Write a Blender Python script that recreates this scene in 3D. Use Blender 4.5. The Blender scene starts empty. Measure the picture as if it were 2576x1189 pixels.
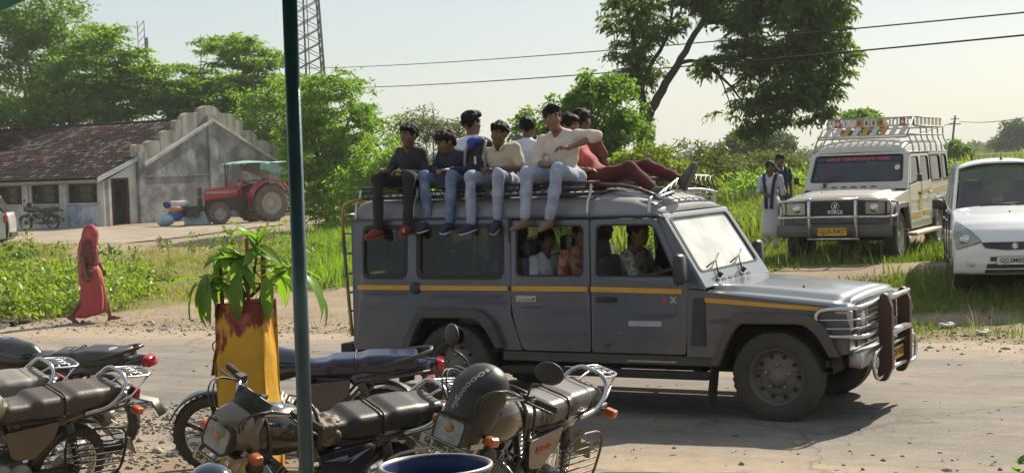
import bpy, bmesh, math, random
import numpy as np
from math import sin, cos, pi, radians, sqrt, atan2, hypot
from mathutils import Vector, Matrix, Euler
from mathutils.geometry import tessellate_polygon
from mathutils.bvhtree import BVHTree
random.seed(7)
rng = np.random.default_rng(7)
scene = bpy.context.scene
COL = scene.collection

# ------------------------------------------------------------------ camera, sky, sun, exposure
cam_d = bpy.data.cameras.new('camera')
cam_d.sensor_width = 36.0
cam_d.lens = 36.0 * 3860.0 / 2576.0
cam_d.clip_start = 0.1
cam_d.clip_end = 4000.0
cam = bpy.data.objects.new('camera', cam_d)
COL.objects.link(cam)
CAM = Vector((0, 0, 2.2))
PITCH, ROLL = radians(2.67), radians(2.0)
fwd = Vector((0, cos(PITCH), -sin(PITCH)))
up0 = Vector((0, sin(PITCH), cos(PITCH)))
rt0 = Vector((1, 0, 0))
rt = rt0 * cos(ROLL) - up0 * sin(ROLL)
up = up0 * cos(ROLL) + rt0 * sin(ROLL)
cam.matrix_world = Matrix(((rt.x, up.x, -fwd.x, CAM.x), (rt.y, up.y, -fwd.y, CAM.y), (rt.z, up.z, -fwd.z, CAM.z), (0, 0, 0, 1)))
scene.camera = cam

SUN_EL, SUN_AZ = radians(40), radians(37)          # azimuth measured from +Y towards +X
SUN_STRENGTH, SKY_STRENGTH, EXPOSURE = 4.8, 0.085, 0.6
world = bpy.data.worlds.new('World')
scene.world = world
world.use_nodes = True
wn = world.node_tree
wn.nodes.clear()
wo = wn.nodes.new('ShaderNodeOutputWorld')
wb = wn.nodes.new('ShaderNodeBackground')
sky = wn.nodes.new('ShaderNodeTexSky')
sky.sky_type = 'NISHITA'
sky.sun_disc = False
sky.sun_elevation = SUN_EL
sky.sun_rotation = SUN_AZ
sky.altitude = 50
sky.air_density = 1.0
sky.dust_density = 1.0
sky.ozone_density = 1.0
wb.inputs[1].default_value = SKY_STRENGTH
hs = wn.nodes.new('ShaderNodeHueSaturation')
hs.inputs['Saturation'].default_value = 0.8
wn.links.new(sky.outputs[0], hs.inputs['Color'])
veil = wn.nodes.new('ShaderNodeMixRGB')                # thin even overcast over the clear sky
veil.inputs['Fac'].default_value = 0.50
veil.inputs['Color2'].default_value = (4.55, 4.95, 5.0, 1)
wn.links.new(hs.outputs[0], veil.inputs['Color1'])
wn.links.new(veil.outputs[0], wb.inputs[0])
wn.links.new(wb.outputs[0], wo.inputs[0])

sun_d = bpy.data.lights.new('sun', 'SUN')
sun_d.energy = SUN_STRENGTH
sun_d.angle = radians(0.9)
sun_d.color = (1.0, 0.90, 0.74)
sun = bpy.data.objects.new('sun', sun_d)
COL.objects.link(sun)
sdir = Vector((sin(SUN_AZ) * cos(SUN_EL), cos(SUN_AZ) * cos(SUN_EL), sin(SUN_EL)))
sun.rotation_euler = (-sdir).to_track_quat('-Z', 'Y').to_euler()
sun.location = sdir * 100

scene.view_settings.view_transform = 'Standard'
scene.view_settings.look = 'None'
scene.view_settings.gamma = 1.0
scene.view_settings.use_curve_mapping = False
scene.view_settings.exposure = EXPOSURE
scene.render.engine = 'CYCLES'
scene.cycles.max_bounces = 7
scene.cycles.transparent_max_bounces = 12
scene.cycles.caustics_reflective = False
scene.cycles.caustics_refractive = False
scene.cycles.use_denoising = True

# ------------------------------------------------------------------ naming helpers
def tag(o, label=None, cat=None, group=None, kind=None):
    if label: o['label'] = label
    if cat: o['category'] = cat
    if group: o['group'] = group
    if kind: o['kind'] = kind
    return o

def thing(name, label, cat, loc=(0, 0, 0), rotz=0.0, group=None):
    o = bpy.data.objects.new(name, None)
    o.empty_display_size = 0.2
    COL.objects.link(o)
    o.location = loc
    o.rotation_euler = (0, 0, rotz)
    return tag(o, label, cat, group)

def obj(name, mesh, parent=None):
    o = bpy.data.objects.new(name, mesh)
    COL.objects.link(o)
    if parent is not None: o.parent = parent
    return o

def children(o):
    return [c for c in COL.objects if c.parent == o]

# ------------------------------------------------------------------ materials
MATS = {}
def nodes_of(m):
    return m.node_tree.nodes, m.node_tree.links

def mat(name, col, rough=0.6, metal=0.0, var=0.12, scale=6.0, bump=0.0, bscale=40.0, dust=0.0, dustcol=(0.36, 0.29, 0.21), coat=0.0, spec=0.5,
        col2=None, island=0.0, streak=False, emit=None, mud=None):
    """principled surface with noise variation, optional second colour in blotches, dust and fine relief"""
    if name in MATS: return MATS[name]
    m = bpy.data.materials.new(name)
    m.use_nodes = True
    N, L = nodes_of(m)
    b = N['Principled BSDF']
    b.inputs['Roughness'].default_value = rough
    b.inputs['Metallic'].default_value = metal
    b.inputs['Coat Weight'].default_value = coat
    b.inputs['Coat Roughness'].default_value = 0.08
    b.inputs['Specular IOR Level'].default_value = spec
    tc = N.new('ShaderNodeTexCoord')
    src = tc.outputs['Object']
    if streak:
        mp = N.new('ShaderNodeMapping'); mp.inputs['Scale'].default_value = (1, 1, 0.12)
        L.new(src, mp.inputs[0]); src = mp.outputs[0]
    n1 = N.new('ShaderNodeTexNoise'); n1.inputs['Scale'].default_value = scale; n1.inputs['Detail'].default_value = 6; n1.inputs['Roughness'].default_value = 0.65
    L.new(src, n1.inputs['Vector'])
    rmp = N.new('ShaderNodeValToRGB')
    c = col
    if col2 is None:
        lo = tuple(max(0, x * (1 - var)) for x in c); hi = tuple(min(1, x * (1 + var)) for x in c)
        rmp.color_ramp.elements[0].position = 0.3; rmp.color_ramp.elements[1].position = 0.7
    else:
        lo, hi = c, col2
        rmp.color_ramp.elements[0].position = 0.42; rmp.color_ramp.elements[1].position = 0.62
    rmp.color_ramp.elements[0].color = (*lo, 1); rmp.color_ramp.elements[1].color = (*hi, 1)
    L.new(n1.outputs['Fac'], rmp.inputs[0])
    out = rmp.outputs[0]
    if island:
        g = N.new('ShaderNodeNewGeometry'); hv = N.new('ShaderNodeHueSaturation')
        mr = N.new('ShaderNodeMapRange'); mr.inputs['To Min'].default_value = 1 - island; mr.inputs['To Max'].default_value = 1 + island
        L.new(g.outputs['Random Per Island'], mr.inputs[0]); L.new(mr.outputs[0], hv.inputs['Value']); L.new(out, hv.inputs['Color']); out = hv.outputs[0]
    if dust:
        n2 = N.new('ShaderNodeTexNoise'); n2.inputs['Scale'].default_value = 3.5; n2.inputs['Detail'].default_value = 8; n2.inputs['Roughness'].default_value = 0.7
        L.new(tc.outputs['Object'], n2.inputs['Vector'])
        mr2 = N.new('ShaderNodeMapRange'); mr2.inputs['From Min'].default_value = 0.3; mr2.inputs['From Max'].default_value = 0.75
        mr2.inputs['To Min'].default_value = dust * 0.3; mr2.inputs['To Max'].default_value = min(1, dust * 1.3)
        L.new(n2.outputs['Fac'], mr2.inputs[0])
        mx = N.new('ShaderNodeMixRGB'); mx.inputs['Color2'].default_value = (*dustcol, 1)
        L.new(mr2.outputs[0], mx.inputs['Fac']); L.new(out, mx.inputs['Color1']); out = mx.outputs[0]
        mr3 = N.new('ShaderNodeMapRange'); mr3.inputs['To Min'].default_value = rough; mr3.inputs['To Max'].default_value = 0.9
        L.new(mr2.outputs[0], mr3.inputs[0]); L.new(mr3.outputs[0], b.inputs['Roughness'])
    if mud:          # splashed earth, thicker low down: (from z, to z, amount)
        sp = N.new('ShaderNodeSeparateXYZ'); L.new(tc.outputs['Object'], sp.inputs[0])
        mz = N.new('ShaderNodeMapRange'); mz.inputs['From Min'].default_value = mud[1]; mz.inputs['From Max'].default_value = mud[0]; mz.inputs['To Max'].default_value = mud[2]; L.new(sp.outputs['Z'], mz.inputs[0])
        n5 = N.new('ShaderNodeTexNoise'); n5.inputs['Scale'].default_value = 5; n5.inputs['Detail'].default_value = 9; n5.inputs['Roughness'].default_value = 0.75; L.new(tc.outputs['Object'], n5.inputs['Vector'])
        m5 = N.new('ShaderNodeMapRange'); m5.inputs['From Min'].default_value = 0.38; m5.inputs['From Max'].default_value = 0.62; L.new(n5.outputs['Fac'], m5.inputs[0])
        mm = N.new('ShaderNodeMath'); mm.operation = 'MULTIPLY'; L.new(mz.outputs[0], mm.inputs[0]); L.new(m5.outputs[0], mm.inputs[1])
        mx5 = N.new('ShaderNodeMixRGB'); mx5.inputs['Color2'].default_value = (0.20, 0.155, 0.115, 1); L.new(mm.outputs[0], mx5.inputs['Fac']); L.new(out, mx5.inputs['Color1']); out = mx5.outputs[0]
    L.new(out, b.inputs['Base Color'])
    if bump:
        n3 = N.new('ShaderNodeTexNoise'); n3.inputs['Scale'].default_value = bscale; n3.inputs['Detail'].default_value = 5
        L.new(src, n3.inputs['Vector'])
        bp = N.new('ShaderNodeBump'); bp.inputs['Strength'].default_value = bump; bp.inputs['Distance'].default_value = 0.02
        L.new(n3.outputs['Fac'], bp.inputs['Height']); L.new(bp.outputs[0], b.inputs['Normal'])
    if emit:
        b.inputs['Emission Color'].default_value = (*emit[0], 1); b.inputs['Emission Strength'].default_value = emit[1]
    MATS[name] = m
    return m

def glass_mat(name, tint=(0.75, 0.82, 0.85), trans=0.6, rough=0.03, dust=0.12, dustcol=(0.5, 0.46, 0.4), ior=1.6):
    """thin vehicle pane: fresnel reflection over see-through tint, with a film of dust"""
    if name in MATS: return MATS[name]
    m = bpy.data.materials.new(name); m.use_nodes = True
    N, L = nodes_of(m); N.remove(N['Principled BSDF']); out = N['Material Output']
    tr = N.new('ShaderNodeBsdfTransparent'); tr.inputs[0].default_value = (*[t * trans for t in tint], 1)
    gl = N.new('ShaderNodeBsdfGlossy'); gl.inputs['Roughness'].default_value = rough; gl.inputs[0].default_value = (0.95, 0.97, 1, 1)
    df = N.new('ShaderNodeBsdfDiffuse'); df.inputs[0].default_value = (*dustcol, 1)
    fr = N.new('ShaderNodeFresnel'); fr.inputs[0].default_value = ior
    m1 = N.new('ShaderNodeMixShader'); L.new(fr.outputs[0], m1.inputs[0]); L.new(tr.outputs[0], m1.inputs[1]); L.new(gl.outputs[0], m1.inputs[2])
    tc = N.new('ShaderNodeTexCoord'); nz = N.new('ShaderNodeTexNoise'); nz.inputs['Scale'].default_value = 3; nz.inputs['Detail'].default_value = 6
    L.new(tc.outputs['Object'], nz.inputs['Vector'])
    mr = N.new('ShaderNodeMapRange'); mr.inputs['To Min'].default_value = dust * 0.3; mr.inputs['To Max'].default_value = dust * 1.6
    L.new(nz.outputs['Fac'], mr.inputs[0])
    m2 = N.new('ShaderNodeMixShader'); L.new(mr.outputs[0], m2.inputs[0]); L.new(m1.outputs[0], m2.inputs[1]); L.new(df.outputs[0], m2.inputs[2])
    L.new(m2.outputs[0], out.inputs[0])
    MATS[name] = m
    return m

def leaf_mat(name, c1, c2, trans=0.5, hue=0.03, tcol=None):
    """leaf: diffuse + translucent, colour varied leaf by leaf and in patches"""
    if name in MATS: return MATS[name]
    m = bpy.data.materials.new(name); m.use_nodes = True
    N, L = nodes_of(m); N.remove(N['Principled BSDF']); out = N['Material Output']
    g = N.new('ShaderNodeNewGeometry')
    rmp = N.new('ShaderNodeMixRGB'); rmp.inputs['Color1'].default_value = (*c1, 1); rmp.inputs['Color2'].default_value = (*c2, 1)
    tc = N.new('ShaderNodeTexCoord'); nz = N.new('ShaderNodeTexNoise'); nz.inputs['Scale'].default_value = 0.9; nz.inputs['Detail'].default_value = 3
    L.new(tc.outputs['Object'], nz.inputs['Vector'])
    ma = N.new('ShaderNodeMath'); ma.operation = 'MULTIPLY_ADD'; ma.inputs[1].default_value = 0.6
    ms = N.new('ShaderNodeMapRange'); ms.inputs['From Min'].default_value = 0.35; ms.inputs['From Max'].default_value = 0.7; ms.inputs['To Max'].default_value = 0.45
    L.new(nz.outputs['Fac'], ms.inputs[0]); L.new(g.outputs['Random Per Island'], ma.inputs[0]); L.new(ms.outputs[0], ma.inputs[2])
    L.new(ma.outputs[0], rmp.inputs['Fac'])
    d = N.new('ShaderNodeBsdfDiffuse'); t = N.new('ShaderNodeBsdfTranslucent')
    L.new(rmp.outputs[0], d.inputs[0])
    tm = N.new('ShaderNodeMixRGB'); tm.blend_type = 'MULTIPLY'; tm.inputs['Fac'].default_value = 1
    tm.inputs['Color2'].default_value = (*(tcol or (1.5, 1.7, 0.6)), 1)
    L.new(rmp.outputs[0], tm.inputs['Color1']); L.new(tm.outputs[0], t.inputs[0])
    mx = N.new('ShaderNodeMixShader'); mx.inputs[0].default_value = trans
    L.new(d.outputs[0], mx.inputs[1]); L.new(t.outputs[0], mx.inputs[2])
    gl = N.new('ShaderNodeBsdfGlossy'); gl.inputs['Roughness'].default_value = 0.42; gl.inputs[0].default_value = (0.8, 0.85, 0.8, 1)
    m3 = N.new('ShaderNodeMixShader'); m3.inputs[0].default_value = 0.035
    L.new(mx.outputs[0], m3.inputs[1]); L.new(gl.outputs[0], m3.inputs[2])
    L.new(m3.outputs[0], out.inputs[0])
    MATS[name] = m
    return m

# ------------------------------------------------------------------ mesh helpers
def np_mesh(name, verts, faces, material=None, smooth=False):
    """verts (n,3) array, faces (m,k) array of one polygon size"""
    verts = np.asarray(verts, np.float32); faces = np.asarray(faces, np.int32)
    me = bpy.data.meshes.new(name)
    k = faces.shape[1]
    me.vertices.add(len(verts)); me.vertices.foreach_set('co', verts.ravel())
    me.loops.add(faces.size); me.loops.foreach_set('vertex_index', faces.ravel())
    me.polygons.add(len(faces)); me.polygons.foreach_set('loop_start', np.arange(0, faces.size, k, dtype=np.int32))
    me.polygons.foreach_set('loop_total', np.full(len(faces), k, np.int32))
    if smooth: me.polygons.foreach_set('use_smooth', np.ones(len(faces), bool))
    me.update(calc_edges=True)
    if material: me.materials.append(material)
    return me

def frame_of(d):
    d = Vector(d).normalized()
    a = Vector((0, 0, 1)) if abs(d.z) < 0.92 else Vector((1, 0, 0))
    u = d.cross(a).normalized(); v = d.cross(u).normalized()
    return u, v

class MB:
    """collects simple solids into one mesh"""
    def __init__(s): s.v = []; s.f = []; s.sm = []
    def add(s, vs, fs, smooth=False):
        o = len(s.v); s.v += [tuple(v) for v in vs]
        for f in fs: s.f.append(tuple(i + o for i in f)); s.sm.append(smooth)
        return s
    def box(s, c, size, rot=None, taper=(1, 1)):
        cx, cy, cz = c; sx, sy, sz = [k / 2 for k in size]
        vs = []
        for dz in (-1, 1):
            tx, ty = (taper if dz > 0 else (1, 1))
            for dx, dy in ((-1, -1), (1, -1), (1, 1), (-1, 1)): vs.append(Vector((dx * sx * tx, dy * sy * ty, dz * sz)))
        if rot is not None:
            R = rot if isinstance(rot, Matrix) else Euler(rot).to_matrix()
            vs = [R @ v for v in vs]
        vs = [(v.x + cx, v.y + cy, v.z + cz) for v in vs]
        return s.add(vs, [(3, 2, 1, 0), (4, 5, 6, 7), (0, 1, 5, 4), (1, 2, 6, 5), (2, 3, 7, 6), (3, 0, 4, 7)])
    def hexa(s, vs):
        """8 corners: bottom 4 (ccw) then top 4"""
        return s.add(vs, [(3, 2, 1, 0), (4, 5, 6, 7), (0, 1, 5, 4), (1, 2, 6, 5), (2, 3, 7, 6), (3, 0, 4, 7)])
    def tube(s, pts, r, seg=8, closed=False, caps=True, smooth=True):
        pts = [Vector(p) for p in pts]; n = len(pts)
        rs = r if isinstance(r, (list, tuple)) else [r] * n
        rings = []; u = None
        for i, p in enumerate(pts):
            if closed: t = (pts[(i + 1) % n] - pts[i - 1])
            else: t = (pts[min(i + 1, n - 1)] - pts[max(i - 1, 0)])
            if t.length < 1e-9: t = Vector((0, 0, 1))
            t.normalize()
            if u is None: u, w = frame_of(t)
            else:
                u = u - t * u.dot(t)
                if u.length < 1e-6: u, w = frame_of(t)
                u.normalize(); w = t.cross(u).normalized()
            rings.append([p + (u * cos(2 * pi * k / seg) + t.cross(u) * sin(2 * pi * k / seg)) * rs[i] for k in range(seg)])
        vs = [v for rg in rings for v in rg]; fs = []
        m = n if closed else n - 1
        for i in range(m):
            a = i * seg; b = ((i + 1) % n) * seg
            for k in range(seg): fs.append((a + k, a + (k + 1) % seg, b + (k + 1) % seg, b + k))
        if caps and not closed:
            fs.append(tuple(range(seg - 1, -1, -1))); fs.append(tuple((n - 1) * seg + k for k in range(seg)))
        return s.add(vs, fs, smooth)
    def cyl(s, a, b, r, r2=None, seg=16, smooth=True):
        return s.tube([a, b], [r, r if r2 is None else r2], seg, smooth=smooth)
    def lathe(s, prof, c=(0, 0, 0), axis=(0, 0, 1), seg=24, smooth=True):
        """prof: list of (radius, height along axis)"""
        ax = Vector(axis).normalized(); u, v = frame_of(ax); c = Vector(c)
        n = len(prof); vs = []
        for r, h in prof:
            for k in range(seg):
                a = 2 * pi * k / seg; vs.append(c + ax * h + (u * cos(a) - v * sin(a)) * r)
        fs = []
        for i in range(n - 1):
            for k in range(seg): fs.append((i * seg + k, i * seg + (k + 1) % seg, (i + 1) * seg + (k + 1) % seg, (i + 1) * seg + k))
        return s.add(vs, fs, smooth)
    def ell(s, c, r, seg=14, rings=9, rot=None, smooth=True):
        c = Vector(c); vs = []; fs = []
        R = None if rot is None else (rot if isinstance(rot, Matrix) else Euler(rot).to_matrix())
        if not hasattr(r, '__len__'): r = (r, r, r)
        for i in range(rings + 1):
            th = pi * i / rings
            for k in range(seg):
                a = 2 * pi * k / seg
                p = Vector((r[0] * sin(th) * cos(a), r[1] * sin(th) * sin(a), r[2] * cos(th)))
                if R is not None: p = R @ p
                vs.append(c + p)
        for i in range(rings):
            for k in range(seg): fs.append((i * seg + k, (i + 1) * seg + k, (i + 1) * seg + (k + 1) % seg, i * seg + (k + 1) % seg))
        return s.add(vs, fs, smooth)
    def loft(s, secs, closed_sec=True, caps=True, smooth=True):
        n = len(secs[0]); vs = [p for sc in secs for p in sc]; fs = []
        m = n if closed_sec else n - 1
        for i in range(len(secs) - 1):
            for k in range(m): fs.append((i * n + k, i * n + (k + 1) % n, (i + 1) * n + (k + 1) % n, (i + 1) * n + k))
        if caps and closed_sec:
            fs.append(tuple(range(n - 1, -1, -1))); fs.append(tuple((len(secs) - 1) * n + k for k in range(n)))
        return s.add(vs, fs, smooth)
    def plate(s, outer, holes=(), t=0.02, fn=None, both=True):
        """flat sheet with holes in the (a,b) plane, thick t along c; fn maps (a,b,c) -> xyz"""
        loops = [list(outer)] + [list(h) for h in holes]
        poly = [[Vector((p[0], p[1], 0)) for p in lp] for lp in loops]
        tris = tessellate_polygon(poly)
        flat = [p for lp in loops for p in lp]; n = len(flat)
        fn = fn or (lambda a, b, c: (a, b, c))
        vs = [fn(p[0], p[1], t / 2) for p in flat] + [fn(p[0], p[1], -t / 2) for p in flat]
        fs = []
        for a, b, c in tris:
            pa, pb, pc = flat[a], flat[b], flat[c]
            cr = (pb[0] - pa[0]) * (pc[1] - pa[1]) - (pb[1] - pa[1]) * (pc[0] - pa[0])
            if cr < 0: b, c = c, b
            fs.append((a, b, c))
            if both: fs.append((a + n, c + n, b + n))
        o = 0
        for lp in loops:
            m = len(lp)
            for k in range(m): fs.append((o + k, o + (k + 1) % m, o + (k + 1) % m + n, o + k + n))
            o += m
        return s.add(vs, fs)
    def skin(s, poly, fn, lev=3, t=0.01):
        """polygon in (a,b) laid on a curved surface fn(a,b,c): finely split, lifted by t, with a rim"""
        P2 = [Vector((p[0], p[1], 0)) for p in poly]; T = [tuple(poly[i] for i in tr) for tr in tessellate_polygon([P2])]
        for _ in range(lev):
            N2 = []
            for a, b, c in T:
                ab = ((a[0] + b[0]) / 2, (a[1] + b[1]) / 2); bc = ((b[0] + c[0]) / 2, (b[1] + c[1]) / 2); ca = ((c[0] + a[0]) / 2, (c[1] + a[1]) / 2)
                N2 += [(a, ab, ca), (ab, b, bc), (ca, bc, c), (ab, bc, ca)]
            T = N2
        ids = {}; vs = []; fs = []
        def vid(p):
            k = (round(p[0], 6), round(p[1], 6))
            if k not in ids: ids[k] = len(vs); vs.append(fn(p[0], p[1], t))
            return ids[k]
        for a, b, c in T:
            if (b[0] - a[0]) * (c[1] - a[1]) - (b[1] - a[1]) * (c[0] - a[0]) < 0: b, c = c, b
            fs.append((vid(a), vid(b), vid(c)))
        m = len(poly); o = len(vs); q = 2 ** lev; ring = []
        for i in range(m):
            for k in range(q): ring.append((poly[i][0] + (poly[(i + 1) % m][0] - poly[i][0]) * k / q, poly[i][1] + (poly[(i + 1) % m][1] - poly[i][1]) * k / q))
        for p in ring: vs.append(fn(p[0], p[1], t)); vs.append(fn(p[0], p[1], -.012))
        L2 = len(ring)
        for k in range(L2): a = o + 2 * k; b = o + 2 * ((k + 1) % L2); fs.append((a, b, b + 1, a + 1))
        return s.add(vs, fs, True)
    def xform(s, M, start=0):
        s.v[start:] = [tuple(M @ Vector(v)) for v in s.v[start:]]
        return s
    def mesh(s, name, material=None):
        me = bpy.data.meshes.new(name)
        me.from_pydata(s.v, [], s.f)
        me.polygons.foreach_set('use_smooth', np.array(s.sm, bool))
        bm = bmesh.new(); bm.from_mesh(me); bmesh.ops.recalc_face_normals(bm, faces=bm.faces); bm.to_mesh(me); bm.free()
        me.update()
        if material: me.materials.append(material)
        return me
    def build(s, name, material, parent=None, bevel=0.0, seg=2):
        o = obj(name, s.mesh(name, material), parent)
        if bevel:
            md = o.modifiers.new('bevel', 'BEVEL'); md.width = bevel; md.segments = seg; md.limit_method = 'ANGLE'; md.angle_limit = radians(35)
            md.harden_normals = False
        return o

def rrect(x0, y0, x1, y1, r, n=4):
    pts = []
    for cx, cy, a0 in ((x1 - r, y1 - r, 0), (x0 + r, y1 - r, 90), (x0 + r, y0 + r, 180), (x1 - r, y0 + r, 270)):
        for k in range(n + 1):
            a = radians(a0 + 90 * k / n); pts.append((cx + r * cos(a), cy + r * sin(a)))
    return pts

def rpoly(pts, r=0.03, n=4):
    """polygon with rounded corners; r may be a list"""
    out = []; m = len(pts)
    rs = r if isinstance(r, (list, tuple)) else [r] * m
    for i in range(m):
        p = Vector((*pts[i], 0)); a = Vector((*pts[i - 1], 0)); b = Vector((*pts[(i + 1) % m], 0))
        da, db = (a - p), (b - p); ri = min(rs[i], da.length * 0.45, db.length * 0.45)
        if ri <= 1e-5: out.append(pts[i]); continue
        p0 = p + da.normalized() * ri; p1 = p + db.normalized() * ri
        for k in range(n + 1):
            t = k / n; q = p0 * (1 - t) ** 2 + p * 2 * t * (1 - t) + p1 * t * t; out.append((q.x, q.y))
    return out

def smooth_path(pts, sub=5, closed=False):
    """Catmull-Rom through the points"""
    P = [Vector(p) for p in pts]; n = len(P); out = []
    rngi = range(n) if closed else range(n - 1)
    for i in rngi:
        p1 = P[i]; p2 = P[(i + 1) % n]
        p0 = P[i - 1] if (closed or i > 0) else p1 * 2 - p2
        p3 = P[(i + 2) % n] if (closed or i + 2 < n) else p2 * 2 - p1
        for k in range(sub):
            t = k / sub
            out.append(0.5 * ((2 * p1) + (p2 - p0) * t + (2 * p0 - 5 * p1 + 4 * p2 - p3) * t * t + (3 * p1 - p0 - 3 * p2 + p3) * t ** 3))
    if not closed: out.append(P[-1])
    return out

def text_mesh(txt, size, material, name='lettering', extrude=0.002, bold=0.0, align='CENTER'):
    cu = bpy.data.curves.new(name, 'FONT'); cu.body = txt; cu.size = size; cu.align_x = align; cu.align_y = 'CENTER'
    cu.extrude = extrude; cu.offset = bold; cu.resolution_u = 2
    o = bpy.data.objects.new('tmp', cu)
    me = bpy.data.meshes.new_from_object(o)
    bpy.data.objects.remove(o); me.name = name
    me.materials.clear(); me.materials.append(material)
    return me

def place(o, origin, xdir, ydir, pre=None):
    """orient an object whose local XY is a flat face: xdir right, ydir up"""
    x = Vector(xdir).normalized(); y = Vector(ydir); y = (y - x * y.dot(x)).normalized(); z = x.cross(y)
    M = Matrix(((x.x, y.x, z.x, origin[0]), (x.y, y.y, z.y, origin[1]), (x.z, y.z, z.z, origin[2]), (0, 0, 0, 1)))
    o.matrix_local = (pre @ M) if pre is not None else M
    return o

# ------------------------------------------------------------------ signed-distance sculpting (smooth bodies, cloth, seats, tanks)
def cap(a, b, ra, rb=None, k=None): return ('cap', np.array(a, float), np.array(b, float), ra, ra if rb is None else rb, k)
def ell(c, r, R=None, k=None): return ('ell', np.array(c, float), np.array(r if hasattr(r, '__len__') else (r, r, r), float), None if R is None else np.array(R), k)

def rbox(c, h, r, k=None): return ('box', np.array(c, float), np.array(h, float), r, k)

def sdf_mesh(name, prims, vox=0.01, k=0.03, cuts=(), material=None, wob=0.0, wfreq=30.0, holes=()):
    lo = np.full(3, 1e9); hi = np.full(3, -1e9); boxes = []
    for p in prims:
        if p[0] == 'cap':
            r = max(p[3], p[4]); l = np.minimum(p[1], p[2]) - r; h = np.maximum(p[1], p[2]) + r
        elif p[0] == 'box': l = p[1] - p[2]; h = p[1] + p[2]
        else:
            r = max(p[2]) if p[3] is not None else p[2]; l = p[1] - r; h = p[1] + r
        boxes.append((l, h)); lo = np.minimum(lo, l); hi = np.maximum(hi, h)
    pad = 3 * vox + 0.4 * k
    lo -= pad; hi += pad
    n = np.ceil((hi - lo) / vox).astype(int) + 1
    Fd = np.full(n, 1.0, np.float32)
    ax = [lo[i] + vox * np.arange(n[i]) for i in range(3)]
    for p, (l, h) in zip(prims, boxes):
        kk = p[-1] if p[-1] is not None else k
        i0 = np.maximum(((l - lo - kk - 2 * vox) / vox).astype(int), 0); i1 = np.minimum(((h - lo + kk + 2 * vox) / vox).astype(int) + 2, n)
        X, Y, Z = np.meshgrid(*[ax[i][i0[i]:i1[i]] for i in range(3)], indexing='ij')
        if p[0] == 'cap':
            a, b = p[1], p[2]; d = b - a; L2 = max(d @ d, 1e-9)
            t = np.clip(((X - a[0]) * d[0] + (Y - a[1]) * d[1] + (Z - a[2]) * d[2]) / L2, 0, 1)
            q = np.sqrt((X - a[0] - t * d[0]) ** 2 + (Y - a[1] - t * d[1]) ** 2 + (Z - a[2] - t * d[2]) ** 2) - (p[3] + (p[4] - p[3]) * t)
        elif p[0] == 'box':
            c, hb, r = p[1], p[2] - p[3], p[3]
            qx, qy, qz = np.abs(X - c[0]) - hb[0], np.abs(Y - c[1]) - hb[1], np.abs(Z - c[2]) - hb[2]
            q = np.sqrt(np.maximum(qx, 0) ** 2 + np.maximum(qy, 0) ** 2 + np.maximum(qz, 0) ** 2) + np.minimum(np.maximum(np.maximum(qx, qy), qz), 0) - r
        else:
            c, r, R = p[1], p[2], p[3]
            dx, dy, dz = X - c[0], Y - c[1], Z - c[2]
            if R is not None:   # columns of R are the axes
                dx, dy, dz = (dx * R[0][0] + dy * R[1][0] + dz * R[2][0], dx * R[0][1] + dy * R[1][1] + dz * R[2][1], dx * R[0][2] + dy * R[1][2] + dz * R[2][2])
            k0 = np.sqrt((dx / r[0]) ** 2 + (dy / r[1]) ** 2 + (dz / r[2]) ** 2) + 1e-9
            k1 = np.sqrt((dx / r[0] ** 2) ** 2 + (dy / r[1] ** 2) ** 2 + (dz / r[2] ** 2) ** 2) + 1e-9
            q = np.where(k0 < 0.05, -min(r), k0 * (k0 - 1) / k1)
        S = Fd[i0[0]:i1[0], i0[1]:i1[1], i0[2]:i1[2]]
        if kk > 1e-6:
            hh = np.maximum(kk - np.abs(S - q), 0) / kk
            Fd[i0[0]:i1[0], i0[1]:i1[1], i0[2]:i1[2]] = np.minimum(S, q) - hh * hh * kk * 0.25
        else: Fd[i0[0]:i1[0], i0[1]:i1[1], i0[2]:i1[2]] = np.minimum(S, q)
    if wob or cuts or holes:
        X, Y, Z = np.meshgrid(*ax, indexing='ij')
        if wob:
            f = wfreq
            Fd += wob * (np.sin(f * X + 1.7 * np.sin(f * 0.6 * Z)) * np.sin(f * 0.8 * Z + 1.3 * np.sin(f * 0.5 * Y)) + 0.6 * np.sin(f * 1.7 * Y + 2 * np.sin(f * .7 * X + f * .4 * Z)))
        for nrm, d in cuts:      # keep the side where n.p <= d
            Fd = np.maximum(Fd, nrm[0] * X + nrm[1] * Y + nrm[2] * Z - d)
        for c, r in holes:
            q = (np.sqrt(((X - c[0]) / r[0]) ** 2 + ((Y - c[1]) / r[1]) ** 2 + ((Z - c[2]) / r[2]) ** 2) - 1) * min(r)
            Fd = np.maximum(Fd, -q)
    # surface nets
    s = Fd < 0
    c8 = [(i, j, l) for i in (0, 1) for j in (0, 1) for l in (0, 1)]
    nn = n - 1
    cnt = np.zeros(nn, np.int8)
    for i, j, l in c8: cnt += s[i:nn[0] + i, j:nn[1] + j, l:nn[2] + l]
    act = (cnt > 0) & (cnt < 8)
    idx = np.full(nn, -1, np.int64); ids = np.argwhere(act); idx[act] = np.arange(len(ids))
    acc = np.zeros((len(ids), 3)); w = np.zeros(len(ids))
    for a in range(8):
        for bb in range(a + 1, 8):
            A, B = np.array(c8[a]), np.array(c8[bb])
            if np.abs(A - B).sum() != 1: continue
            fa = Fd[ids[:, 0] + A[0], ids[:, 1] + A[1], ids[:, 2] + A[2]]; fb = Fd[ids[:, 0] + B[0], ids[:, 1] + B[1], ids[:, 2] + B[2]]
            cr = (fa < 0) != (fb < 0)
            t = np.where(cr, fa / np.where(cr, fa - fb, 1), 0)
            acc += cr[:, None] * (A + t[:, None] * (B - A)); w += cr
    V = lo + vox * (ids + acc / w[:, None])
    faces = []
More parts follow.
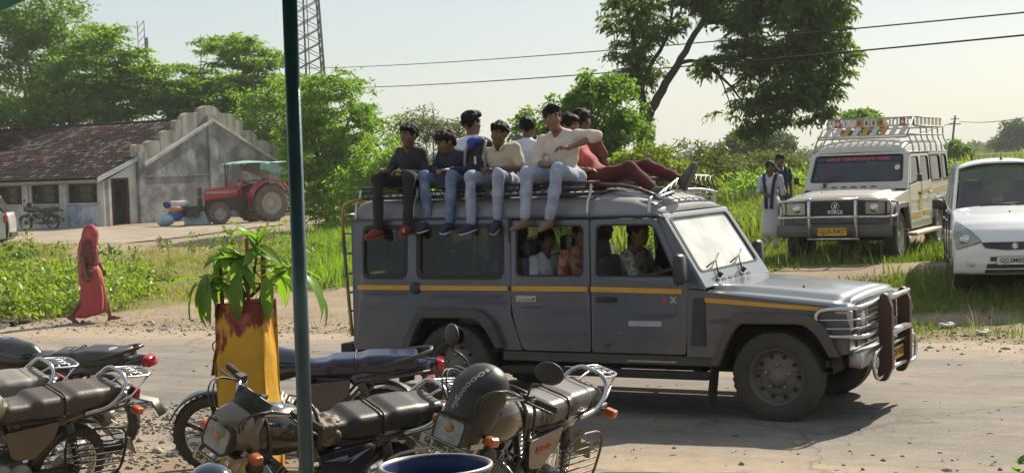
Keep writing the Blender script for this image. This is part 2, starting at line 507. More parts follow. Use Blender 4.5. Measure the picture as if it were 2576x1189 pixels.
    for d in range(3):
        e1, e2 = [(1, 2), (2, 0), (0, 1)][d]
        sl = [slice(1, None)] * 3; sl[d] = slice(0, -1)
        sh = [slice(1, None)] * 3
        a = s[tuple(slice(1, nn[i]) if i != d else slice(0, nn[i]) for i in range(3))]
        b = s[tuple(slice(1, nn[i]) if i != d else slice(1, nn[i] + 1) for i in range(3))]
        for flip, msk in ((False, a & ~b), (True, b & ~a)):
            q = np.argwhere(msk)
            if not len(q): continue
            off = np.ones(3, int); off[d] = 0; q = q + off
            u1 = np.zeros(3, int); u1[e1] = 1; u2 = np.zeros(3, int); u2[e2] = 1
            g = lambda p: idx[p[:, 0], p[:, 1], p[:, 2]]
            F4 = np.stack([g(q - u1 - u2), g(q - u2), g(q), g(q - u1)], 1)
            faces.append(F4[:, ::-1] if flip else F4)
    Fc = np.concatenate(faces); Fc = Fc[(Fc >= 0).all(1)]
    return np_mesh(name, V, Fc, material, smooth=True)

def ground_z(x, y):
    """height of the land: road level near, a little higher on the far lots"""
    x = np.asarray(x, float); y = np.asarray(y, float)
    def ss(t): t = np.clip(t, 0, 1); return t * t * (3 - 2 * t)
    d = (x - 5.0) * 0.438 + (y - 17.5) * 0.899          # distance beyond the far edge of the road
    R = 0.55 * ss((d - 0.4) / 4.5) * ss((x + 1.0) / 5.0)
    Lf = 0.38 * ss((d - 2.0) / 34.0) * (1 - ss((x + 1.0) / 5.0))
    near = 0.045 * ss((-d - 8.0) / 1.3)
    und = 0.05 * np.sin(x * 0.7 + 1.3 * np.sin(y * 0.31)) * np.sin(y * 0.53 + 0.7) * ss((d - 1) / 5)
    return R + Lf + und + near
def gz(x, y): return float(ground_z(x, y))
# ================================================================== GROUND, ROAD, TRACK
ROAD_N = np.array((0.438, 0.899)); ROAD_T = np.array((0.899, -0.438)); ROAD_P = np.array((5.0, 17.5))
def road_d(x, y): return (np.asarray(x) - ROAD_P[0]) * ROAD_N[0] + (np.asarray(y) - ROAD_P[1]) * ROAD_N[1]
def vnoise(x, y, f=1.0, seed=0):
    x = np.asarray(x, float) * f; y = np.asarray(y, float) * f
    return (np.sin(x * 1.3 + 2.1 * np.sin(y * 0.7 + seed) + seed) * np.sin(y * 1.1 + 1.7 * np.sin(x * 0.9 + seed * 2)) + 0.5 * np.sin(x * 2.9 + seed + 1.3 * np.sin(y * 2.3)) * np.sin(y * 3.1 + seed * 3)) / 1.5
BX, BY, BU, BV = -15.67, 59.34, np.array((-0.87, 0.493)), np.array((0.493, 0.87))
def bld_uv(x, y):
    dx, dy = np.asarray(x) - BX, np.asarray(y) - BY
    return dx * BU[0] + dy * BU[1], dx * BV[0] + dy * BV[1]
def grass_mask(x, y):
    """1 = grass grows, 0 = bare earth"""
    x = np.asarray(x, float); y = np.asarray(y, float)
    edge = np.interp(x, [-40, -8, -6.3, -5.4, -4.2, -2.9, 0, 2, 4, 5.5, 9, 40], [40, 23.8, 24.7, 26.9, 27.6, 28.4, 26.5, 22.5, 18.4, 17.6, 16.4, 2])
    n = vnoise(x, y, 0.9, 1.3)
    n2 = vnoise(x, y, 2.7, 4.1)
    g = np.clip((y - edge - 0.5 * n - .25 * n2) / 0.9, 0, 1)
    u, v = bld_uv(x, y)
    track = np.clip((v + 9.0 + 0.8 * n + (u < -6) * (-u - 6) * 0.9) / 1.2, 0, 1) * np.clip((10 - v) / 2, 0, 1) * np.clip((u + 16) / 4, 0, 1)
    g = g * (1 - track)
    # worn earth under and round the parked vehicles on the right
    def blob(cx, cy, rx, ry, a):
        ca, sa = cos(a), sin(a); dx, dy = x - cx, y - cy
        return np.clip(1.35 - ((dx * ca + dy * sa) / rx) ** 2 - ((-dx * sa + dy * ca) / ry) ** 2 + 0.35 * n, 0, 1)
    worn = np.maximum.reduce([blob(5.2, 22.2, 2.6, 0.8, 0.1), blob(8.5, 30, 3.2, 0.7, 1.1), blob(5.6, 19.0, 0.9, 0.35, -.3), blob(7.6, 25.6, 1.3, 0.35, 0.1), blob(6.9, 18.2, 1.2, .3, -.2)])
    return np.clip(g * (1 - worn), 0, 1)

def graded(lo, hi, step, far, k=1.35):
    c = list(np.arange(lo, hi + 1e-6, step)); s = step; a = lo; left = []
    while a > -far: s *= k; a -= s; left.append(a)
    s = step; b = hi; right = []
    while b < far: s *= k; b += s; right.append(b)
    return np.array(left[::-1] + c + right)
xs = graded(-26, 20, 0.3, 2400); ys = graded(3, 66, 0.3, 2400)
GX, GY = np.meshgrid(xs, ys, indexing='ij')
GZ = ground_z(GX, GY)
dr = road_d(GX, GY)
GZ = GZ + 0.012 * vnoise(GX, GY, 5.0, 2.2) * (np.abs(dr + 4.0) > 4.6) * (np.abs(GY - 30) < 60)
GZ = np.where((dr < -1.0) & (dr > -7.2), -0.05, GZ); GZ = np.where(((dr >= -1.0) & (dr < .6)) | ((dr <= -7.2) & (dr > -8.2)), np.minimum(GZ, 0.0), GZ)   # bed of the road
nx, ny = GX.shape
V = np.stack([GX, GY, GZ], -1).reshape(-1, 3)
I = np.arange(nx * ny).reshape(nx, ny)
Fq = np.stack([I[:-1, :-1], I[1:, :-1], I[1:, 1:], I[:-1, 1:]], -1).reshape(-1, 4)
def ground_material():
    m = bpy.data.materials.new('earth_and_turf'); m.use_nodes = True
    N, L = nodes_of(m); b = N['Principled BSDF']; b.inputs['Roughness'].default_value = 0.95; b.inputs['Specular IOR Level'].default_value = 0.15
    at_ = N.new('ShaderNodeAttribute'); at_.attribute_name = 'turf'
    tc = N.new('ShaderNodeTexCoord')
    def noise(sc, det=8, rg=0.65):
        n = N.new('ShaderNodeTexNoise'); n.inputs['Scale'].default_value = sc; n.inputs['Detail'].default_value = det; n.inputs['Roughness'].default_value = rg
        L.new(tc.outputs['Object'], n.inputs['Vector']); return n.outputs['Fac']
    def ramp(f, cols):
        r = N.new('ShaderNodeValToRGB'); els = r.color_ramp.elements
        while len(els) < len(cols): els.new(0.5)
        for e, (p, c) in zip(els, cols): e.position = p; e.color = (*c, 1)
        L.new(f, r.inputs[0]); return r.outputs[0]
    earth = ramp(noise(0.8), [(0.25, (0.24, 0.185, 0.135)), (0.5, (0.33, 0.26, 0.185)), (0.78, (0.42, 0.34, 0.25))])
    fine = ramp(noise(14, 10, 0.8), [(0.30, (0.5, 0.48, 0.46)), (0.5, (1, 1, 1)), (0.75, (1.25, 1.22, 1.18))])
    mu = N.new('ShaderNodeMixRGB'); mu.blend_type = 'MULTIPLY'; mu.inputs['Fac'].default_value = 0.8
    L.new(earth, mu.inputs['Color1']); L.new(fine, mu.inputs['Color2'])
    turf = ramp(noise(1.1), [(0.3, (0.12, 0.14, 0.035)), (0.5, (0.19, 0.185, 0.06)), (0.75, (0.28, 0.235, 0.105))])
    mx = N.new('ShaderNodeMixRGB'); L.new(at_.outputs['Fac'], mx.inputs['Fac']); L.new(mu.outputs[0], mx.inputs['Color1']); L.new(turf, mx.inputs['Color2'])
    L.new(mx.outputs[0], b.inputs['Base Color'])
    bp = N.new('ShaderNodeBump'); bp.inputs['Strength'].default_value = 0.75; bp.inputs['Distance'].default_value = 0.05
    L.new(noise(9, 12, 0.75), bp.inputs['Height']); L.new(bp.outputs[0], b.inputs['Normal'])
    return m
gm = np_mesh('ground', V, Fq, ground_material(), smooth=True)
at_ = gm.attributes.new('turf', 'FLOAT', 'POINT')
at_.data.foreach_set('value', grass_mask(GX, GY).reshape(-1).astype(np.float32))
tag(obj('ground', gm), kind='structure')

def road_material():
    m = bpy.data.materials.new('worn_asphalt'); m.use_nodes = True
    N, L = nodes_of(m); b = N['Principled BSDF']; b.inputs['Specular IOR Level'].default_value = 0.25
    tc = N.new('ShaderNodeTexCoord'); uv = N.new('ShaderNodeAttribute'); uv.attribute_name = 'edge'
    def noise(sc, det=8, rg=0.65, strech=None):
        n = N.new('ShaderNodeTexNoise'); n.inputs['Scale'].default_value = sc; n.inputs['Detail'].default_value = det; n.inputs['Roughness'].default_value = rg
        s = tc.outputs['Object']
        if strech:
            mp = N.new('ShaderNodeMapping'); mp.inputs['Rotation'].default_value = (0, 0, radians(26)); mp2 = N.new('ShaderNodeMapping'); mp2.inputs['Scale'].default_value = strech
            L.new(s, mp.inputs[0]); L.new(mp.outputs[0], mp2.inputs[0]); s = mp2.outputs[0]
        L.new(s, n.inputs['Vector']); return n.outputs['Fac']
    def ramp(f, cols):
        r = N.new('ShaderNodeValToRGB'); els = r.color_ramp.elements
        while len(els) < len(cols): els.new(0.5)
        for e, (p, c) in zip(els, cols): e.position = p; e.color = (*c, 1)
        L.new(f, r.inputs[0]); return r.outputs[0]
    asp = ramp(noise(1.2), [(0.3, (0.16, 0.149, 0.138)), (0.7, (0.22, 0.204, 0.187))])
    grit = ramp(noise(70, 4, 0.8), [(0.35, (0.62, 0.6, 0.6)), (0.5, (1, 1, 1)), (0.66, (1.55, 1.5, 1.45))])
    mu = N.new('ShaderNodeMixRGB'); mu.blend_type = 'MULTIPLY'; mu.inputs['Fac'].default_value = 0.85
    L.new(asp, mu.inputs['Color1']); L.new(grit, mu.inputs['Color2'])
    dustc = ramp(noise(5, 10, 0.75), [(0.3, (0.30, 0.235, 0.17)), (0.7, (0.40, 0.325, 0.245))])
    ad = N.new('ShaderNodeMath'); ad.operation = 'ADD'
    st = N.new('ShaderNodeMapRange'); st.inputs['From Min'].default_value = 0.38; st.inputs['From Max'].default_value = 0.68; st.inputs['To Min'].default_value = -0.12; st.inputs['To Max'].default_value = 0.62
    L.new(noise(0.9, 8, 0.7, (0.22, 1.0, 1)), st.inputs[0])
    L.new(uv.outputs['Fac'], ad.inputs[0]); L.new(st.outputs[0], ad.inputs[1])
    sm = N.new('ShaderNodeMath'); sm.operation = 'MULTIPLY_ADD'; sm.inputs[1].default_value = 0.5; sm.inputs[2].default_value = -0.25; L.new(noise(12, 8, 0.8), sm.inputs[0])
    ad2 = N.new('ShaderNodeMath'); ad2.operation = 'ADD'; ad2.use_clamp = True; L.new(ad.outputs[0], ad2.inputs[0]); L.new(sm.outputs[0], ad2.inputs[1])
    mx = N.new('ShaderNodeMixRGB'); L.new(ad2.outputs[0], mx.inputs['Fac']); L.new(mu.outputs[0], mx.inputs['Color1']); L.new(dustc, mx.inputs['Color2'])
    tracks = ramp(noise(2.2, 7, 0.7, (0.06, 1.3, 1)), [(0.34, (0.62, 0.6, 0.58)), (0.5, (1, 1, 1)), (0.7, (1.14, 1.13, 1.12))])
    t1 = N.new('ShaderNodeMixRGB'); t1.blend_type = 'MULTIPLY'; t1.inputs['Fac'].default_value = 0.5; L.new(mx.outputs[0], t1.inputs['Color1']); L.new(tracks, t1.inputs['Color2'])
    vo = N.new('ShaderNodeTexVoronoi'); vo.feature = 'DISTANCE_TO_EDGE'; vo.inputs['Scale'].default_value = 0.55
    wv = N.new('ShaderNodeTexNoise'); wv.inputs['Scale'].default_value = 2.5; wv.inputs['Detail'].default_value = 6; L.new(tc.outputs['Object'], wv.inputs['Vector'])
    wm = N.new('ShaderNodeMixRGB'); wm.inputs['Fac'].default_value = 0.35; L.new(tc.outputs['Object'], wm.inputs['Color1']); L.new(wv.outputs['Color'], wm.inputs['Color2']); L.new(wm.outputs[0], vo.inputs['Vector'])
    cr = ramp(vo.outputs['Distance'], [(0.0, (0.45, 0.43, 0.42)), (0.012, (1, 1, 1))])
    t2 = N.new('ShaderNodeMixRGB'); t2.blend_type = 'MULTIPLY'; t2.inputs['Fac'].default_value = 0.6; L.new(t1.outputs[0], t2.inputs['Color1']); L.new(cr, t2.inputs['Color2'])
    blot = ramp(noise(3.3, 9, 0.75), [(0.33, (0.72, 0.7, 0.68)), (0.48, (1, 1, 1)), (0.68, (1.12, 1.1, 1.08))])
    t3 = N.new('ShaderNodeMixRGB'); t3.blend_type = 'MULTIPLY'; t3.inputs['Fac'].default_value = 0.6; L.new(t2.outputs[0], t3.inputs['Color1']); L.new(blot, t3.inputs['Color2'])
    L.new(t3.outputs[0], b.inputs['Base Color']); b.inputs['Roughness'].default_value = 0.85
    bp = N.new('ShaderNodeBump'); bp.inputs['Strength'].default_value = 0.5; bp.inputs['Distance'].default_value = 0.012
    L.new(noise(60, 6, 0.8), bp.inputs['Height']); L.new(bp.outputs[0], b.inputs['Normal'])
    return m
ls = np.arange(-60, 60, 0.25); ws = np.linspace(0, 1, 40)
Ls, Ws = np.meshgrid(ls, ws, indexing='ij')
d_far = -0.35 + 0.28 * vnoise(ls, ls * 0, 1.1, 0.4) + 0.1 * vnoise(ls, ls * 0, 4.1, 1.4)
d_near = -8.0 + 0.35 * vnoise(ls, ls * 0, 0.8, 2.4) + 0.12 * vnoise(ls, ls * 0, 3.7, 3.4)
D = d_near[:, None] + (d_far - d_near)[:, None] * Ws
RX = ROAD_P[0] + Ls * ROAD_T[0] + D * ROAD_N[0]; RY = ROAD_P[1] + Ls * ROAD_T[1] + D * ROAD_N[1]
RZ = 0.02 * (1 - ((D + 4.2) / 4.4) ** 2) + 0.008 + 0.002 * np.sin(RX * 1.1 + RY * .6)
nx, ny = RX.shape
I = np.arange(nx * ny).reshape(nx, ny)
rm = np_mesh('road', np.stack([RX, RY, RZ], -1).reshape(-1, 3), np.stack([I[:-1, :-1], I[1:, :-1], I[1:, 1:], I[:-1, 1:]], -1).reshape(-1, 4), road_material(), smooth=True)
ed = np.clip(np.maximum(1.15 - (d_far[:, None] - D) / 1.6, 1.0 - (D - d_near[:, None]) / 1.3), 0.0, 1.2)
ed = ed + 0.5 * np.clip((-Ls - 7) / 6, 0, 1)       # the left stretch is dustier
a_ = rm.attributes.new('edge', 'FLOAT', 'POINT'); a_.data.foreach_set('value', ed.reshape(-1).astype(np.float32))
tag(obj('road', rm), kind='structure')

# ------------------------------------------------------------------ loose stones along the road edges
def stones():
    n = 9000
    ln = rng.uniform(-22, 6, n); which = rng.random(n)
    dd = np.where(which < 0.6, rng.normal(0.1, 0.55, n), np.where(which < 0.9, rng.normal(-8.2, 0.7, n), rng.uniform(-7.8, -0.3, n)))
    x = ROAD_P[0] + ln * ROAD_T[0] + dd * ROAD_N[0]; y = ROAD_P[1] + ln * ROAD_T[1] + dd * ROAD_N[1]
    hp = rng.random(n) < .22      # a spill of rubble on the near left
    x = np.where(hp, rng.normal(-2.9, .55, n), x); y = np.where(hp, rng.normal(12.9, .8, n), y)
    z = ground_z(x, y) + 0.005 + np.where((road_d(x, y) < -.5) & (road_d(x, y) > -7.6), .018, 0)
    s = np.clip(rng.lognormal(-4.25, 0.55, n), 0.006, 0.06) * np.where(which > 0.9, 0.6, 1)
    base = np.array([(1, 0, 0), (0, 1, 0), (-1, 0, 0), (0, -1, 0), (0, 0, 0.75), (0, 0, -.6)], float)
    V = base[None] * rng.uniform(0.6, 1.3, (n, 6, 1)) * s[:, None, None]
    a = rng.uniform(0, 6.28, n); ca, sa = np.cos(a), np.sin(a)
    X = V[..., 0] * ca[:, None] - V[..., 1] * sa[:, None]; Y = V[..., 0] * sa[:, None] + V[..., 1] * ca[:, None]
    V = np.stack([X + x[:, None], Y + y[:, None], V[..., 2] + z[:, None]], -1).reshape(-1, 3)
    f = np.array([(0, 1, 4), (1, 2, 4), (2, 3, 4), (3, 0, 4), (1, 0, 5), (2, 1, 5), (3, 2, 5), (0, 3, 5)])
    F = (np.arange(n)[:, None, None] * 6 + f[None]).reshape(-1, 3)
    o = obj('gravel', np_mesh('gravel', V, F, mat('stone_grey', (0.28, 0.25, 0.21), 0.9, island=0.45, scale=20), smooth=False))
    tag(o, 'loose pebbles and crumbs of stone along both edges of the asphalt', 'gravel', kind='stuff')
stones()
def leaf_litter():
    n = 2600
    ln = rng.uniform(-20, 6, n); dd = np.where(rng.random(n) < .7, rng.normal(.9, .9, n), rng.uniform(-9.5, 0, n))
    x = ROAD_P[0] + ln * ROAD_T[0] + dd * ROAD_N[0]; y = ROAD_P[1] + ln * ROAD_T[1] + dd * ROAD_N[1]; z = ground_z(x, y) + .03
    a = rng.uniform(0, 6.283, n); L = rng.uniform(.015, .05, n); W = L * rng.uniform(.2, .6, n); t = rng.uniform(-.4, .4, n)
    d = np.stack([np.cos(a), np.sin(a), t], -1); s_ = np.stack([-np.sin(a), np.cos(a), rng.uniform(-.3, .3, n)], -1); c = np.stack([x, y, z], -1)
    P = np.stack([c - d * L[:, None], c + s_ * W[:, None], c + d * L[:, None], c - s_ * W[:, None]], 1).reshape(-1, 3)
    tag(obj('leaf_litter', np_mesh('leaf_litter', P, np.arange(n * 4).reshape(-1, 4), mat('dry_leaf', (.20, .13, .06), .9, island=.6, var=.3))), 'dry leaves and straw scattered over the verge and the road', 'leaf litter', kind='stuff')
leaf_litter()

# ------------------------------------------------------------------ grass and weeds
def in_view(x, y, m=1.5):
    px = x / np.maximum(y, 0.5) * 3860
    return (px > -1288 - 3860 * m / y) & (px < 1288 + 3860 * m / y)
def blades(n, xr, yr, h, w, dens_fn, hv=0.5, lean=0.5, seedheads=0):
    x = rng.uniform(*xr, n * 3); y = rng.uniform(*yr, n * 3)
    k = in_view(x, y) & (rng.random(n * 3) < dens_fn(x, y)); x, y = x[k][:n], y[k][:n]; n = len(x)
    z = ground_z(x, y) - 0.01
    hh = h * rng.uniform(1 - hv, 1 + hv, n) * (0.75 + 0.5 * (vnoise(x, y, 0.7, 5.5) + .6)); hh = np.clip(hh, 0.02, 2)
    ww = w * rng.uniform(0.6, 1.4, n)
    a = rng.uniform(0, 6.283, n); la = rng.uniform(0, 6.283, n); le = hh * rng.uniform(0.05, lean, n)
    dx, dy = np.cos(a) * ww, np.sin(a) * ww
    tx, ty = np.cos(la) * le, np.sin(la) * le
    P = np.empty((n, 5, 3))
    P[:, 0] = np.stack([x - dx, y - dy, z], -1); P[:, 1] = np.stack([x + dx, y + dy, z], -1)
    P[:, 2] = np.stack([x + dx * .8 + tx * .35, y + dy * .8 + ty * .35, z + hh * 0.6], -1); P[:, 3] = np.stack([x - dx * .8 + tx * .35, y - dy * .8 + ty * .35, z + hh * .6], -1)
    P[:, 4] = np.stack([x + tx, y + ty, z + hh], -1)
    o = np.arange(n)[:, None] * 5
    T = np.concatenate([o + np.array([[0, 1, 2]]), o + np.array([[0, 2, 3]]), o + np.array([[3, 2, 4]])], 1).reshape(-1, 3)
    return P.reshape(-1, 3), T
G_MEADOW = leaf_mat('meadow_blade', (0.14, 0.19, 0.035), (0.32, 0.32, 0.10), 0.45)
G_LUSH = leaf_mat('lush_blade', (0.10, 0.20, 0.025), (0.24, 0.33, 0.06), 0.5)
G_TURF = leaf_mat('turf_blade', (0.08, 0.14, 0.022), (0.19, 0.22, 0.05), 0.4)
def stuff_mesh(name, parts, m, label, cat, smooth=False):
    Vs, Fs, o = [], [], 0
    for v, f in parts: Vs.append(v); Fs.append(f + o); o += len(v)
    ob = obj(name, np_mesh(name, np.concatenate(Vs), np.concatenate(Fs), m, smooth))
    return tag(ob, label, cat, kind='stuff')
# ================================================================== FOLIAGE HELPERS
def rand_dirs(n):
    v = rng.normal(size=(n, 3)); return v / np.linalg.norm(v, axis=1)[:, None]
def leaf_quads(C, D, Nn, L, W):
    """rhombic leaves: centres C, axis D, normal Nn, lengths L, widths W"""
    S = np.cross(D, Nn); S /= np.linalg.norm(S, axis=1)[:, None] + 1e-9
    n = len(C); P = np.empty((n, 4, 3))
    P[:, 0] = C - D * L[:, None] * .5; P[:, 2] = C + D * L[:, None] * .5
    bend = np.cross(S, D) * (L * 0.10)[:, None]
    P[:, 1] = C + S * W[:, None] * .5 + bend; P[:, 3] = C - S * W[:, None] * .5 + bend
    F = (np.arange(n)[:, None] * 4 + np.arange(4)[None])
    return P.reshape(-1, 3), F
def clump_leaves(centres, rad, per, L, W, flat=0.8, droop=0.2, up=0.5, frond=0.0):
    """leaves gathered round clump centres; frond>0 lines them up along short sprays"""
    if frond > 0: per = (per + 5) // 6 * 6
    m = len(centres); n = m * per
    Cc = np.repeat(centres, per, 0); rr = np.repeat(np.broadcast_to(rad, (m,)), per)
    off = rand_dirs(n) * (rng.random(n) ** 0.5)[:, None]
    off[:, 2] *= flat
    if frond > 0:
        sp = 6; ns = m * max(1, per // sp)
        d = rand_dirs(ns); d[:, 2] = d[:, 2] * 0.35 - droop * 0.4; d /= np.linalg.norm(d, axis=1)[:, None]
        dd = np.repeat(d, sp, 0)
        if len(dd) < n: dd = np.concatenate([dd, rand_dirs(n - len(dd))])
        dd = dd[:n]; tt = np.tile(np.linspace(0.1, 1.0, sp), ns + 2)[:n]
        off = dd * tt[:, None] * np.array((1, 1, flat)) * (0.7 + 0.6 * rng.random(n))[:, None] + rng.normal(0, 0.06, (n, 3))
        D = dd * 0.8 + rand_dirs(n) * 0.55; D[:, 2] -= droop * (0.3 + tt * .5)
    else:
        D = off * 0.9 + rand_dirs(n) * 0.7; D[:, 2] -= droop
    D /= np.linalg.norm(D, axis=1)[:, None]
    Nn = rand_dirs(n) * 0.8; Nn[:, 2] += up; Nn += off * .4
    C = Cc + off * rr[:, None]
    cv = np.repeat(rng.uniform(.75, 1.3, m), per)
    L = L * cv; W = W * cv
    return leaf_quads(C, D, Nn, L * rng.uniform(.6, 1.35, n), W * rng.uniform(.6, 1.35, n))
def crown_points(lobes, n, shell=0.55):
    """clump centres spread through ellipsoid lobes, denser near the surface; lobes (c, r, weight)"""
    w = np.array([l[2] if len(l) > 2 else l[1][0] * l[1][2] for l in lobes]); w = w / w.sum()
    out = []
    for (l, k) in zip(lobes, rng.multinomial(n, w)):
        d = rand_dirs(k); r = rng.random(k) ** (1 / 3.0) * (1 - shell) + shell * (0.75 + .25 * rng.random(k))
        r *= 1 + 0.16 * np.sin(d[:, 0] * 5 + l[0][0]) * np.sin(d[:, 2] * 6 + d[:, 1] * 4)
        r *= np.where(rng.random(k) < .12, rng.uniform(1.1, 1.38, k), 1)
        out.append(np.array(l[0]) + d * r[:, None] * np.array(l[1]))
    return np.concatenate(out)
BARK = mat('bark_brown', (0.10, 0.08, 0.062), 0.95, var=0.4, scale=9, bump=0.7, bscale=18, streak=True)
BARK_PALE = mat('bark_grey', (0.17, 0.145, 0.12), 0.95, var=0.35, scale=9, bump=0.5, bscale=18, streak=True)
def limb(mb, pts, r0, r1, seg=7):
    p = smooth_path(pts, 4); n = len(p)
    p = [q + Vector((random.uniform(-1, 1), random.uniform(-1, 1), 0)) * r0 * 0.18 for q in p]
    mb.tube(p, [r0 + (r1 - r0) * (i / (n - 1)) ** 0.8 for i in range(n)], seg)
def tree(name, label, base, limbs, lobes, n, per, L, W, leafm, rad=0.4, bark=None, group=None, frond=0.0, droop=0.25, flat=0.8, shell=0.55, twigs=0, up=0.5, cat='tree'):
    """limbs: list of (points, r0, r1) relative to base; lobes relative to base"""
    t = thing(name, label, cat, base, 0, group)
    tk = MB()
    for pts, r0, r1 in limbs: limb(tk, pts, r0, r1)
    pts = crown_points(lobes, n, shell)
    if twigs and limbs:
        segs = [Vector(p) for l in limbs for p in smooth_path(l[0], 3)[2:]]
        for q in pts[rng.choice(len(pts), min(twigs, len(pts)), replace=False)]:
            q = Vector(q); s = min(segs, key=lambda v: (v - q).length + max(0, v.z - q.z) * .8)
            mid = (s + q) / 2 + Vector((random.uniform(-.1, .1), random.uniform(-.1, .1), random.uniform(0, .25))) * (q - s).length
            tk.tube([s, mid, q], [0.03, 0.018, 0.008], 5)
    if tk.v: tk.build('trunk', bark or BARK, t)
    V, F = clump_leaves(pts, rad, per, L, W, flat, droop, up, frond)
    obj('crown', np_mesh('crown', V, F, leafm), t)
    return t
# ================================================================== GRASS
gm_ = grass_mask
d1 = lambda x, y: gm_(x, y) * (x < -0.5) * np.clip(0.45 + 0.5 * vnoise(x, y, .5, 3), 0.08, 1)
parts = [blades(46000, (-24, 1), (23, 47), .09, .011, d1, .6, .9), blades(7000, (-24, 1), (38, 62), .12, .02, d1), blades(2600, (-24, 1), (24, 47), .26, .012, lambda x, y: d1(x, y) * (vnoise(x, y, 1.3, 8) > .25))]
stuff_mesh('meadow_grass', parts, leaf_mat('dry_blade', (.17, .175, .055), (.36, .31, .14), .45), 'dry yellow green meadow grass between the dirt verge and the old building', 'grass')
d2 = lambda x, y: gm_(x, y) * np.exp(-((x + .113 * y) / (.024 * y)) ** 2)
stuff_mesh('tall_grass', [blades(16000, (-10, 1), (27, 62), .33, .014, d2, .45, .6)], G_LUSH, 'tall lush green grass right of the blue pole behind the jeep', 'grass')
d3 = lambda x, y: gm_(x, y) * (x > -1) * np.clip(0.6 + .5 * vnoise(x, y, .8, 7), 0, 1)
stuff_mesh('verge_grass', [blades(64000, (-1, 12), (16, 32), .075, .009, d3, .5, .9), blades(9000, (3, 12), (16, 34), .2, .011, lambda x, y: d3(x, y) * (vnoise(x, y, 1.7, 2) > .35))], G_TURF, 'short trampled green grass of the verge round the parked vehicles', 'grass')
d4 = lambda x, y: gm_(x, y) * (x > 1) * np.clip((y - 28.5 - .5 * (x - 4) * (x > 4)) / 4, 0, 1) * np.clip(.6 + .6 * vnoise(x, y, .45, 9), 0.1, 1)
stuff_mesh('field_grass', [blades(40000, (0, 22), (27, 60), .50, .018, d4, .5, .5), blades(26000, (-6, 60), (58, 150), .8, .06, lambda x, y: np.clip(.5 + .5 * vnoise(x, y, .2, 4), 0, 1), .5, .5)], leaf_mat('field_blade', (.13, .19, .04), (.27, .28, .09), .45), 'high wild grass filling the field behind the parked jeeps', 'grass')

stuff_mesh('dry_stalks', [blades(3200, (-24, 1), (23.5, 46), .30, .006, lambda x, y: gm_(x, y) * np.clip(.4 + vnoise(x, y, .7, 12), 0, 1), .6, .7), blades(2600, (1, 14), (17, 40), .24, .005, lambda x, y: gm_(x, y) * np.clip(.3 + vnoise(x, y, .9, 13), 0, 1), .6, .8)], leaf_mat('straw', (.30, .22, .11), (.50, .40, .24), .3), 'dry straw coloured stalks standing among the green grass', 'dry grass')
# leafy weeds at the left front
def weeds(n, xr, yr, dens, h, L, W, per, rad):
    x = rng.uniform(*xr, n * 3); y = rng.uniform(*yr, n * 3); k = in_view(x, y) & (rng.random(n * 3) < dens(x, y)); x, y = x[k][:n], y[k][:n]
    hh = h * rng.uniform(.3, 1.1, len(x)); z = ground_z(x, y) + hh
    C = np.concatenate([np.stack([x, y, z], -1), np.stack([x + rng.normal(0, .1, len(x)), y, ground_z(x, y) + hh * .5], -1)])
    return clump_leaves(C, rad, per, L, W, .7, .1, .9)
WEED = leaf_mat('weed_leaf', (.12, .19, .03), (.32, .38, .08), .5)
d5 = lambda x, y: gm_(x, y) * np.clip(1.25 - np.abs((x + .300 * y) / (.062 * y)) ** 2, 0, 1) * np.clip(.75 + .6 * vnoise(x, y, .9, 6), 0, 1) * (y < 34 + 2 * vnoise(x, y, .6, 1))
Vw, Fw = weeds(1500, (-14, -3), (24, 42), d5, .40, .10, .05, 16, .17)
stuff_mesh('leafy_weeds', [(Vw, Fw)], WEED, 'bright yellow green knee high weeds behind the woman in red', 'weeds')
Vw, Fw = weeds(70, (-14, -2), (24, 44), lambda x, y: gm_(x, y) * (vnoise(x, y, .5, 21) > -.1), .62, .16, .06, 22, .26)
stuff_mesh('dark_weeds', [(Vw, Fw)], leaf_mat('weed_leaf_c', (.09, .15, .03), (.20, .26, .07), .5), 'scattered taller darker weeds in the left meadow', 'weeds')
d6 = lambda x, y: gm_(x, y) * (x > 2) * (vnoise(x, y, .8, 5) > .1)
Vw, Fw = weeds(1500, (1, 16), (27.5, 52), d6, .55, .12, .055, 18, .24)
stuff_mesh('field_weeds', [(Vw, Fw)], leaf_mat('weed_leaf_b', (.10, .17, .03), (.24, .30, .07), .5), 'leafy green weeds growing among the high grass behind the schoolgirls', 'weeds')

# ================================================================== TREES
LF_MID = leaf_mat('leaf_mid', (.055, .115, .022), (.15, .235, .045), .58, tcol=(1.9, 2.1, .7))
LF_BRIGHT = leaf_mat('leaf_bright', (.085, .17, .03), (.22, .32, .06), .62, tcol=(1.8, 2.0, .7))
LF_NEEM = leaf_mat('leaf_neem', (.055, .095, .03), (.16, .215, .055), .56, tcol=(1.8, 1.95, .65))
LF_OLIVE = leaf_mat('leaf_olive', (.07, .09, .03), (.16, .16, .06), .45)
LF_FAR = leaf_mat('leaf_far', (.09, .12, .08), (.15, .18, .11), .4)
G_ = lambda x, y: gz(x, y) - .05
GT = 'trees behind the old building'
def up_limbs(h, spread, k=3, r=.16):
    out = []
    for i in range(k):
        a = random.uniform(0, 6.28); q = random.uniform(.5, 1) * spread
        out.append(([(random.uniform(-.15, .15), random.uniform(-.15, .15), 0), (q * .15 * cos(a), q * .15 * sin(a), h * .35), (q * .5 * cos(a), q * .4 * sin(a), h * .68), (q * cos(a), q * .8 * sin(a), h * .95)], r * random.uniform(.7, 1), .03))
    return out
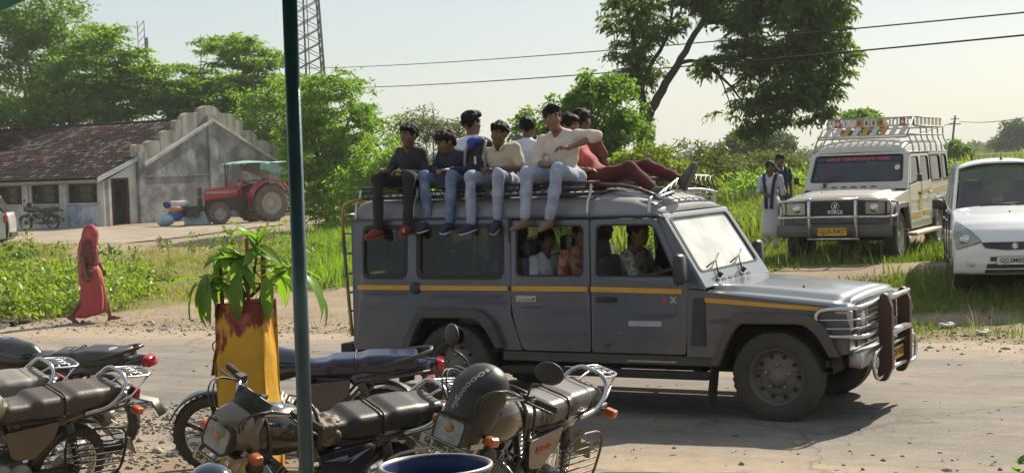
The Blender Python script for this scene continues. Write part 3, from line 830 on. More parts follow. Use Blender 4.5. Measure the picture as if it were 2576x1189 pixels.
tree('dark_leafy_tree', 'tall dark spreading tree with grey branches at the left edge of the photo', (-23.3, 76, G_(-23, 76)), up_limbs(8.5, 3.2, 6, .26),
     [((-1.2, 0, 8.2), (2.9, 2.4, 2.3)), ((1.4, -.5, 8.0), (2.3, 2.0, 2.2)), ((.2, 0, 10.4), (2.4, 2.0, 1.5)), ((-2.6, 0, 5.6), (1.8, 1.6, 1.0)), ((1.2, -1, 5.4), (2.0, 1.5, .9))], 520, 42, .22, .085, LF_MID, .58, BARK_PALE, GT, droop=.15, flat=.55, twigs=90)
tree('light_acacia', 'light green feathery tree rising over the tiled roof left of the far mast', (-19.6, 73, G_(-19.6, 73)), up_limbs(7, 2.4, 5, .15),
     [((0, 0, 7.0), (2.3, 2.0, 1.6)), ((-1.2, 0, 5.7), (2.2, 1.8, 1.2)), ((1.6, 0, 6.0), (1.9, 1.7, 1.2)), ((.4, 0, 8.5), (1.0, 1.0, .7))], 420, 42, .26, .075, LF_BRIGHT, .60, BARK, GT, frond=1, droop=.3, flat=.45, twigs=60)
tree('light_acacia', 'feathery acacia with loose top sprigs above the roof ridge', (-15.9, 72, G_(-15.9, 72)), up_limbs(6.2, 2.2, 5, .13),
     [((0, 0, 6.0), (2.2, 1.8, 1.15)), ((-1.5, 0, 7.2), (.7, .6, .9)), ((1.4, 0, 5.4), (1.8, 1.5, 1.0)), ((-1.0, .5, 4.6), (2.2, 1.5, .8)), ((-2.1, 0, 8.4), (.35, .35, .5))], 360, 42, .26, .075, LF_BRIGHT, .56, BARK, GT, frond=1, droop=.35, flat=.4, twigs=60)
tree('layered_acacia', 'darker acacia with flat layered fronds above the gable peak', (-12.8, 74, G_(-12.8, 74)), up_limbs(7, 2.3, 5, .16),
     [((-.6, 0, 8.0), (1.6, 1.4, .5)), ((.9, 0, 7.3), (1.7, 1.4, .5)), ((-.3, 0, 6.6), (2.3, 1.6, .6)), ((.8, 0, 5.6), (2.0, 1.6, .9)), ((-.8, -.6, 4.6), (2.0, 1.5, .9))], 330, 42, .30, .075, LF_BRIGHT, .6, BARK, GT, frond=1, droop=.25, flat=.3, twigs=60)
tree('leafy_tree', 'rounded green tree right of the gable wall behind the blue pole', (-10.2, 70, G_(-10.2, 70)), up_limbs(5, 1.6, 4, .14),
     [((0, 0, 4.6), (1.9, 1.6, 1.6)), ((1.2, 0, 3.2), (1.7, 1.4, 1.4)), ((-.6, 0, 3.0), (1.6, 1.4, 1.6))], 300, 40, .24, .08, LF_BRIGHT, .5, BARK, GT, droop=.3, twigs=20)
tree('hedge_tree', 'low dark green bushes showing over the left end of the tiled roof', (-24.5, 71, G_(-24.5, 71)), up_limbs(4.5, 2.5, 5, .12),
     [((-2.5, 0, 4.8), (2.6, 1.5, .9)), ((1.5, 0, 5.0), (2.6, 1.5, .8)), ((4.5, 0, 4.7), (2.2, 1.4, .7))], 230, 42, .24, .09, LF_MID, .5, BARK, GT, droop=.2)
GB = 'bushes behind the grey jeep'
tree('big_bush', 'big bright green bush right behind the blue pole', (-5.9, 50, G_(-5.9, 50)), up_limbs(4, 1.6, 5, .09),
     [((.2, 0, 3.6), (1.45, 1.4, 1.5)), ((-.45, 0, 2.6), (1.0, 1.2, 2.0)), ((1.2, -.2, 2.4), (1.2, 1.1, 1.5)), ((.35, -.8, 1.3), (1.5, 1.0, 1.2)), ((.5, 0, 4.6), (.8, .8, .7)), ((-.5, 0, 4.7), (.6, .6, .5))], 560, 44, .17, .05, LF_BRIGHT, .40, BARK, GB, frond=1, droop=.35, flat=.7, cat='bush')
tree('low_bush', 'lower green bush left of the boy in the black T-shirt', (-3.95, 47, G_(-3.95, 47)), up_limbs(2.4, .8, 4, .05),
     [((0, 0, 2.1), (1.0, .9, 1.0)), ((.7, 0, 1.6), (.8, .7, 1.0)), ((-.5, 0, 1.1), (1.1, .8, 1.1))], 230, 40, .15, .05, LF_BRIGHT, .34, BARK, GB, droop=.3, cat='bush')
tree('thorny_bush', 'sparse olive brown thorn bush with bare twig tips against the sky', (-3.0, 60, G_(-3, 60)), [([(0, 0, 0), (.25 * cos(a), .25 * sin(a), 1.2), (1.1 * cos(a), .9 * sin(a), 2.6), (1.75 * cos(a), 1.3 * sin(a), 3.5 + .5 * sin(a * 3))], .06, .012) for a in np.linspace(0, 6.0, 11)],
     [((0, 0, 2.6), (1.4, 1.2, 1.3)), ((-.9, 0, 3.2), (.9, .8, .7)), ((.9, 0, 3.1), (.9, .8, .7)), ((0, 0, 3.6), (.9, .8, .6))], 210, 26, .15, .045, LF_OLIVE, .36, BARK, GB, droop=.1, twigs=110, cat='bush')
tree('dense_tree', 'dense dark green round-topped tree behind the smiling man', (1.7, 38, G_(1.7, 38)), up_limbs(2.8, 1.0, 5, .09),
     [((.75, 0, 3.15), (.95, .9, .85)), ((-.2, 0, 2.75), (.75, .8, .75)), ((-1.05, 0, 2.3), (.75, .7, .8)), ((.95, -.2, 2.2), (.95, .9, .8)), ((-.3, -.3, 1.7), (1.3, .9, .9)), ((.3, 0, 3.45), (.5, .5, .4))], 520, 40, .13, .065, LF_MID, .27, BARK, GB, droop=.45, shell=.7)
tree('low_bush', 'yellow green leafy bush below the forked trunk', (3.15, 35, G_(3.15, 35)), up_limbs(1.4, .6, 4, .03),
     [((0, 0, 1.55), (.75, .6, .5)), ((.65, 0, 1.15), (.7, .6, .45)), ((-.5, 0, 1.2), (.7, .6, .6)), ((.2, -.2, .7), (1.1, .6, .5)), ((1.2, 0, .8), (.6, .5, .4))], 230, 30, .13, .055, leaf_mat('leaf_yellow', (.10, .15, .025), (.26, .29, .06), .55), .25, BARK, GB, droop=.35, cat='bush')
# the big forked tree
tree('forked_tree', 'large dark tree with forked trunk and heavy crown hanging to the right', (3.98, 45, G_(3.98, 45)),
     [([(.02, 0, 0), (-.02, 0, 1.6), (.0, 0, 2.7), (.02, 0, 3.05)], .30, .21), ([(.02, 0, 2.85), (-.05, .05, 3.5), (-.14, .1, 4.6), (-.3, .1, 5.6), (-.5, .1, 6.6)], .16, .05), ([(.05, 0, 2.8), (.3, 0, 3.3), (.8, -.05, 4.1), (1.25, -.1, 4.8), (1.9, -.2, 5.8), (2.6, -.3, 6.6)], .17, .06),
      ([(-.08, .08, 3.7), (.25, .3, 4.4), (.8, .4, 5.3), (1.0, .5, 6.2)], .10, .03), ([(1.0, -.1, 4.45), (1.5, -.2, 4.5), (2.1, -.25, 4.15), (2.7, -.3, 3.5), (2.95, -.3, 2.9)], .07, .02), ([(1.5, -.2, 4.48), (2.4, -.3, 4.5), (3.3, -.2, 4.7), (4.3, 0, 4.9)], .07, .025), ([(1.9, -.2, 5.6), (3.2, 0, 5.7), (4.6, .1, 5.9)], .08, .03), ([(2.2, -.25, 4.1), (2.5, -.4, 3.1), (2.45, -.4, 2.6)], .025, .008)],
     [((-.35, 0, 5.7), (.75, .8, 1.5), 1.1), ((-.25, 0, 4.2), (.45, .5, .7), .3), ((.55, .2, 6.0), (1.0, .9, 1.0), 1.1), ((.25, .2, 4.5), (.5, .5, .6), .25), ((2.6, -.2, 6.4), (1.3, 1.2, 1.1), 1.6), ((1.7, -.1, 6.6), (1.0, .9, .6), .9), ((4.1, 0, 5.6), (1.7, 1.5, 1.6), 4.2), ((5.2, 0, 4.7), (1.1, 1.2, 1.5), 2.2), ((4.3, 0, 4.0), (1.5, 1.2, .9), 1.9), ((3.4, -.2, 3.1), (1.0, .9, .65), .75), ((4.6, -.1, 3.0), (1.1, .9, .5), .7), ((2.9, -.3, 4.6), (.7, .6, .6), .6), ((5.0, 0, 6.4), (1.3, 1.2, 1.2), 2.2), ((1.9, -.2, 4.35), (.5, .4, .3), .25), ((3.2, -.2, 2.35), (.5, .5, .3), .2)],
     1640, 35, .165, .052, LF_NEEM, .33, mat('bark_dark', (.065, .052, .042), .95, var=.4, scale=9, bump=.7, bscale=18, streak=True), None, frond=1, droop=.8, flat=1.0, shell=.5, twigs=90, up=.2)
# scrub over the field on the right
GS = 'scrub bushes across the field'
sc = [(6.4, 55, 1.5, 1.5, 'round olive scrub bush right of the forked trunk'), (5.2, 50, 1.1, 1.25, 'scrub bush just under the forked tree trunk'), (8.6, 62, 1.5, 1.15, 'low scrub bush left of the blue green far tree'), (8.0, 48, 1.4, .75, 'flat wide scrub bush behind the schoolgirls'), (10.9, 66, 1.8, 1.2, 'scrub bush behind the left mirror of the cream jeep'),
      (11.4, 40, .65, .95, 'bright green bush between the cream jeep and the white car'), (10.6, 36, .55, .75, 'small green bush behind the rear bumper of the cream jeep'), (12.9, 46, .9, .8, 'bush behind the roof of the white car'), (29.0, 100, .9, 1.5, 'grey green bush at the foot of the leaning pole'), (20.7, 90, 1.15, 3.6, 'tree top showing over the rack of the cream jeep')]
for i, (x, y, r, h, lb) in enumerate(sc):
    far = y > 60
    tree('scrub_bush' if i != 9 else 'roadside_tree', lb, (x, y, G_(x, y)), up_limbs(h, r * .6, 4, .04 if i != 9 else .1), [((0, 0, h), (r, r, h * .5 if i != 9 else .7)), ((r * .5, 0, h * .6), (r * .8, r * .7, h * .55)), ((-r * .6, 0, h * .55), (r * .7, r * .7, h * .5))] if i != 9 else [((0, 0, h), (r, r, .5)), ((.5, 0, h - .4), (.8, .8, .4)), ((-.6, 0, h - .5), (.7, .7, .4))],
         int(90 + 60 * r), 34, .14 * (1 + (y - 40) / 60), .055 * (1 + (y - 40) / 60), LF_OLIVE if i in (0, 1, 2, 4) else LF_MID if far else LF_BRIGHT, .22 * r + .08, BARK, GS, droop=.2, cat='bush' if i != 9 else 'tree')
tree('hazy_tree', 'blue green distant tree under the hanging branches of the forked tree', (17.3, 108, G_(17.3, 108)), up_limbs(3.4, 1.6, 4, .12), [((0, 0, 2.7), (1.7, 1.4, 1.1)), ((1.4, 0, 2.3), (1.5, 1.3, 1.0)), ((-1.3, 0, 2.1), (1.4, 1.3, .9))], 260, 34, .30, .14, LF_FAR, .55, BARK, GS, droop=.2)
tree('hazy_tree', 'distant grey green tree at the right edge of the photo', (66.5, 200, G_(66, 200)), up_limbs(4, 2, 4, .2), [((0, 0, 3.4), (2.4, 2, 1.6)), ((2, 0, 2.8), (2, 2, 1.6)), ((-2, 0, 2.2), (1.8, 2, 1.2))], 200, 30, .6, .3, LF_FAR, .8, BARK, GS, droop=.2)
# far wooded skyline
pts = []
for k in range(520):
    a = rng.uniform(-.42, .42); dd = rng.uniform(210, 430); hgt = rng.uniform(.6, 3.0) * (1 + .6 * vnoise(a * 60, 0, 1, 2))
    if a < -.02: hgt *= 1.6
    pts.append((dd * sin(a), dd * cos(a), .5 + max(.3, hgt * .6)))
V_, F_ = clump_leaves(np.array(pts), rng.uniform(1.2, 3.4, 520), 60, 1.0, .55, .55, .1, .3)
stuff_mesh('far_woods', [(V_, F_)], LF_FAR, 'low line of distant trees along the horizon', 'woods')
# ================================================================== OLD TILED BUILDING
PLASTER = mat('stained_plaster', (0.15, 0.155, 0.168), .95, col2=(0.34, 0.35, 0.375), scale=1.1, bump=.35, bscale=14, dust=.06, spec=.15)
PLASTER_W = mat('limewash_wall', (0.62, 0.62, 0.60), .95, col2=(0.42, 0.44, 0.46), scale=1.3, bump=.25, bscale=12, dust=.2)
BLUEW = mat('limewash_blue', (0.50, 0.54, 0.60), .95, col2=(0.22, 0.28, 0.40), scale=2.2, bump=.25, bscale=12)
MOULD = mat('moulding_pale', (0.46, 0.46, 0.46), .9, col2=(.30, .30, .30), scale=3, dust=.1)
PARA = mat('parapet_lime', (0.20, 0.19, 0.165), .95, col2=(0.42, 0.40, 0.34), scale=2.2, bump=.3, bscale=12, streak=True)
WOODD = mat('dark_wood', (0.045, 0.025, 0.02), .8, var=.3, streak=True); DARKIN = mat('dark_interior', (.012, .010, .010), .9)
bz = .27
bl = thing('old_building', 'old lime washed building with clay tile roof and scalloped grey gable', 'building', (BX, BY, bz), atan2(BU[1], BU[0]))
# local frame: +x runs along the front towards the left of the photo, +y = towards the viewer (so depth v = -y)
def fn_front(v0): return lambda a, b, c: (a, -v0 + c, b)
def fn_side(u0): return lambda a, b, c: (u0 + c, -a, b)
EZ, RV, RZ, L_ = 1.83, 6.25, 4.30, 14.0
V1 = 1.75
# front wall with windows
wins = [(.40, 1.96), (2.44, 3.96), (4.5, 5.9), (6.6, 8.0), (8.8, 10.2)]
m = MB(); m.plate([(0, 0), (L_, 0), (L_, EZ + .05), (0, EZ + .05)], [[(a, 1.02), (b, 1.02), (b, 1.78), (a, 1.78)] for a, b in wins], t=.22, fn=fn_front(.11)); fw = m.build('front_wall', PLASTER_W, bl)
for a, b in wins:
    m = MB(); m.plate([(a, 1.02), (b, 1.02), (b, 1.78), (a, 1.78)], [[(a + .07, 1.09), (b - .07, 1.09), (b - .07, 1.71), (a + .07, 1.71)]], t=.10, fn=fn_front(.10)); w = m.build('window', WOODD, fw)
    m = MB(); m.box(((a + b) / 2, -.11, 1.42), (b - a - .1, .05, .05)); m.box((a + .35, -.11, 1.40), (.05, .05, .66)); m.box((b - .35, -.11, 1.40), (.05, .05, .66)); m.build('window_bar', WOODD, w)
    m = MB(); m.box(((a + b) / 2, -.19, 1.40), (b - a - .1, .02, .68)); m.build('pane', mat('dark_pane', (.035, .02, .018), .25), w)  # plain opaque near-black pane
    m = MB(); m.box(((a + b) / 2, .03, 1.0), (b - a + .16, .12, .05)); m.build('window_sill', PLASTER_W, w)
m = MB(); m.plate([(.55, .06), (2.3, .06), (2.3, .98), (.55, .98)], t=.012, fn=fn_front(-.008)); m.build('blue_wash', BLUEW, bl)
for u in (.0, 2.0, 2.15, 4.1):
    m = MB(); m.box((u + .09, .03, .92), (.18, .08, 1.84)); m.build('pilaster', PLASTER_W, bl)
# side end of the veranda with the doorway
m = MB(); m.plate([(.0, 0), (.35, 0), (.35, 1.95), (1.35, 1.95), (1.35, 0), (V1, 0), (V1, 2.55), (0, EZ)], t=.2, fn=fn_side(.10)); m.build('side_wall', PLASTER_W, bl)
m = MB(); m.plate([(.35, 0), (.45, 0), (.45, 1.87), (1.25, 1.87), (1.25, 0), (1.35, 0), (1.35, 1.95), (.35, 1.95)], t=.12, fn=fn_side(.10)); df = m.build('door_frame', WOODD, bl)
m = MB(); m.box((.42, -.50, .93), (.75, .05, 1.86)); m.build('door', WOODD, df)
m = MB(); m.box((2.2, -.9, 1.0), (.02, 1.6, 2.0)); m.build('dark_doorway_sheet', DARKIN, bl)  # near-black sheet, the darkness inside the doorway put into its colour
m = MB(); m.box((.02, -.85, .04), (.3, 1.3, .10)); m.build('doorstep', PLASTER, bl)
# gable wall
GV0, GV1, GA = V1, V1 + 9.1, V1 + 4.55
def gz_par(v):   # underside line of the parapet
    t = abs(v - GA) / 4.55; return 4.22 - 1.95 * t
m = MB(); m.plate([(GV0, -.1), (GV1, -.1), (GV1, gz_par(GV1) + .1), (GA, gz_par(GA) + .1), (GV0, gz_par(GV0) + .1)], t=.34, fn=fn_side(.10)); gw = m.build('gable_wall', PLASTER, bl)
for v, w_, h in ((GV0 + .18, .36, 3.0), (GA, .55, 4.5)):
    m = MB(); m.box((-.10, -v, h / 2 - .05), (.14, w_, h)); m.build('buttress', PLASTER, gw)
m = MB(); m.box((-.095, -(GV0 + GV1) / 2, 1.98), (.04, 8.6, .10)); m.build('string_course', PLASTER, gw)
for s in (-1, 1):
    m = MB()
    for k in range(2):
        pass
    va, vb = (GV0 + .3, GA) if s < 0 else (GA, GV1 - .1)
    za, zb = gz_par(va), gz_par(vb)
    m.hexa([(-.09, -va, za - .05), (-.09, -vb, zb - .05), (-.24, -vb, zb - .05), (-.24, -va, za - .05), (-.09, -va, za + .08), (-.09, -vb, zb + .08), (-.24, -vb, zb + .08), (-.24, -va, za + .08)])
    m.build('raking_moulding', MOULD, gw)
# stepped, round-topped parapet panels
steps = [(GV0, .52, 1.0, 0), (GV0 + .55, .90, .80, 1), (GV0 + 1.47, .92, .82, 1), (GV0 + 2.41, .36, .98, 0), (GV0 + 2.79, .95, 1.0, 1), (GV0 + 3.75, .30, .72, 0)]
def para(v, w_, h, rnd, mirror):
    if mirror: v = 2 * GA - v - w_
    zb = min(gz_par(v), gz_par(v + w_)) - .05; zt = gz_par(v + w_ / 2) + h * .88
    if rnd:      # shoulder rises towards the apex, rounded on the outer side
        n_ = 8; out_ = [(v + w_ * .55 * (1 - cos(radians(90 * k / n_))), zt - w_ * .42 * (1 - sin(radians(90 * k / n_)))) for k in range(n_ + 1)]
        pts = [(v, zb)] + out_ + [(v + w_ * .9, zt), (v + w_, zt - .05), (v + w_, zb)]
        if mirror: pts = [(2 * v + w_ - a_, b_) for a_, b_ in pts]
        pts = [(a_, max(b_, zb)) for a_, b_ in pts]
    else: pts = [(v, zb), (v + w_, zb), (v + w_, zt - .05), (v + w_ * .7, zt), (v + w_ * .3, zt), (v, zt - .05)]
    m = MB(); m.plate(pts, t=.26, fn=fn_side(.12)); m.build('parapet_panel', PARA, gw)
for st in steps:
    para(*st, False); para(*st, True)
m = MB(); pts = [(GA - .74, 3.9), (GA + .74, 3.9), (GA + .74, 4.40)] + [(GA + .74 * cos(radians(a)), 4.40 + .46 * sin(radians(a))) for a in range(10, 180, 10)] + [(GA - .74, 4.40)]
m.plate(pts, t=.27, fn=fn_side(.12)); m.build('parapet_panel', PARA, gw)
# back wall
m = MB(); m.box((L_ / 2, -GV1 + .1, 1.1), (L_, .2, 2.4)); m.build('back_wall', PLASTER, bl)
# roof: boarded slopes with clay tiles laid on top
def roofz(v): return EZ + .12 + (RZ - EZ - .12) * (v + .42) / (RV + .42)
m = MB(); m.hexa([(-.05, .42, roofz(-.42) - .10), (L_, .42, roofz(-.42) - .10), (L_, -RV, RZ - .10), (.12, -RV, RZ - .10), (-.05, .42, roofz(-.42) - .03), (L_, .42, roofz(-.42) - .03), (L_, -RV, RZ - .03), (.12, -RV, RZ - .03)])
m.hexa([(.25, -RV, RZ - .10), (L_, -RV, RZ - .10), (L_, -GV1 - .3, 1.9), (.25, -GV1 - .3, 1.9), (.25, -RV, RZ - .03), (L_, -RV, RZ - .03), (L_, -GV1 - .3, 1.97), (.25, -GV1 - .3, 1.97)])
rf = m.build('roof', WOODD, bl)
TILES = [mat('clay_tile_%s' % n, c, .95, var=.3, scale=8, spec=.08) for n, c in (('dark', (.030, .023, .024)), ('brown', (.040, .028, .027)), ('grey', (.105, .09, .088)), ('red', (.075, .034, .030)), ('black', (.018, .016, .017)))]
def tile_mesh(mt):
    m = MB(); n = 5; L = .42; W = .27
    top = []; 
    for i, y in enumerate((0, L)):
        row = []
        for k in range(n):
            t = k / (n - 1); row.append(((t - .5) * W, y, .035 * sin(pi * t) + (.03 if i == 0 else .0)))
        top.append(row)
    m.loft([top[0], top[1]], closed_sec=False, smooth=False)
    m.loft([[(x, y, z - .022) for x, y, z in top[0]], top[0]], closed_sec=False, smooth=False)
    return m.mesh('tile', mt)
TM = [tile_mesh(t) for t in TILES]
sl_len = hypot(RV + .42, RZ - roofz(-.42)); sl_a = atan2(RZ - roofz(-.42), RV + .42)
rows = int(sl_len / .295); cols = int(L_ / .255)
bulk = [MB() for _ in TM]; cnt = 0
for r in range(rows):
    for c in range(cols):
        u = .02 + c * .255 + random.uniform(-.015, .015); s_ = -.02 + r * .295 + random.uniform(-.012, .012)
        v = -.42 + s_ * cos(sl_a); z = roofz(-.42) + s_ * sin(sl_a)
        if v > V1 - .1 and u < .28: continue
        n_ = vnoise(u, s_, .9, 3.3) + random.gauss(0, .55)
        if s_ > sl_len - 1.2 and u > 5: n_ += .9
        k = 4 if n_ < -.7 else 0 if n_ < -.15 else 1 if n_ < .45 else 2 if n_ < .95 else 3
        M = Matrix.Translation((u, -v, z + .015)) @ Matrix.Rotation(pi, 4, 'Z') @ Matrix.Rotation(sl_a + random.uniform(-.03, .03), 4, 'X') @ Matrix.Rotation(random.gauss(0, .05), 4, 'Z')
        if u < 6.4 and r >= rows - 12 and cnt < 300 or (u < 3.9 and cnt < 300 and r >= 6):
            o = obj('tile', TM[k], rf); o.matrix_local = M; cnt += 1
        else:
            st = len(bulk[k].v); me = TM[k]
            bulk[k].add([v_.co for v_ in me.vertices], [tuple(p.vertices) for p in me.polygons]); bulk[k].xform(M, st)
allm = MB(); mi = []
for k, b in enumerate(bulk): allm.add(b.v, b.f); mi += [k] * len(b.f)
me = bpy.data.meshes.new('roof_tiles'); me.from_pydata(allm.v, [], allm.f)
for t in TILES: me.materials.append(t)
me.polygons.foreach_set('material_index', np.array(mi, np.int32)); me.update()
tag(obj('roof_tiles', me, rf), kind='stuff')
m = MB()
for k in range(int(L_ / .38)): m.lathe([(.10, 0), (.11, .02), (.12, .40)], (.25 + k * .38, -RV, RZ - .02), (1, 0, 0), 10)
m.build('ridge_tile', TILES[1], rf)
m = MB(); m.hexa([(-.13, .46, roofz(-.42) - .14), (-.07, .46, roofz(-.42) - .14), (-.07, -V1, roofz(V1) - .12), (-.13, -V1, roofz(V1) - .12), (-.13, .46, roofz(-.42) + .04), (-.07, .46, roofz(-.42) + .04), (-.07, -V1, roofz(V1) + .05), (-.13, -V1, roofz(V1) + .05)]); m.build('barge_board', mat('barge_blue_grey', (.42, .47, .55), .7, dust=.1), rf)
m = MB(); m.box((L_ / 2, .45, roofz(-.42) - .08), (L_, .05, .10)); m.build('eave_board', mat('eave_wood', (.30, .25, .20), .9, var=.3), rf)

# dirt track in front of the building
us = np.arange(-9, 17, .4); vs_ = np.linspace(-8.6, -.15, 22)
UU, VV = np.meshgrid(us, vs_, indexing='ij')
VV = VV + .35 * vnoise(UU, VV, .8, 2.2) * ((VV < -8) | (VV > -.5)) * (VV < -1)
TX = BX + UU * BU[0] + VV * BV[0]; TY = BY + UU * BU[1] + VV * BV[1]
TZ = ground_z(TX, TY) + .012 + .02 * (np.abs(VV + 4.2) < 4)
I = np.arange(TX.size).reshape(TX.shape)
tmesh = np_mesh('dirt_track', np.stack([TX, TY, TZ], -1).reshape(-1, 3), np.stack([I[:-1, :-1], I[1:, :-1], I[1:, 1:], I[:-1, 1:]], -1).reshape(-1, 4), mat('track_earth', (.27, .215, .165), .95, col2=(.36, .30, .235), scale=.9, bump=.6, bscale=9), smooth=True)
tag(obj('dirt_track', tmesh), kind='structure')
# ================================================================== PEOPLE
SKIN = mat('skin_brown', (0.15, 0.078, 0.048), 0.5, var=0.1, scale=14)
SKIN_L = mat('skin_tan', (0.21, 0.115, 0.07), 0.55, var=0.1, scale=14)
HAIR = mat('hair_black', (0.008, 0.007, 0.0065), 0.6, var=0.3, scale=60, bump=0.5, bscale=90, spec=.15)
HAIR_B = mat('hair_brown_black', (0.022, 0.012, 0.009), 0.6, var=0.3, scale=60, bump=0.5, bscale=90, spec=.15)
EYEW = mat('eye_white', (0.36, 0.33, 0.30), 0.45, spec=.2); EYED = mat('eye_dark', (0.015, 0.01, 0.008), 0.25); LIP = mat('lip_red', (0.20, 0.075, 0.055), 0.5); TEETH = mat('teeth', (0.6, 0.57, 0.5), 0.3)
def v3(*a): return np.array(a, float)
def unit(v): v = np.asarray(v, float); return v / (np.linalg.norm(v) + 1e-9)

def merge_mesh(name, meshes, material):
    Vs, Fs, o = [], [], 0
    for me in meshes:
        n = len(me.vertices); v = np.empty(n * 3, np.float32); me.vertices.foreach_get('co', v)
        f = np.empty(len(me.loops), np.int32); me.loops.foreach_get('vertex_index', f)
        Vs.append(v.reshape(-1, 3)); Fs.append(f.reshape(-1, 4) + o); o += n
        bpy.data.meshes.remove(me)
    return np_mesh(name, np.concatenate(Vs), np.concatenate(Fs), material, smooth=True)

def hand_prims(w, d, pn, s, side, curl=0.5):
    """w wrist, d direction of the hand, pn palm normal (the way the palm faces), side +1 when the thumb lies along cross(d,pn)"""
    d = unit(d); pn = unit(pn - d * np.dot(pn, d)); a = np.cross(d, pn) * side
    P = [cap(w, w + d * .03 * s, .024 * s, .026 * s), cap(w + d * .04 * s + a * .02 * s, w + d * .085 * s + a * .024 * s, .017 * s, .015 * s),
         cap(w + d * .04 * s - a * .016 * s, w + d * .08 * s - a * .028 * s, .017 * s, .014 * s), cap(w + d * .04 * s, w + d * .09 * s, .018 * s, .015 * s)]
    for i, (o, L) in enumerate(((.033, .068), (.011, .078), (-.011, .072), (-.032, .056))):
        b = w + (d * .088 + a * o) * s; c1, c2 = curl * 0.9, curl * 2.0
        m = b + (d * cos(c1) + pn * sin(c1)) * L * .5 * s
        e = m + (d * cos(c2) + pn * sin(c2)) * L * .5 * s
        P += [cap(b, m, .0092 * s, .0085 * s, .004), cap(m, e, .0085 * s, .007 * s, .004)]
    tb = w + (d * .03 + a * .026) * s; tm = tb + unit(d * .7 + a * .7 + pn * .3) * .036 * s; te = tm + unit(d * .9 + a * .15 + pn * .5) * .03 * s
    P += [cap(tb, tm, .0125 * s, .0105 * s, .006), cap(tm, te, .0105 * s, .008 * s, .004)]
    return P

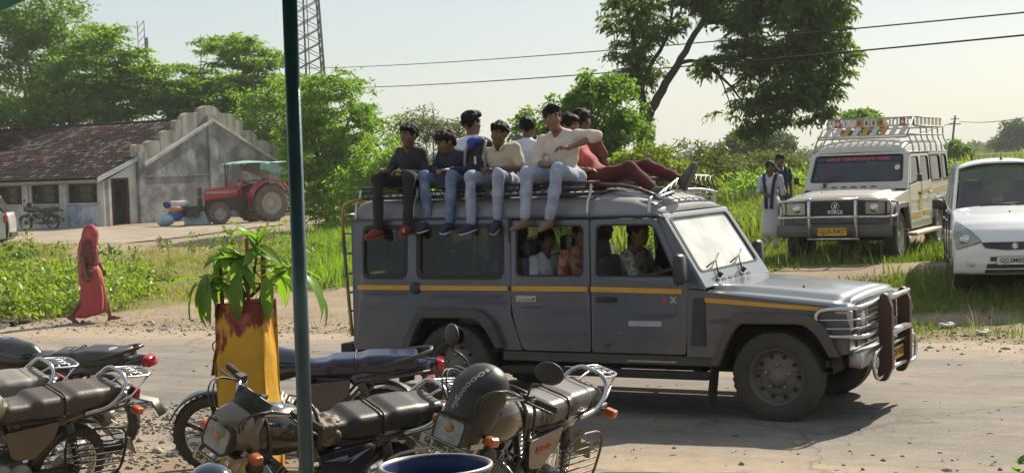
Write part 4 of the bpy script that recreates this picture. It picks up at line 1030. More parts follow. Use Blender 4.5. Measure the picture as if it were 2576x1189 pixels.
def make_person(label, origin, rotz, J, s=1.0, skin=None, hair=None, shirt=None, trousers=None, shoe=None, sleeve='short', hairstyle='short', group=None, parent_obj=None,
                vox=0.011, face=True, trouser_len=1.0, shirt_hem=0.0, shirt_k=1.0, collar=None, hands=True, bare=False, extra=None, sleeve_f=0.6, seat_cut=None):
    """J: joints in the local frame (x = facing, y = left, z = up), metres before scaling by s"""
    t = thing('person', label, 'person', origin, rotz, group)
    skin = skin or SKIN; hair = hair or HAIR
    j = {k: v3(*v) * s for k, v in J.items() if k not in ('face', 'pnl', 'pnr', 'curl', 'upv', 'chestdir')}
    f = unit(J.get('face', (1, 0, 0))); upv = unit(j['head'] - j['neck']); upv = unit(J.get('upv', upv) - f * np.dot(J.get('upv', upv), f)); l = np.cross(upv, f)
    H = j['head']
    B = []
    # torso
    pl, pr_ = j['hip_l'], j['hip_r']; pel = (pl + pr_) / 2; sl, sr = j['sho_l'], j['sho_r']; sh = (sl + sr) / 2
    up_t = unit(sh - pel); sd = unit(sl - sr); fr = np.cross(sd, up_t)
    waist = pel * .52 + sh * .48; chest = pel * .22 + sh * .78
    if 'waist' in j: waist = j['waist']
    torso = [cap(pl, pr_, .098 * s, k=.05), cap(pel + up_t * .05 * s, waist, .10 * s, .092 * s), cap(waist + sd * .045 * s, waist - sd * .045 * s, .082 * s),
             cap(chest + sd * .062 * s, chest - sd * .062 * s, .098 * s), cap(waist, chest, .095 * s, .10 * s), cap(sl * .72 + sr * .28, sr * .72 + sl * .28, .062 * s), cap(chest, sh, .09 * s, .06 * s)]
    B += torso
    B += [cap(sh - up_t * .01 * s, j['neck'], .058 * s, .05 * s), cap(j['neck'], H - upv * .05 * s, .05 * s, .047 * s)]
    arms, legs = {}, {}
    for q in 'lr':
        a, e, w = j['sho_' + q], j['elb_' + q], j['wri_' + q]
        arms[q] = [cap(a, e, .047 * s, .035 * s, .02), cap(e, e * .5 + w * .5, .035 * s, .032 * s, .01), cap(e * .5 + w * .5, w, .032 * s, .022 * s, .01)]
        B += arms[q]
        h, k_, an, toe = j['hip_' + q], j['kne_' + q], j['ank_' + q], j['toe_' + q]
        kd = unit(k_ - h)
        legs[q] = [cap(h, k_, .076 * s, .050 * s, .03), cap(k_, k_ * .62 + an * .38, .048 * s, .048 * s, .02), cap(k_ * .62 + an * .38, an, .048 * s, .030 * s, .02)]
        B += legs[q]
        hd = unit(an - k_); heel = an + hd * .035 * s - unit(toe - an) * .03 * s
        B += [cap(an, heel, .034 * s, .032 * s, .01), cap(heel, toe, .032 * s, .022 * s, .012), cap(an, toe * .6 + an * .4, .032 * s, .028 * s, .02),
              cap(toe + l * .0 + np.cross(unit(toe - heel), hd) * .018 * s, toe * .8 + heel * .2 - np.cross(unit(toe - heel), hd) * .018 * s, .018 * s, .018 * s, .012)]
    # head
    R = np.stack([f, l, upv], 1)
    hs = max(s, 0.88)
    B += [ell(H + (-f * .012 + upv * .028) * hs, np.array((.098, .077, .096)) * hs, R, .02), ell(H + (f * .022 - upv * .045) * hs, np.array((.07, .057, .068)) * hs, R, .03),
          ell(H + (f * .052 - upv * .092) * hs, np.array((.028, .03, .022)) * hs, R, .03), cap(H + (f * .082 + upv * .018) * hs, H + (f * .103 - upv * .022) * hs, .009 * hs, .014 * hs, .012),
          cap(H + (f * .078 + upv * .036 + l * .04) * hs, H + (f * .078 + upv * .036 - l * .04) * hs, .012 * hs, k=.02)]
    for sg in (1, -1): B += [ell(H + (l * .08 * sg - upv * .005 - f * .005) * hs, np.array((.022, .011, .033)) * hs, R, .008), ell(H + (f * .055 + l * .04 * sg - upv * .025) * hs, np.array((.028, .026, .024)) * hs, R, .02)]
    meshes = [sdf_mesh('b', B, vox, .03)]
    if hands:
        for q, sg in (('l', 1), ('r', -1)):
            if J.get('nohand') == q: continue
            d = unit(j['wri_' + q] - j['elb_' + q]); pn = unit(J.get('pn' + q, (0, 0, -1)))
            if 'hd_' + q in J: d = unit(J['hd_' + q])
            meshes.append(sdf_mesh('h', hand_prims(j['wri_' + q], d, pn, s, sg if np.cross(d, pn) @ f >= 0 else -sg, J.get('curl', .55)), .0052, .009))
    obj('body', merge_mesh('body', meshes, skin), t)
    # clothing
    if shirt:
        S = [(p[:3] + (p[3] + .014 * s * shirt_k, p[4] + .014 * s * shirt_k, p[5])) for p in torso]
        if shirt_hem: S += [cap(pl, pl + (j['kne_l'] - pl) * shirt_hem, .105 * s, .098 * s), cap(pr_, pr_ + (j['kne_r'] - pr_) * shirt_hem, .105 * s, .098 * s)]
        for q in 'lr':
            a, e, w = j['sho_' + q], j['elb_' + q], j['wri_' + q]
            if sleeve == 'short': S += [cap(a, a + (e - a) * sleeve_f, .062 * s, .062 * s, .025)]
            elif sleeve == 'elbow': S += [cap(a, e, .062 * s, .056 * s, .025), cap(e, e * .8 + w * .2, .052 * s, .05 * s, .02)]
            elif sleeve == 'long': S += [cap(a, e, .062 * s, .053 * s, .025), cap(e, e * .1 + w * .9, .052 * s, .040 * s, .02)]
        S += [cap(sh - up_t * .02 * s, j['neck'] - up_t * .025 * s, .07 * s, .062 * s)]
        nk = j['neck']
        obj('shirt', sdf_mesh('shirt', S, max(vox, .012), .03, material=shirt, wob=.006 * s, wfreq=24 / s, holes=[(nk + fr * .045 * s + up_t * .0 * s, (.05 * s, .05 * s, .07 * s))], cuts=[((*(-up_t),), -(pel - up_t * (.10 if not shirt_hem else .5) * s) @ up_t)]), t)
        if collar:
            mb = MB()
            for sg in (1, -1):
                pts = [nk - fr * .06 * s + up_t * .005 * s, nk + sd * .062 * sg * s + up_t * .0 * s, nk + (sd * .05 * sg + fr * .045 - up_t * .02) * s, nk + (sd * .03 * sg + fr * .085 - up_t * .065) * s]
                mb.tube(smooth_path([tuple(p) for p in pts], 3), [.016 * s] * 9 + [.012 * s], 6)
            mb.build('collar', collar, t)
    if trousers:
        S = [cap(pl, pr_, .111 * s, k=.05), cap(pel, pel * .8 + waist * .2, .112 * s, .108 * s)]
        for q in 'lr':
            h, k_, an = j['hip_' + q], j['kne_' + q], j['ank_' + q]
            e = k_ + (an - k_) * trouser_len * .95
            S += [cap(h, k_, .090 * s, .064 * s, .03), cap(k_, k_ * .55 + e * .45, .062 * s, .060 * s, .025), cap(k_ * .55 + e * .45, e, .060 * s, .052 * s, .02)]
        obj('trousers', sdf_mesh('trousers', S, max(vox, .012), .025, material=trousers, wob=.0055 * s, wfreq=27 / s), t)
    if shoe:
        for q in 'lr':
            k_, an, toe = j['kne_' + q], j['ank_' + q], j['toe_' + q]; hd = unit(an - k_); td = unit(toe - an); heel = an + hd * .04 * s - td * .035 * s
            S = [cap(heel, heel * .4 + toe * .6, .042 * s, .04 * s), cap(heel * .4 + toe * .6, toe + td * .012 * s, .042 * s, .031 * s), cap(an + hd * .015 * s, an * .5 + toe * .5, .045 * s, .036 * s)]
            so = obj('shoe', sdf_mesh('shoe', S, .011, .02, material=shoe[0]), t)
            n = unit(np.cross(np.cross(td, hd), td)); mb = MB()
            hx, tx = heel + n * .036 * s, toe + n * .026 * s; sdv = unit(np.cross(td, n))
            prof = [(-.038, 0), (-.03, .028), (.3, .036), (.65, .044), (.92, .036), (1.02, .0)]
            L = np.linalg.norm(tx - hx); dxy = unit(tx - hx)
            top = [hx + dxy * (a if a < 0 else a * L + (0.03 if a > .9 else 0)) + sdv * b * s for a, b in prof] + [hx + dxy * (a if a < 0 else a * L + (0.03 if a > .9 else 0)) - sdv * b * s for a, b in prof[-2:0:-1]]
            mb.loft([[tuple(p) for p in top], [tuple(p + n * .014 * s) for p in top]], smooth=False)
            mb.build('sole', shoe[1], so)
    # hair
    if hairstyle != 'none':
        hp = [ell(H + (-f * .02 + upv * .04) * hs, np.array((.104, .087, .098)) * hs, R)]
        ho = [(H + (f * .10 - upv * .062) * hs, np.array((.095, .105, .105)) * hs)]
        if hairstyle == 'mop': hp += [ell(H + (f * .035 + upv * .085) * hs, np.array((.075, .085, .052)) * hs, R), ell(H + (-f * .07 - upv * .0) * hs, np.array((.05, .08, .075)) * hs, R)]
        elif hairstyle == 'quiff': hp += [ell(H + (f * .055 + upv * .098) * hs, np.array((.06, .07, .042)) * hs, R), ell(H + (f * .01 + upv * .1) * hs, np.array((.07, .07, .04)) * hs, R)]
        elif hairstyle == 'short': hp += [ell(H + (f * .02 + upv * .08) * hs, np.array((.08, .08, .045)) * hs, R)]
        elif hairstyle == 'long': hp += [ell(H + (-f * .06 - upv * .06) * hs, np.array((.06, .08, .12)) * hs, R), cap(H + (-f * .07 - upv * .1) * hs, H + (-f * .09 - upv * .36) * hs, .05 * hs, .03 * hs)]
        # the face stays clear: cut the hair by the face ellipsoid and below the ears in front
        obj('hair', sdf_mesh('hair', hp, .0085, .02, holes=ho, cuts=() if hairstyle == 'long' else [((*(-upv * .93 - f * -.37),), (-(upv) * .93 + f * .37) @ H + .062 * hs)], material=hair, wob=.0055, wfreq=62), t)
    if face:
        ew, ed, eb, mo = MB(), MB(), MB(), MB()
        for sg in (1, -1):
            c = H + (f * .083 + l * .033 * sg + upv * .012) * hs
            m1 = MB(); m1.ell(c, np.array((.009, .0155, .0085)) * hs, 10, 6, Matrix(R.tolist())); e = m1.build('eye', EYEW, t)
            m2 = MB(); m2.ell(c + f * .0055 * hs, np.array((.006, .0075, .0078)) * hs, 8, 6, Matrix(R.tolist())); m2.build('iris', EYED, e)
            m3 = MB(); m3.tube([tuple(H + (f * fx + l * ly * sg + upv * uz) * hs) for fx, ly, uz in ((.092, .015, .036), (.09, .034, .042), (.078, .053, .034))], .0048 * hs, 6); m3.build('eyebrow', hair, t)
        m4 = MB(); m4.tube([tuple(H + (f * fx + l * ly - upv * uz) * hs) for fx, ly, uz in ((.078, .026, .053), (.089, .012, .056), (.092, 0, .057), (.089, -.012, .056), (.078, -.026, .053))], [.003 * hs, .006 * hs, .007 * hs, .006 * hs, .003 * hs], 6)
        m4.build('mouth', LIP, t)
    if extra: extra(t, j, s, dict(f=f, l=l, up=upv, up_t=up_t, fr=fr, sd=sd, pel=pel, sh=sh, chest=chest, waist=waist, H=H))
    return t

def sit_pose(**kw):
    J = dict(hip_l=(.02, .085, .10), hip_r=(.02, -.085, .10), sho_l=(.0, .175, .50), sho_r=(.0, -.175, .50), neck=(.02, 0, .575), head=(.05, 0, .70),
             kne_l=(.42, .13, .11), kne_r=(.42, -.13, .11), ank_l=(.45, .13, -.29), ank_r=(.45, -.13, -.29), toe_l=(.60, .15, -.345), toe_r=(.60, -.15, -.345),
             elb_l=(.06, .25, .25), elb_r=(.06, -.25, .25), wri_l=(.28, .12, .19), wri_r=(.28, -.12, .19), face=(1, 0, -.05), pnl=(0, 0, -1), pnr=(0, 0, -1))
    J.update(kw); return J
def stand_pose(**kw):
    J = dict(hip_l=(0, .09, .88), hip_r=(0, -.09, .88), sho_l=(0, .18, 1.38), sho_r=(0, -.18, 1.38), neck=(.01, 0, 1.45), head=(.03, 0, 1.575),
             kne_l=(.02, .09, .48), kne_r=(.02, -.09, .48), ank_l=(0, .09, .085), ank_r=(0, -.09, .085), toe_l=(.15, .11, .03), toe_r=(.15, -.11, .03),
             elb_l=(-.02, .23, 1.11), elb_r=(-.02, -.23, 1.11), wri_l=(.05, .22, .86), wri_r=(.05, -.22, .86), face=(1, 0, 0), pnl=(0, -1, 0), pnr=(0, 1, 0))
    J.update(kw); return J
# ================================================================== LONG PASSENGER JEEPS
STEEL = mat('bright_steel', (0.50, 0.50, 0.50), 0.32, 1.0, var=0.1, dust=0.25)
CHROME = mat('chrome', (0.62, 0.63, 0.65), 0.16, 1.0, var=0.06, dust=0.14)
RUBBER = mat('tyre_rubber', (0.028, 0.027, 0.026), 0.85, var=0.3, dust=0.38, dustcol=(0.14, 0.12, 0.10))
BLACK_PL = mat('black_plastic', (0.022, 0.022, 0.024), 0.5, var=0.25, dust=0.10, dustcol=(.2, .17, .14))
SEAL = mat('window_rubber', (0.015, 0.015, 0.016), 0.6)
CHASSIS = mat('chassis_black', (0.018, 0.016, 0.015), 0.8, dust=0.2, dustcol=(0.1, .08, .06))
RED_LENS = mat('red_lens', (0.36, 0.008, 0.02), 0.15, var=0.1, coat=0.6); AMBER = mat('amber_lens', (0.52, 0.10, 0.012), 0.25, coat=0.5, dust=.1)
LAMP = mat('lamp_glass', (0.34, 0.34, 0.33), 0.10, 0.3, var=0.15, scale=30, coat=1.0)
YELLOW = mat('stripe_yellow', (0.66, 0.33, 0.02), 0.5, var=0.1, dust=0.18)
SEATV = mat('seat_vinyl', (0.10, 0.10, 0.12), 0.6, var=0.2)
LINING = mat('inner_lining', (0.30, 0.29, 0.28), 0.8, var=0.2)
GLASS = glass_mat('car_glass', tint=(.8,.85,.9), trans=0.6, dust=0.02, ior=1.32)
GLASS_C = glass_mat('clear_glass', trans=0.72, dust=0.05)
WSCREEN = glass_mat('windscreen_glass', trans=0.45, dust=0.8, rough=0.06, dustcol=(.90, .91, .87))  # dust film whitened to stand in for bright sky glare on the screen
HW = 0.83
def side_fn(s, off=0.0):
    return lambda a, b, c: (a, s * (HW + off + c - max(0.0, b - 1.14) * 0.09), b)
def arc(cx, cz, r, a0, a1, n=9): return [(cx + r * cos(radians(a0 + (a1 - a0) * k / n)), cz + r * sin(radians(a0 + (a1 - a0) * k / n))) for k in range(n + 1)]

def wheel(parent, c, side, r=0.375, w=0.21, rimcol=None, steer=0.0, name='wheel'):
    """steel wheel with a dished disc; side = +1/-1 the way the outer face looks along y"""
    g = thing(name, None, None, c, steer); g.parent = parent
    R = r
    mb = MB()
    pr = [(R * .60, -.38), (R * .66, -.47), (R * .80, -.50), (R * .93, -.46), (R * .985, -.40), (R, -.33), (R, -.12), (R * .985, -.10), (R * .985, -.06), (R, -.04), (R, .04), (R * .985, .06), (R * .985, .10), (R, .12), (R, .33), (R * .985, .40), (R * .93, .46), (R * .80, .50), (R * .66, .47), (R * .60, .38)]
    mb.lathe([(a, b * w) for a, b in pr], (0, 0, 0), (0, side, 0), 44)
    for k in range(40):      # tread blocks on the shoulders
        a = 2 * pi * (k + .5) / 40
        for sg in (-1, 1): mb.box((cos(a) * (R - .012), sg * w * .36, sin(a) * (R - .012)), (.03, w * .2, .018), Euler((0, -a + pi / 2, 0)).to_matrix())
    mb.build('tyre', RUBBER, g)
    rim = rimcol or mat('rim_grey', (0.20, 0.20, 0.21), 0.45, 0.5, dust=0.35)
    rb = MB()
    rb.lathe([(R * .60, -.40 * w), (R * .57, -.3 * w), (R * .55, .12 * w), (R * .60, .38 * w), (R * .63, .44 * w), (R * .60, .40 * w), (R * .54, .14 * w), (R * .50, .06 * w), (R * .40, .16 * w), (R * .30, .22 * w), (R * .24, .20 * w), (R * .20, .34 * w), (R * .12, .40 * w), (0.001, .40 * w)], (0, 0, 0), (0, side, 0), 32)
    ro = rb.build('rim', rim, g)
    hb = MB()
    for k in range(10):
        a = 2 * pi * k / 10; hb.lathe([(.001, .0), (R * .04, .0), (R * .04, .02), (.001, .021)], (cos(a) * R * .455, side * w * .105, sin(a) * R * .455), (0, side, 0), 10)
    hb.build('rim_hole', SEAL, g)
    nb = MB()
    for k in range(5):
        a = 2 * pi * k / 5 + .3; nb.cyl((cos(a) * R * .27, side * w * .2, sin(a) * R * .27), (cos(a) * R * .27, side * w * .31, sin(a) * R * .27), .012, seg=6)
    nb.build('wheel_nut', STEEL, g)
    return g

def jeep(root, P):
    paint = P['paint']; trim = P.get('trim', BLACK_PL)
    xr, xf = -4.12, 0.60
    belt, roofz = 1.14, 1.665
    for s in (-1, 1):
        f = side_fn(s)
        rn = 'near' if s < 0 else 'far'
        # front wing
        mb = MB()
        mb.plate([(-.775, .52)] + [(-.50, .52), (-.50, .60)] + [(-.40, .78), (-.30, .845), (.24, .845), (.36, .76), (.46, .56)] + [(.60, .58), (.60, .955), (-.60, 1.075), (-.775, 1.10)], t=.03, fn=f)
        mb.build('front_wing', paint, root, .004)
        # front door with its window opening
        def door(name, outer, hole, hinge_x, glass, hx):
            m = MB(); m.plate(outer, [hole], t=.034, fn=side_fn(s, .004)); d = m.build(name, paint, root, .006)
            m = MB()
            hole_in = [(h[0], h[1]) for h in hole]
            cxm = sum(h[0] for h in hole) / len(hole); czm = sum(h[1] for h in hole) / len(hole)
            inner = [(cxm + (h[0] - cxm) * .955, czm + (h[1] - czm) * .94) for h in hole]
            m.plate([(cxm + (h[0] - cxm) * .998, czm + (h[1] - czm) * .998) for h in hole], [inner], t=.026, fn=side_fn(s, .006)); m.build('window_seal', SEAL, d)
            if glass:
                m = MB(); m.plate([(cxm + (h[0] - cxm) * .955, czm + (h[1] - czm) * .94) for h in hole], t=.004, fn=side_fn(s, .0)); m.build('window_glass', GLASS, d)
            m = MB(); y = s * (HW + .035)
            m.box((hx, s * (HW + .0225), 1.0), (.20, .012, .05)); m.tube([(hx - .08, y - s * .008, 1.0), (hx - .07, y + s * .015, 1.0), (hx + .07, y + s * .015, 1.0), (hx + .08, y - s * .008, 1.0)], .011, 6)
            m.build('handle', STEEL if name == 'rear_door' else BLACK_PL, d)
            # pressed crease lines, standing proud of the skin
            m = MB()
            xs_ = [p[0] for p in outer]; x0, x1 = min(xs_) + .05, max(xs_) - (.12 if name == 'front_door' else .05)
            for z in (.90, .70): m.plate(rrect(x0, z - .012, x1, z + .012, .010, 2), t=.012, fn=side_fn(s, .022))
            m.build('crease', paint, d)
            return d
        fo = rpoly([(-.785, .54), (-.745, 1.12), (-1.025, 1.645), (-1.652, 1.645), (-1.652, .54)], [.03, .01, .05, .03, .03])
        fh = rpoly([(-.845, 1.19), (-1.06, 1.605), (-1.60, 1.605), (-1.60, 1.19)], [.03, .06, .06, .04])
        door('front_door', fo, fh, -.78, P.get('front_glass', False), -1.50)
        ro = rpoly([(-1.664, .54), (-1.664, 1.645), (-2.432, 1.645), (-2.432, .86), (-2.33, .54)], [.03, .03, .03, .15, .06])
        rh = rpoly([(-1.715, 1.19), (-1.715, 1.605), (-2.385, 1.605), (-2.385, 1.19)], .06)
        door('rear_door', ro, rh, -1.66, P.get('rear_glass', False), -2.28)
        # rear quarter with two fixed windows
        mb = MB()
        w2 = rpoly([(-2.53, 1.18), (-2.53, 1.61), (-3.40, 1.61), (-3.40, 1.18)], .075, 5); w3 = rpoly([(-3.53, 1.18), (-3.53, 1.61), (-4.00, 1.61), (-4.00, 1.18)], .075, 5)
        mb.plate([(-2.342, .54), (-2.444, .86), (-2.444, 1.66), (xr, 1.66), (xr, .50), (-3.60, .50), (-3.58, .62), (-3.42, .80), (-3.30, .85), (-2.80, .85), (-2.68, .80), (-2.54, .60), (-2.52, .54)], [w2, w3], t=.03, fn=f)
        q = mb.build('rear_quarter', paint, root, .004)
        for w_ in (w2, w3):
            cxm = sum(h[0] for h in w_) / len(w_); czm = sum(h[1] for h in w_) / len(w_)
            sc = lambda k, kz: [(cxm + (h[0] - cxm) * k, czm + (h[1] - czm) * kz) for h in w_]
            m = MB(); m.plate(sc(1.045, 1.07), [sc(.94, .90)], t=.044, fn=side_fn(s, .0)); wf = m.build('window_seal', SEAL, q)
            m = MB(); m.plate(sc(.94, .90), t=.004, fn=side_fn(s, .0)); m.build('window_glass', GLASS, wf)
        m = MB()
        for z in (.92, .72): m.plate(rrect(-3.28 if z < .8 else -4.05, z - .012 + (.18 if z < .8 else 0), -2.5 if z > .8 else -2.75, z + .012 + (.18 if z < .8 else 0), .01, 2), t=.012, fn=side_fn(s, .018))
        m.build('crease', paint, q)
        # sill, pillar A
        mb = MB(); mb.box((-1.52, s * .80, .485), (2.05, .06, .085)); mb.build('sill', P.get('sill', trim), root, .008)
        mb = MB(); a0, a1 = Vector((-.63, s * .825, 1.09)), Vector((-1.0, s * .785, 1.665))
        mb.hexa([(-.775, s * .845, 1.10), (-.60, s * .845, 1.085), (-.60, s * .80, 1.085), (-.775, s * .80, 1.10), (-1.035, s * .797, 1.66), (-.975, s * .797, 1.66), (-.975, s * .75, 1.66), (-1.035, s * .75, 1.66)])
        mb.build('windscreen_pillar', paint, root, .01)
        mb = MB(); mb.box((-2.438, s * (HW - .045), 1.12), (.05, .05, 1.1)); mb.box((-1.658, s * (HW - .05), 1.12), (.05, .05, 1.1)); mb.build('inner_pillar', CHASSIS, root)
        # gutter rail above the doors
        mb = MB(); mb.tube([(-4.14, s * .80, 1.675), (-1.03, s * .80, 1.675), (-.96, s * .79, 1.64)], .016, 6); mb.build('roof_gutter', paint, root)
        # wheel-arch flares
        for cx_, nm in ((0, 'front'), (-3.05, 'rear')):
            mb = MB(); pts_o = [(-.555, .46), (-.47, .66), (-.355, .90), (.31, .90), (.44, .80), (.545, .56)]; pts_i = [(-.475, .46), (-.40, .64), (-.30, .82), (.26, .82), (.365, .735), (.465, .56)]
            mb.plate(rpoly([(a + cx_, b) for a, b in pts_o] + [(a + cx_, b) for a, b in pts_i[::-1]], [.0, .05, .09, .09, .05, .0, .0, .05, .08, .08, .05, .0], 3), t=.075, fn=side_fn(s, .045)); mb.build('wheel_arch_flare', trim, root, .012)
            mb = MB(); mb.lathe([(.47, -.30), (.47, .0)], (cx_, s * .80, .40), (0, s, 0), 20)
            mb.v = [(x, y, max(z, .42)) for x, y, z in mb.v]; mb.build('wheel_well', CHASSIS, root)
            wheel(root, (cx_, s * .755, .375), s, rimcol=P.get('rim'), steer=P.get('steer', 0) if cx_ == 0 else 0)
        # running board
        mb = MB(); mb.box((-1.53, s * .90, .375), (2.0, .20, .05)); 
        for x in (-.7, -1.5, -2.3): mb.box((x, s * .74, .39), (.05, .26, .04))
        mb.build('running_board', P.get('board', CHASSIS), root, .012)
        mb = MB(); mb.plate([(-.62, .12), (-.48, .12), (-.50, .50), (-.62, .50)], t=.012, fn=lambda a, b, c: (-.555 + c - (.5 - b) * .12, s * (.76 + (a + .55) * 1.5), b)); mb.build('mud_flap', RUBBER, root)
        mb = MB(); mb.plate([(0, .20), (.26, .20), (.26, .52), (0, .52)], t=.012, fn=lambda a, b, c: (-3.62 + c, s * (.62 + a), b)); mb.build('mud_flap', RUBBER, root)
        # door mirror
        ms_ = P.get('small_mirror', 1.0)
        g = MB(); g.tube([(-.76, s * .84, 1.16), (-.74, s * .95, 1.20), (-.75, s * 1.0, 1.24)], .012, 6); mo = g.build('mirror', BLACK_PL, root)
        g = MB(); g.loft([[(-.79, s * (1.0 + dy * .9 * ms_), 1.26 + dz * .9 * ms_) for dy, dz in rrect(-.075, -.115, .075, .115, .03, 3)], [(-.76, s * (1.0 + dy * ms_), 1.26 + dz * ms_) for dy, dz in rrect(-.08, -.12, .08, .12, .03, 3)], [(-.72, s * (1.0 + dy * .8 * ms_), 1.26 + dz * .85 * ms_) for dy, dz in rrect(-.08, -.12, .08, .12, .03, 3)]]); g.build('mirror_shell', BLACK_PL, mo)
        # head lamps, corner lamps
        mb = MB(); mb.box((.625, s * .615, .845), (.05, .33, .20)); hl = mb.build('headlight', BLACK_PL, root, .01)
        mb = MB(); mb.plate(rrect(.47, .755, .76, .935, .02), t=.03, fn=lambda a, b, c: (.653 + c, s * a, b)); mb.build('lamp_glass', LAMP, hl)
        mb = MB(); mb.lathe([(.075, .0), (.06, .02), (.03, .03), (.001, .033)], (.655, s * .60, .845), (1, 0, 0), 16); mb.build('lamp_bowl', CHROME, hl)
        mb = MB(); mb.hexa([(.50, s * .815, .76), (.64, s * .815, .76), (.64, s * .79, .76), (.50, s * .79, .76), (.50, s * .85, .93), (.64, s * .85, .93), (.64, s * .79, .93), (.50, s * .79, .93)]); mb.build('corner_lamp', mat('corner_lens', (.55, .50, .44), .2, coat=.6), root, .01)
    # front panel, grille
    mb = MB(); mb.plate([(-.83, .58), (.83, .58), (.83, .955), (.62, .965), (-.62, .965), (-.83, .955)], t=.03, fn=lambda a, b, c: (.60 + c, a, b)); mb.build('front_panel', P.get('front', paint), root, .01)
    gr = MB(); gr.box((.622, 0, .85), (.03, .84, .20)); g = gr.build('grille', BLACK_PL, root, .008)
    m = MB()
    for k in range(5): m.box((.642, 0, .775 + k * .038), (.02, .82, .012))
    m.build('grille_bar', BLACK_PL, g)
    m = MB(); m.lathe([(.052, 0), (.058, .006), (.064, .0), (.058, -.006), (.052, 0)], (.658, 0, .875), (1, 0, 0), 24); m.box((.658, -.014, .875), (.008, .014, .075), (radians(-20), 0, 0)); m.box((.658, .014, .875), (.008, .014, .075), (radians(-20), 0, 0)); m.box((.658, 0, .875), (.008, .05, .014), (radians(25), 0, 0)); m.build('emblem', CHROME, g)
    tm = text_mesh('FORCE', .075, CHROME, 'lettering', .004, .002); o = obj('lettering', tm, g); place(o, (.662, 0, .785), (0, 1, 0), (0, 0, 1))
    m = MB(); m.box((.60, 0, .66), (.05, 1.30, .09)); m.box((.632, 0, .665), (.02, .8, .02)); m.box((.632, 0, .635), (.02, .8, .02)); m.build('lower_grille', trim, root, .006)
    # bonnet: raised middle, shoulders, front lip
    def bon(x, z):
        hw = .835 if x < .55 else .82
        half = [(hw, z - .055), (hw - .01, z - .02), (hw - .10, z - .008), (.665, z - .004), (.64, z + .028), (.45, z + .036), (.2, z + .042), (0, z + .044)]
        return [(x, -y, zz) for y, zz in half] + [(x, y, zz) for y, zz in half[-2::-1]]
    mb = MB(); mb.loft([bon(-.60, 1.085), bon(-.3, 1.067), bon(.1, 1.036), bon(.45, 1.004), bon(.57, .988)], closed_sec=False)
    secs = [[(.57, y, z) for (_, y, z) in bon(.57, .988)], [(.615, y * .99, min(z, .96)) for (_, y, z) in bon(.60, .955)]]
    mb.loft(secs, closed_sec=False)
    bo = mb.build('bonnet', P.get('bonnet', paint), root); md = bo.modifiers.new('solid', 'SOLIDIFY'); md.thickness = .012
    m = MB(); m.cyl((.1, -.35, 1.07), (.1, -.35, 1.09), .008, seg=8); m.build('washer_jet', BLACK_PL, bo)
    # windscreen frame
    wx0, wz0, wx1, wz1 = -.605, 1.095, -1.0, 1.675
    def wf(a, b, c):     # a across (y), b 0..1 up the slope
        n = Vector((wz1 - wz0, 0, wx0 - wx1)).normalized()
        return (wx0 + (wx1 - wx0) * b + n.x * c, a * (1 - .05 * b), wz0 + (wz1 - wz0) * b + n.z * c)
    hole = rpoly([(-.745, .20), (.745, .20), (.735, .93), (-.735, .93)], .07, 5)
    mb = MB(); mb.plate([(-.83, 0), (.83, 0), (.825, 1.0), (-.825, 1.0)], [hole], t=.035, fn=wf); wfo = mb.build('windscreen_frame', P.get('bonnet', paint), root, .008)
    mb = MB(); sc = lambda k: [(h[0] * k, .565 + (h[1] - .565) * k) for h in hole]
    mb.plate(sc(1.02), [sc(.965)], t=.045, fn=wf); mb.build('windscreen_seal', SEAL, wfo)
    mb = MB(); mb.plate(sc(.968), t=.005, fn=wf); mb.build('windscreen', P.get('wscreen', WSCREEN), wfo)
    for y0, y1 in P.get('wipers', ((-.25, .28),)):
        mb = MB(); p0 = Vector(wf(y0, .10, .03)); p1 = Vector(wf(y0 + .12, .30, .045)); p2 = Vector(wf(y1, .30, .045))
        mb.cyl(p0, p0 + Vector((.03, 0, .03)), .02, seg=8); mb.tube([p0, p1], .008, 6); mb.tube([Vector(wf(y0 - .16, .235, .035)), p1, Vector(wf(y0 + .30, .38, .035))], .007, 5); mb.build('wiper', BLACK_PL, wfo)
    mb = MB()
    for k in range(6): mb.plate(rrect(-.55 + k * .16, .05, -.45 + k * .16, .075, .01), t=.008, fn=lambda a, b, c: wf(a, b, c + .02))
    mb.build('air_vent', BLACK_PL, wfo)
    # roof shell
    def rsec(x, k=1.0, dz=0.0):
        half = [(.79, 1.665), (.775, 1.695), (.755, 1.76), (.725, 1.82), (.64, 1.868), (.45, 1.895), (.2, 1.91), (0, 1.914)]
        return [(x, -y * (1 - (1 - k) * .1), 1.665 + (z - 1.665) * k + dz) for y, z in half] + [(x, y * (1 - (1 - k) * .1), 1.665 + (z - 1.665) * k + dz) for y, z in half[-2::-1]]
    mb = MB(); mb.loft([rsec(-4.17, .35), rsec(-4.15, .75), rsec(-4.08, .97), rsec(-3.9, 1), rsec(-3, 1), rsec(-2, 1), rsec(-1.55, .97), rsec(-1.30, .85), rsec(-1.12, .58), rsec(-.985, .16)], closed_sec=False)
    ro = mb.build('roof', P.get('roofpaint', paint), root); md = ro.modifiers.new('solid', 'SOLIDIFY'); md.thickness = .02
    m = MB(); m.box((-2.6, 0, 1.655), (3.0, 1.48, .012)); m.build('headliner', LINING, ro)
    # tail, floor, chassis, bumper
    mb = MB(); mb.plate([(-.83, .50), (.83, .50), (.80, 1.66), (-.80, 1.66)], [rrect(-.62, 1.18, -.05, 1.6, .06), rrect(.05, 1.18, .62, 1.6, .06)], t=.03, fn=lambda a, b, c: (-4.135 + c, a, b)); ta = mb.build('tail_panel', paint, root, .01)
    m = MB(); m.plate(rrect(-.60, 1.20, -.07, 1.58, .05), t=.004, fn=lambda a, b, c: (-4.135 + c, a, b)); m.plate(rrect(.07, 1.20, .60, 1.58, .05), t=.004, fn=lambda a, b, c: (-4.135 + c, a, b)); m.build('window_glass', GLASS, ta)
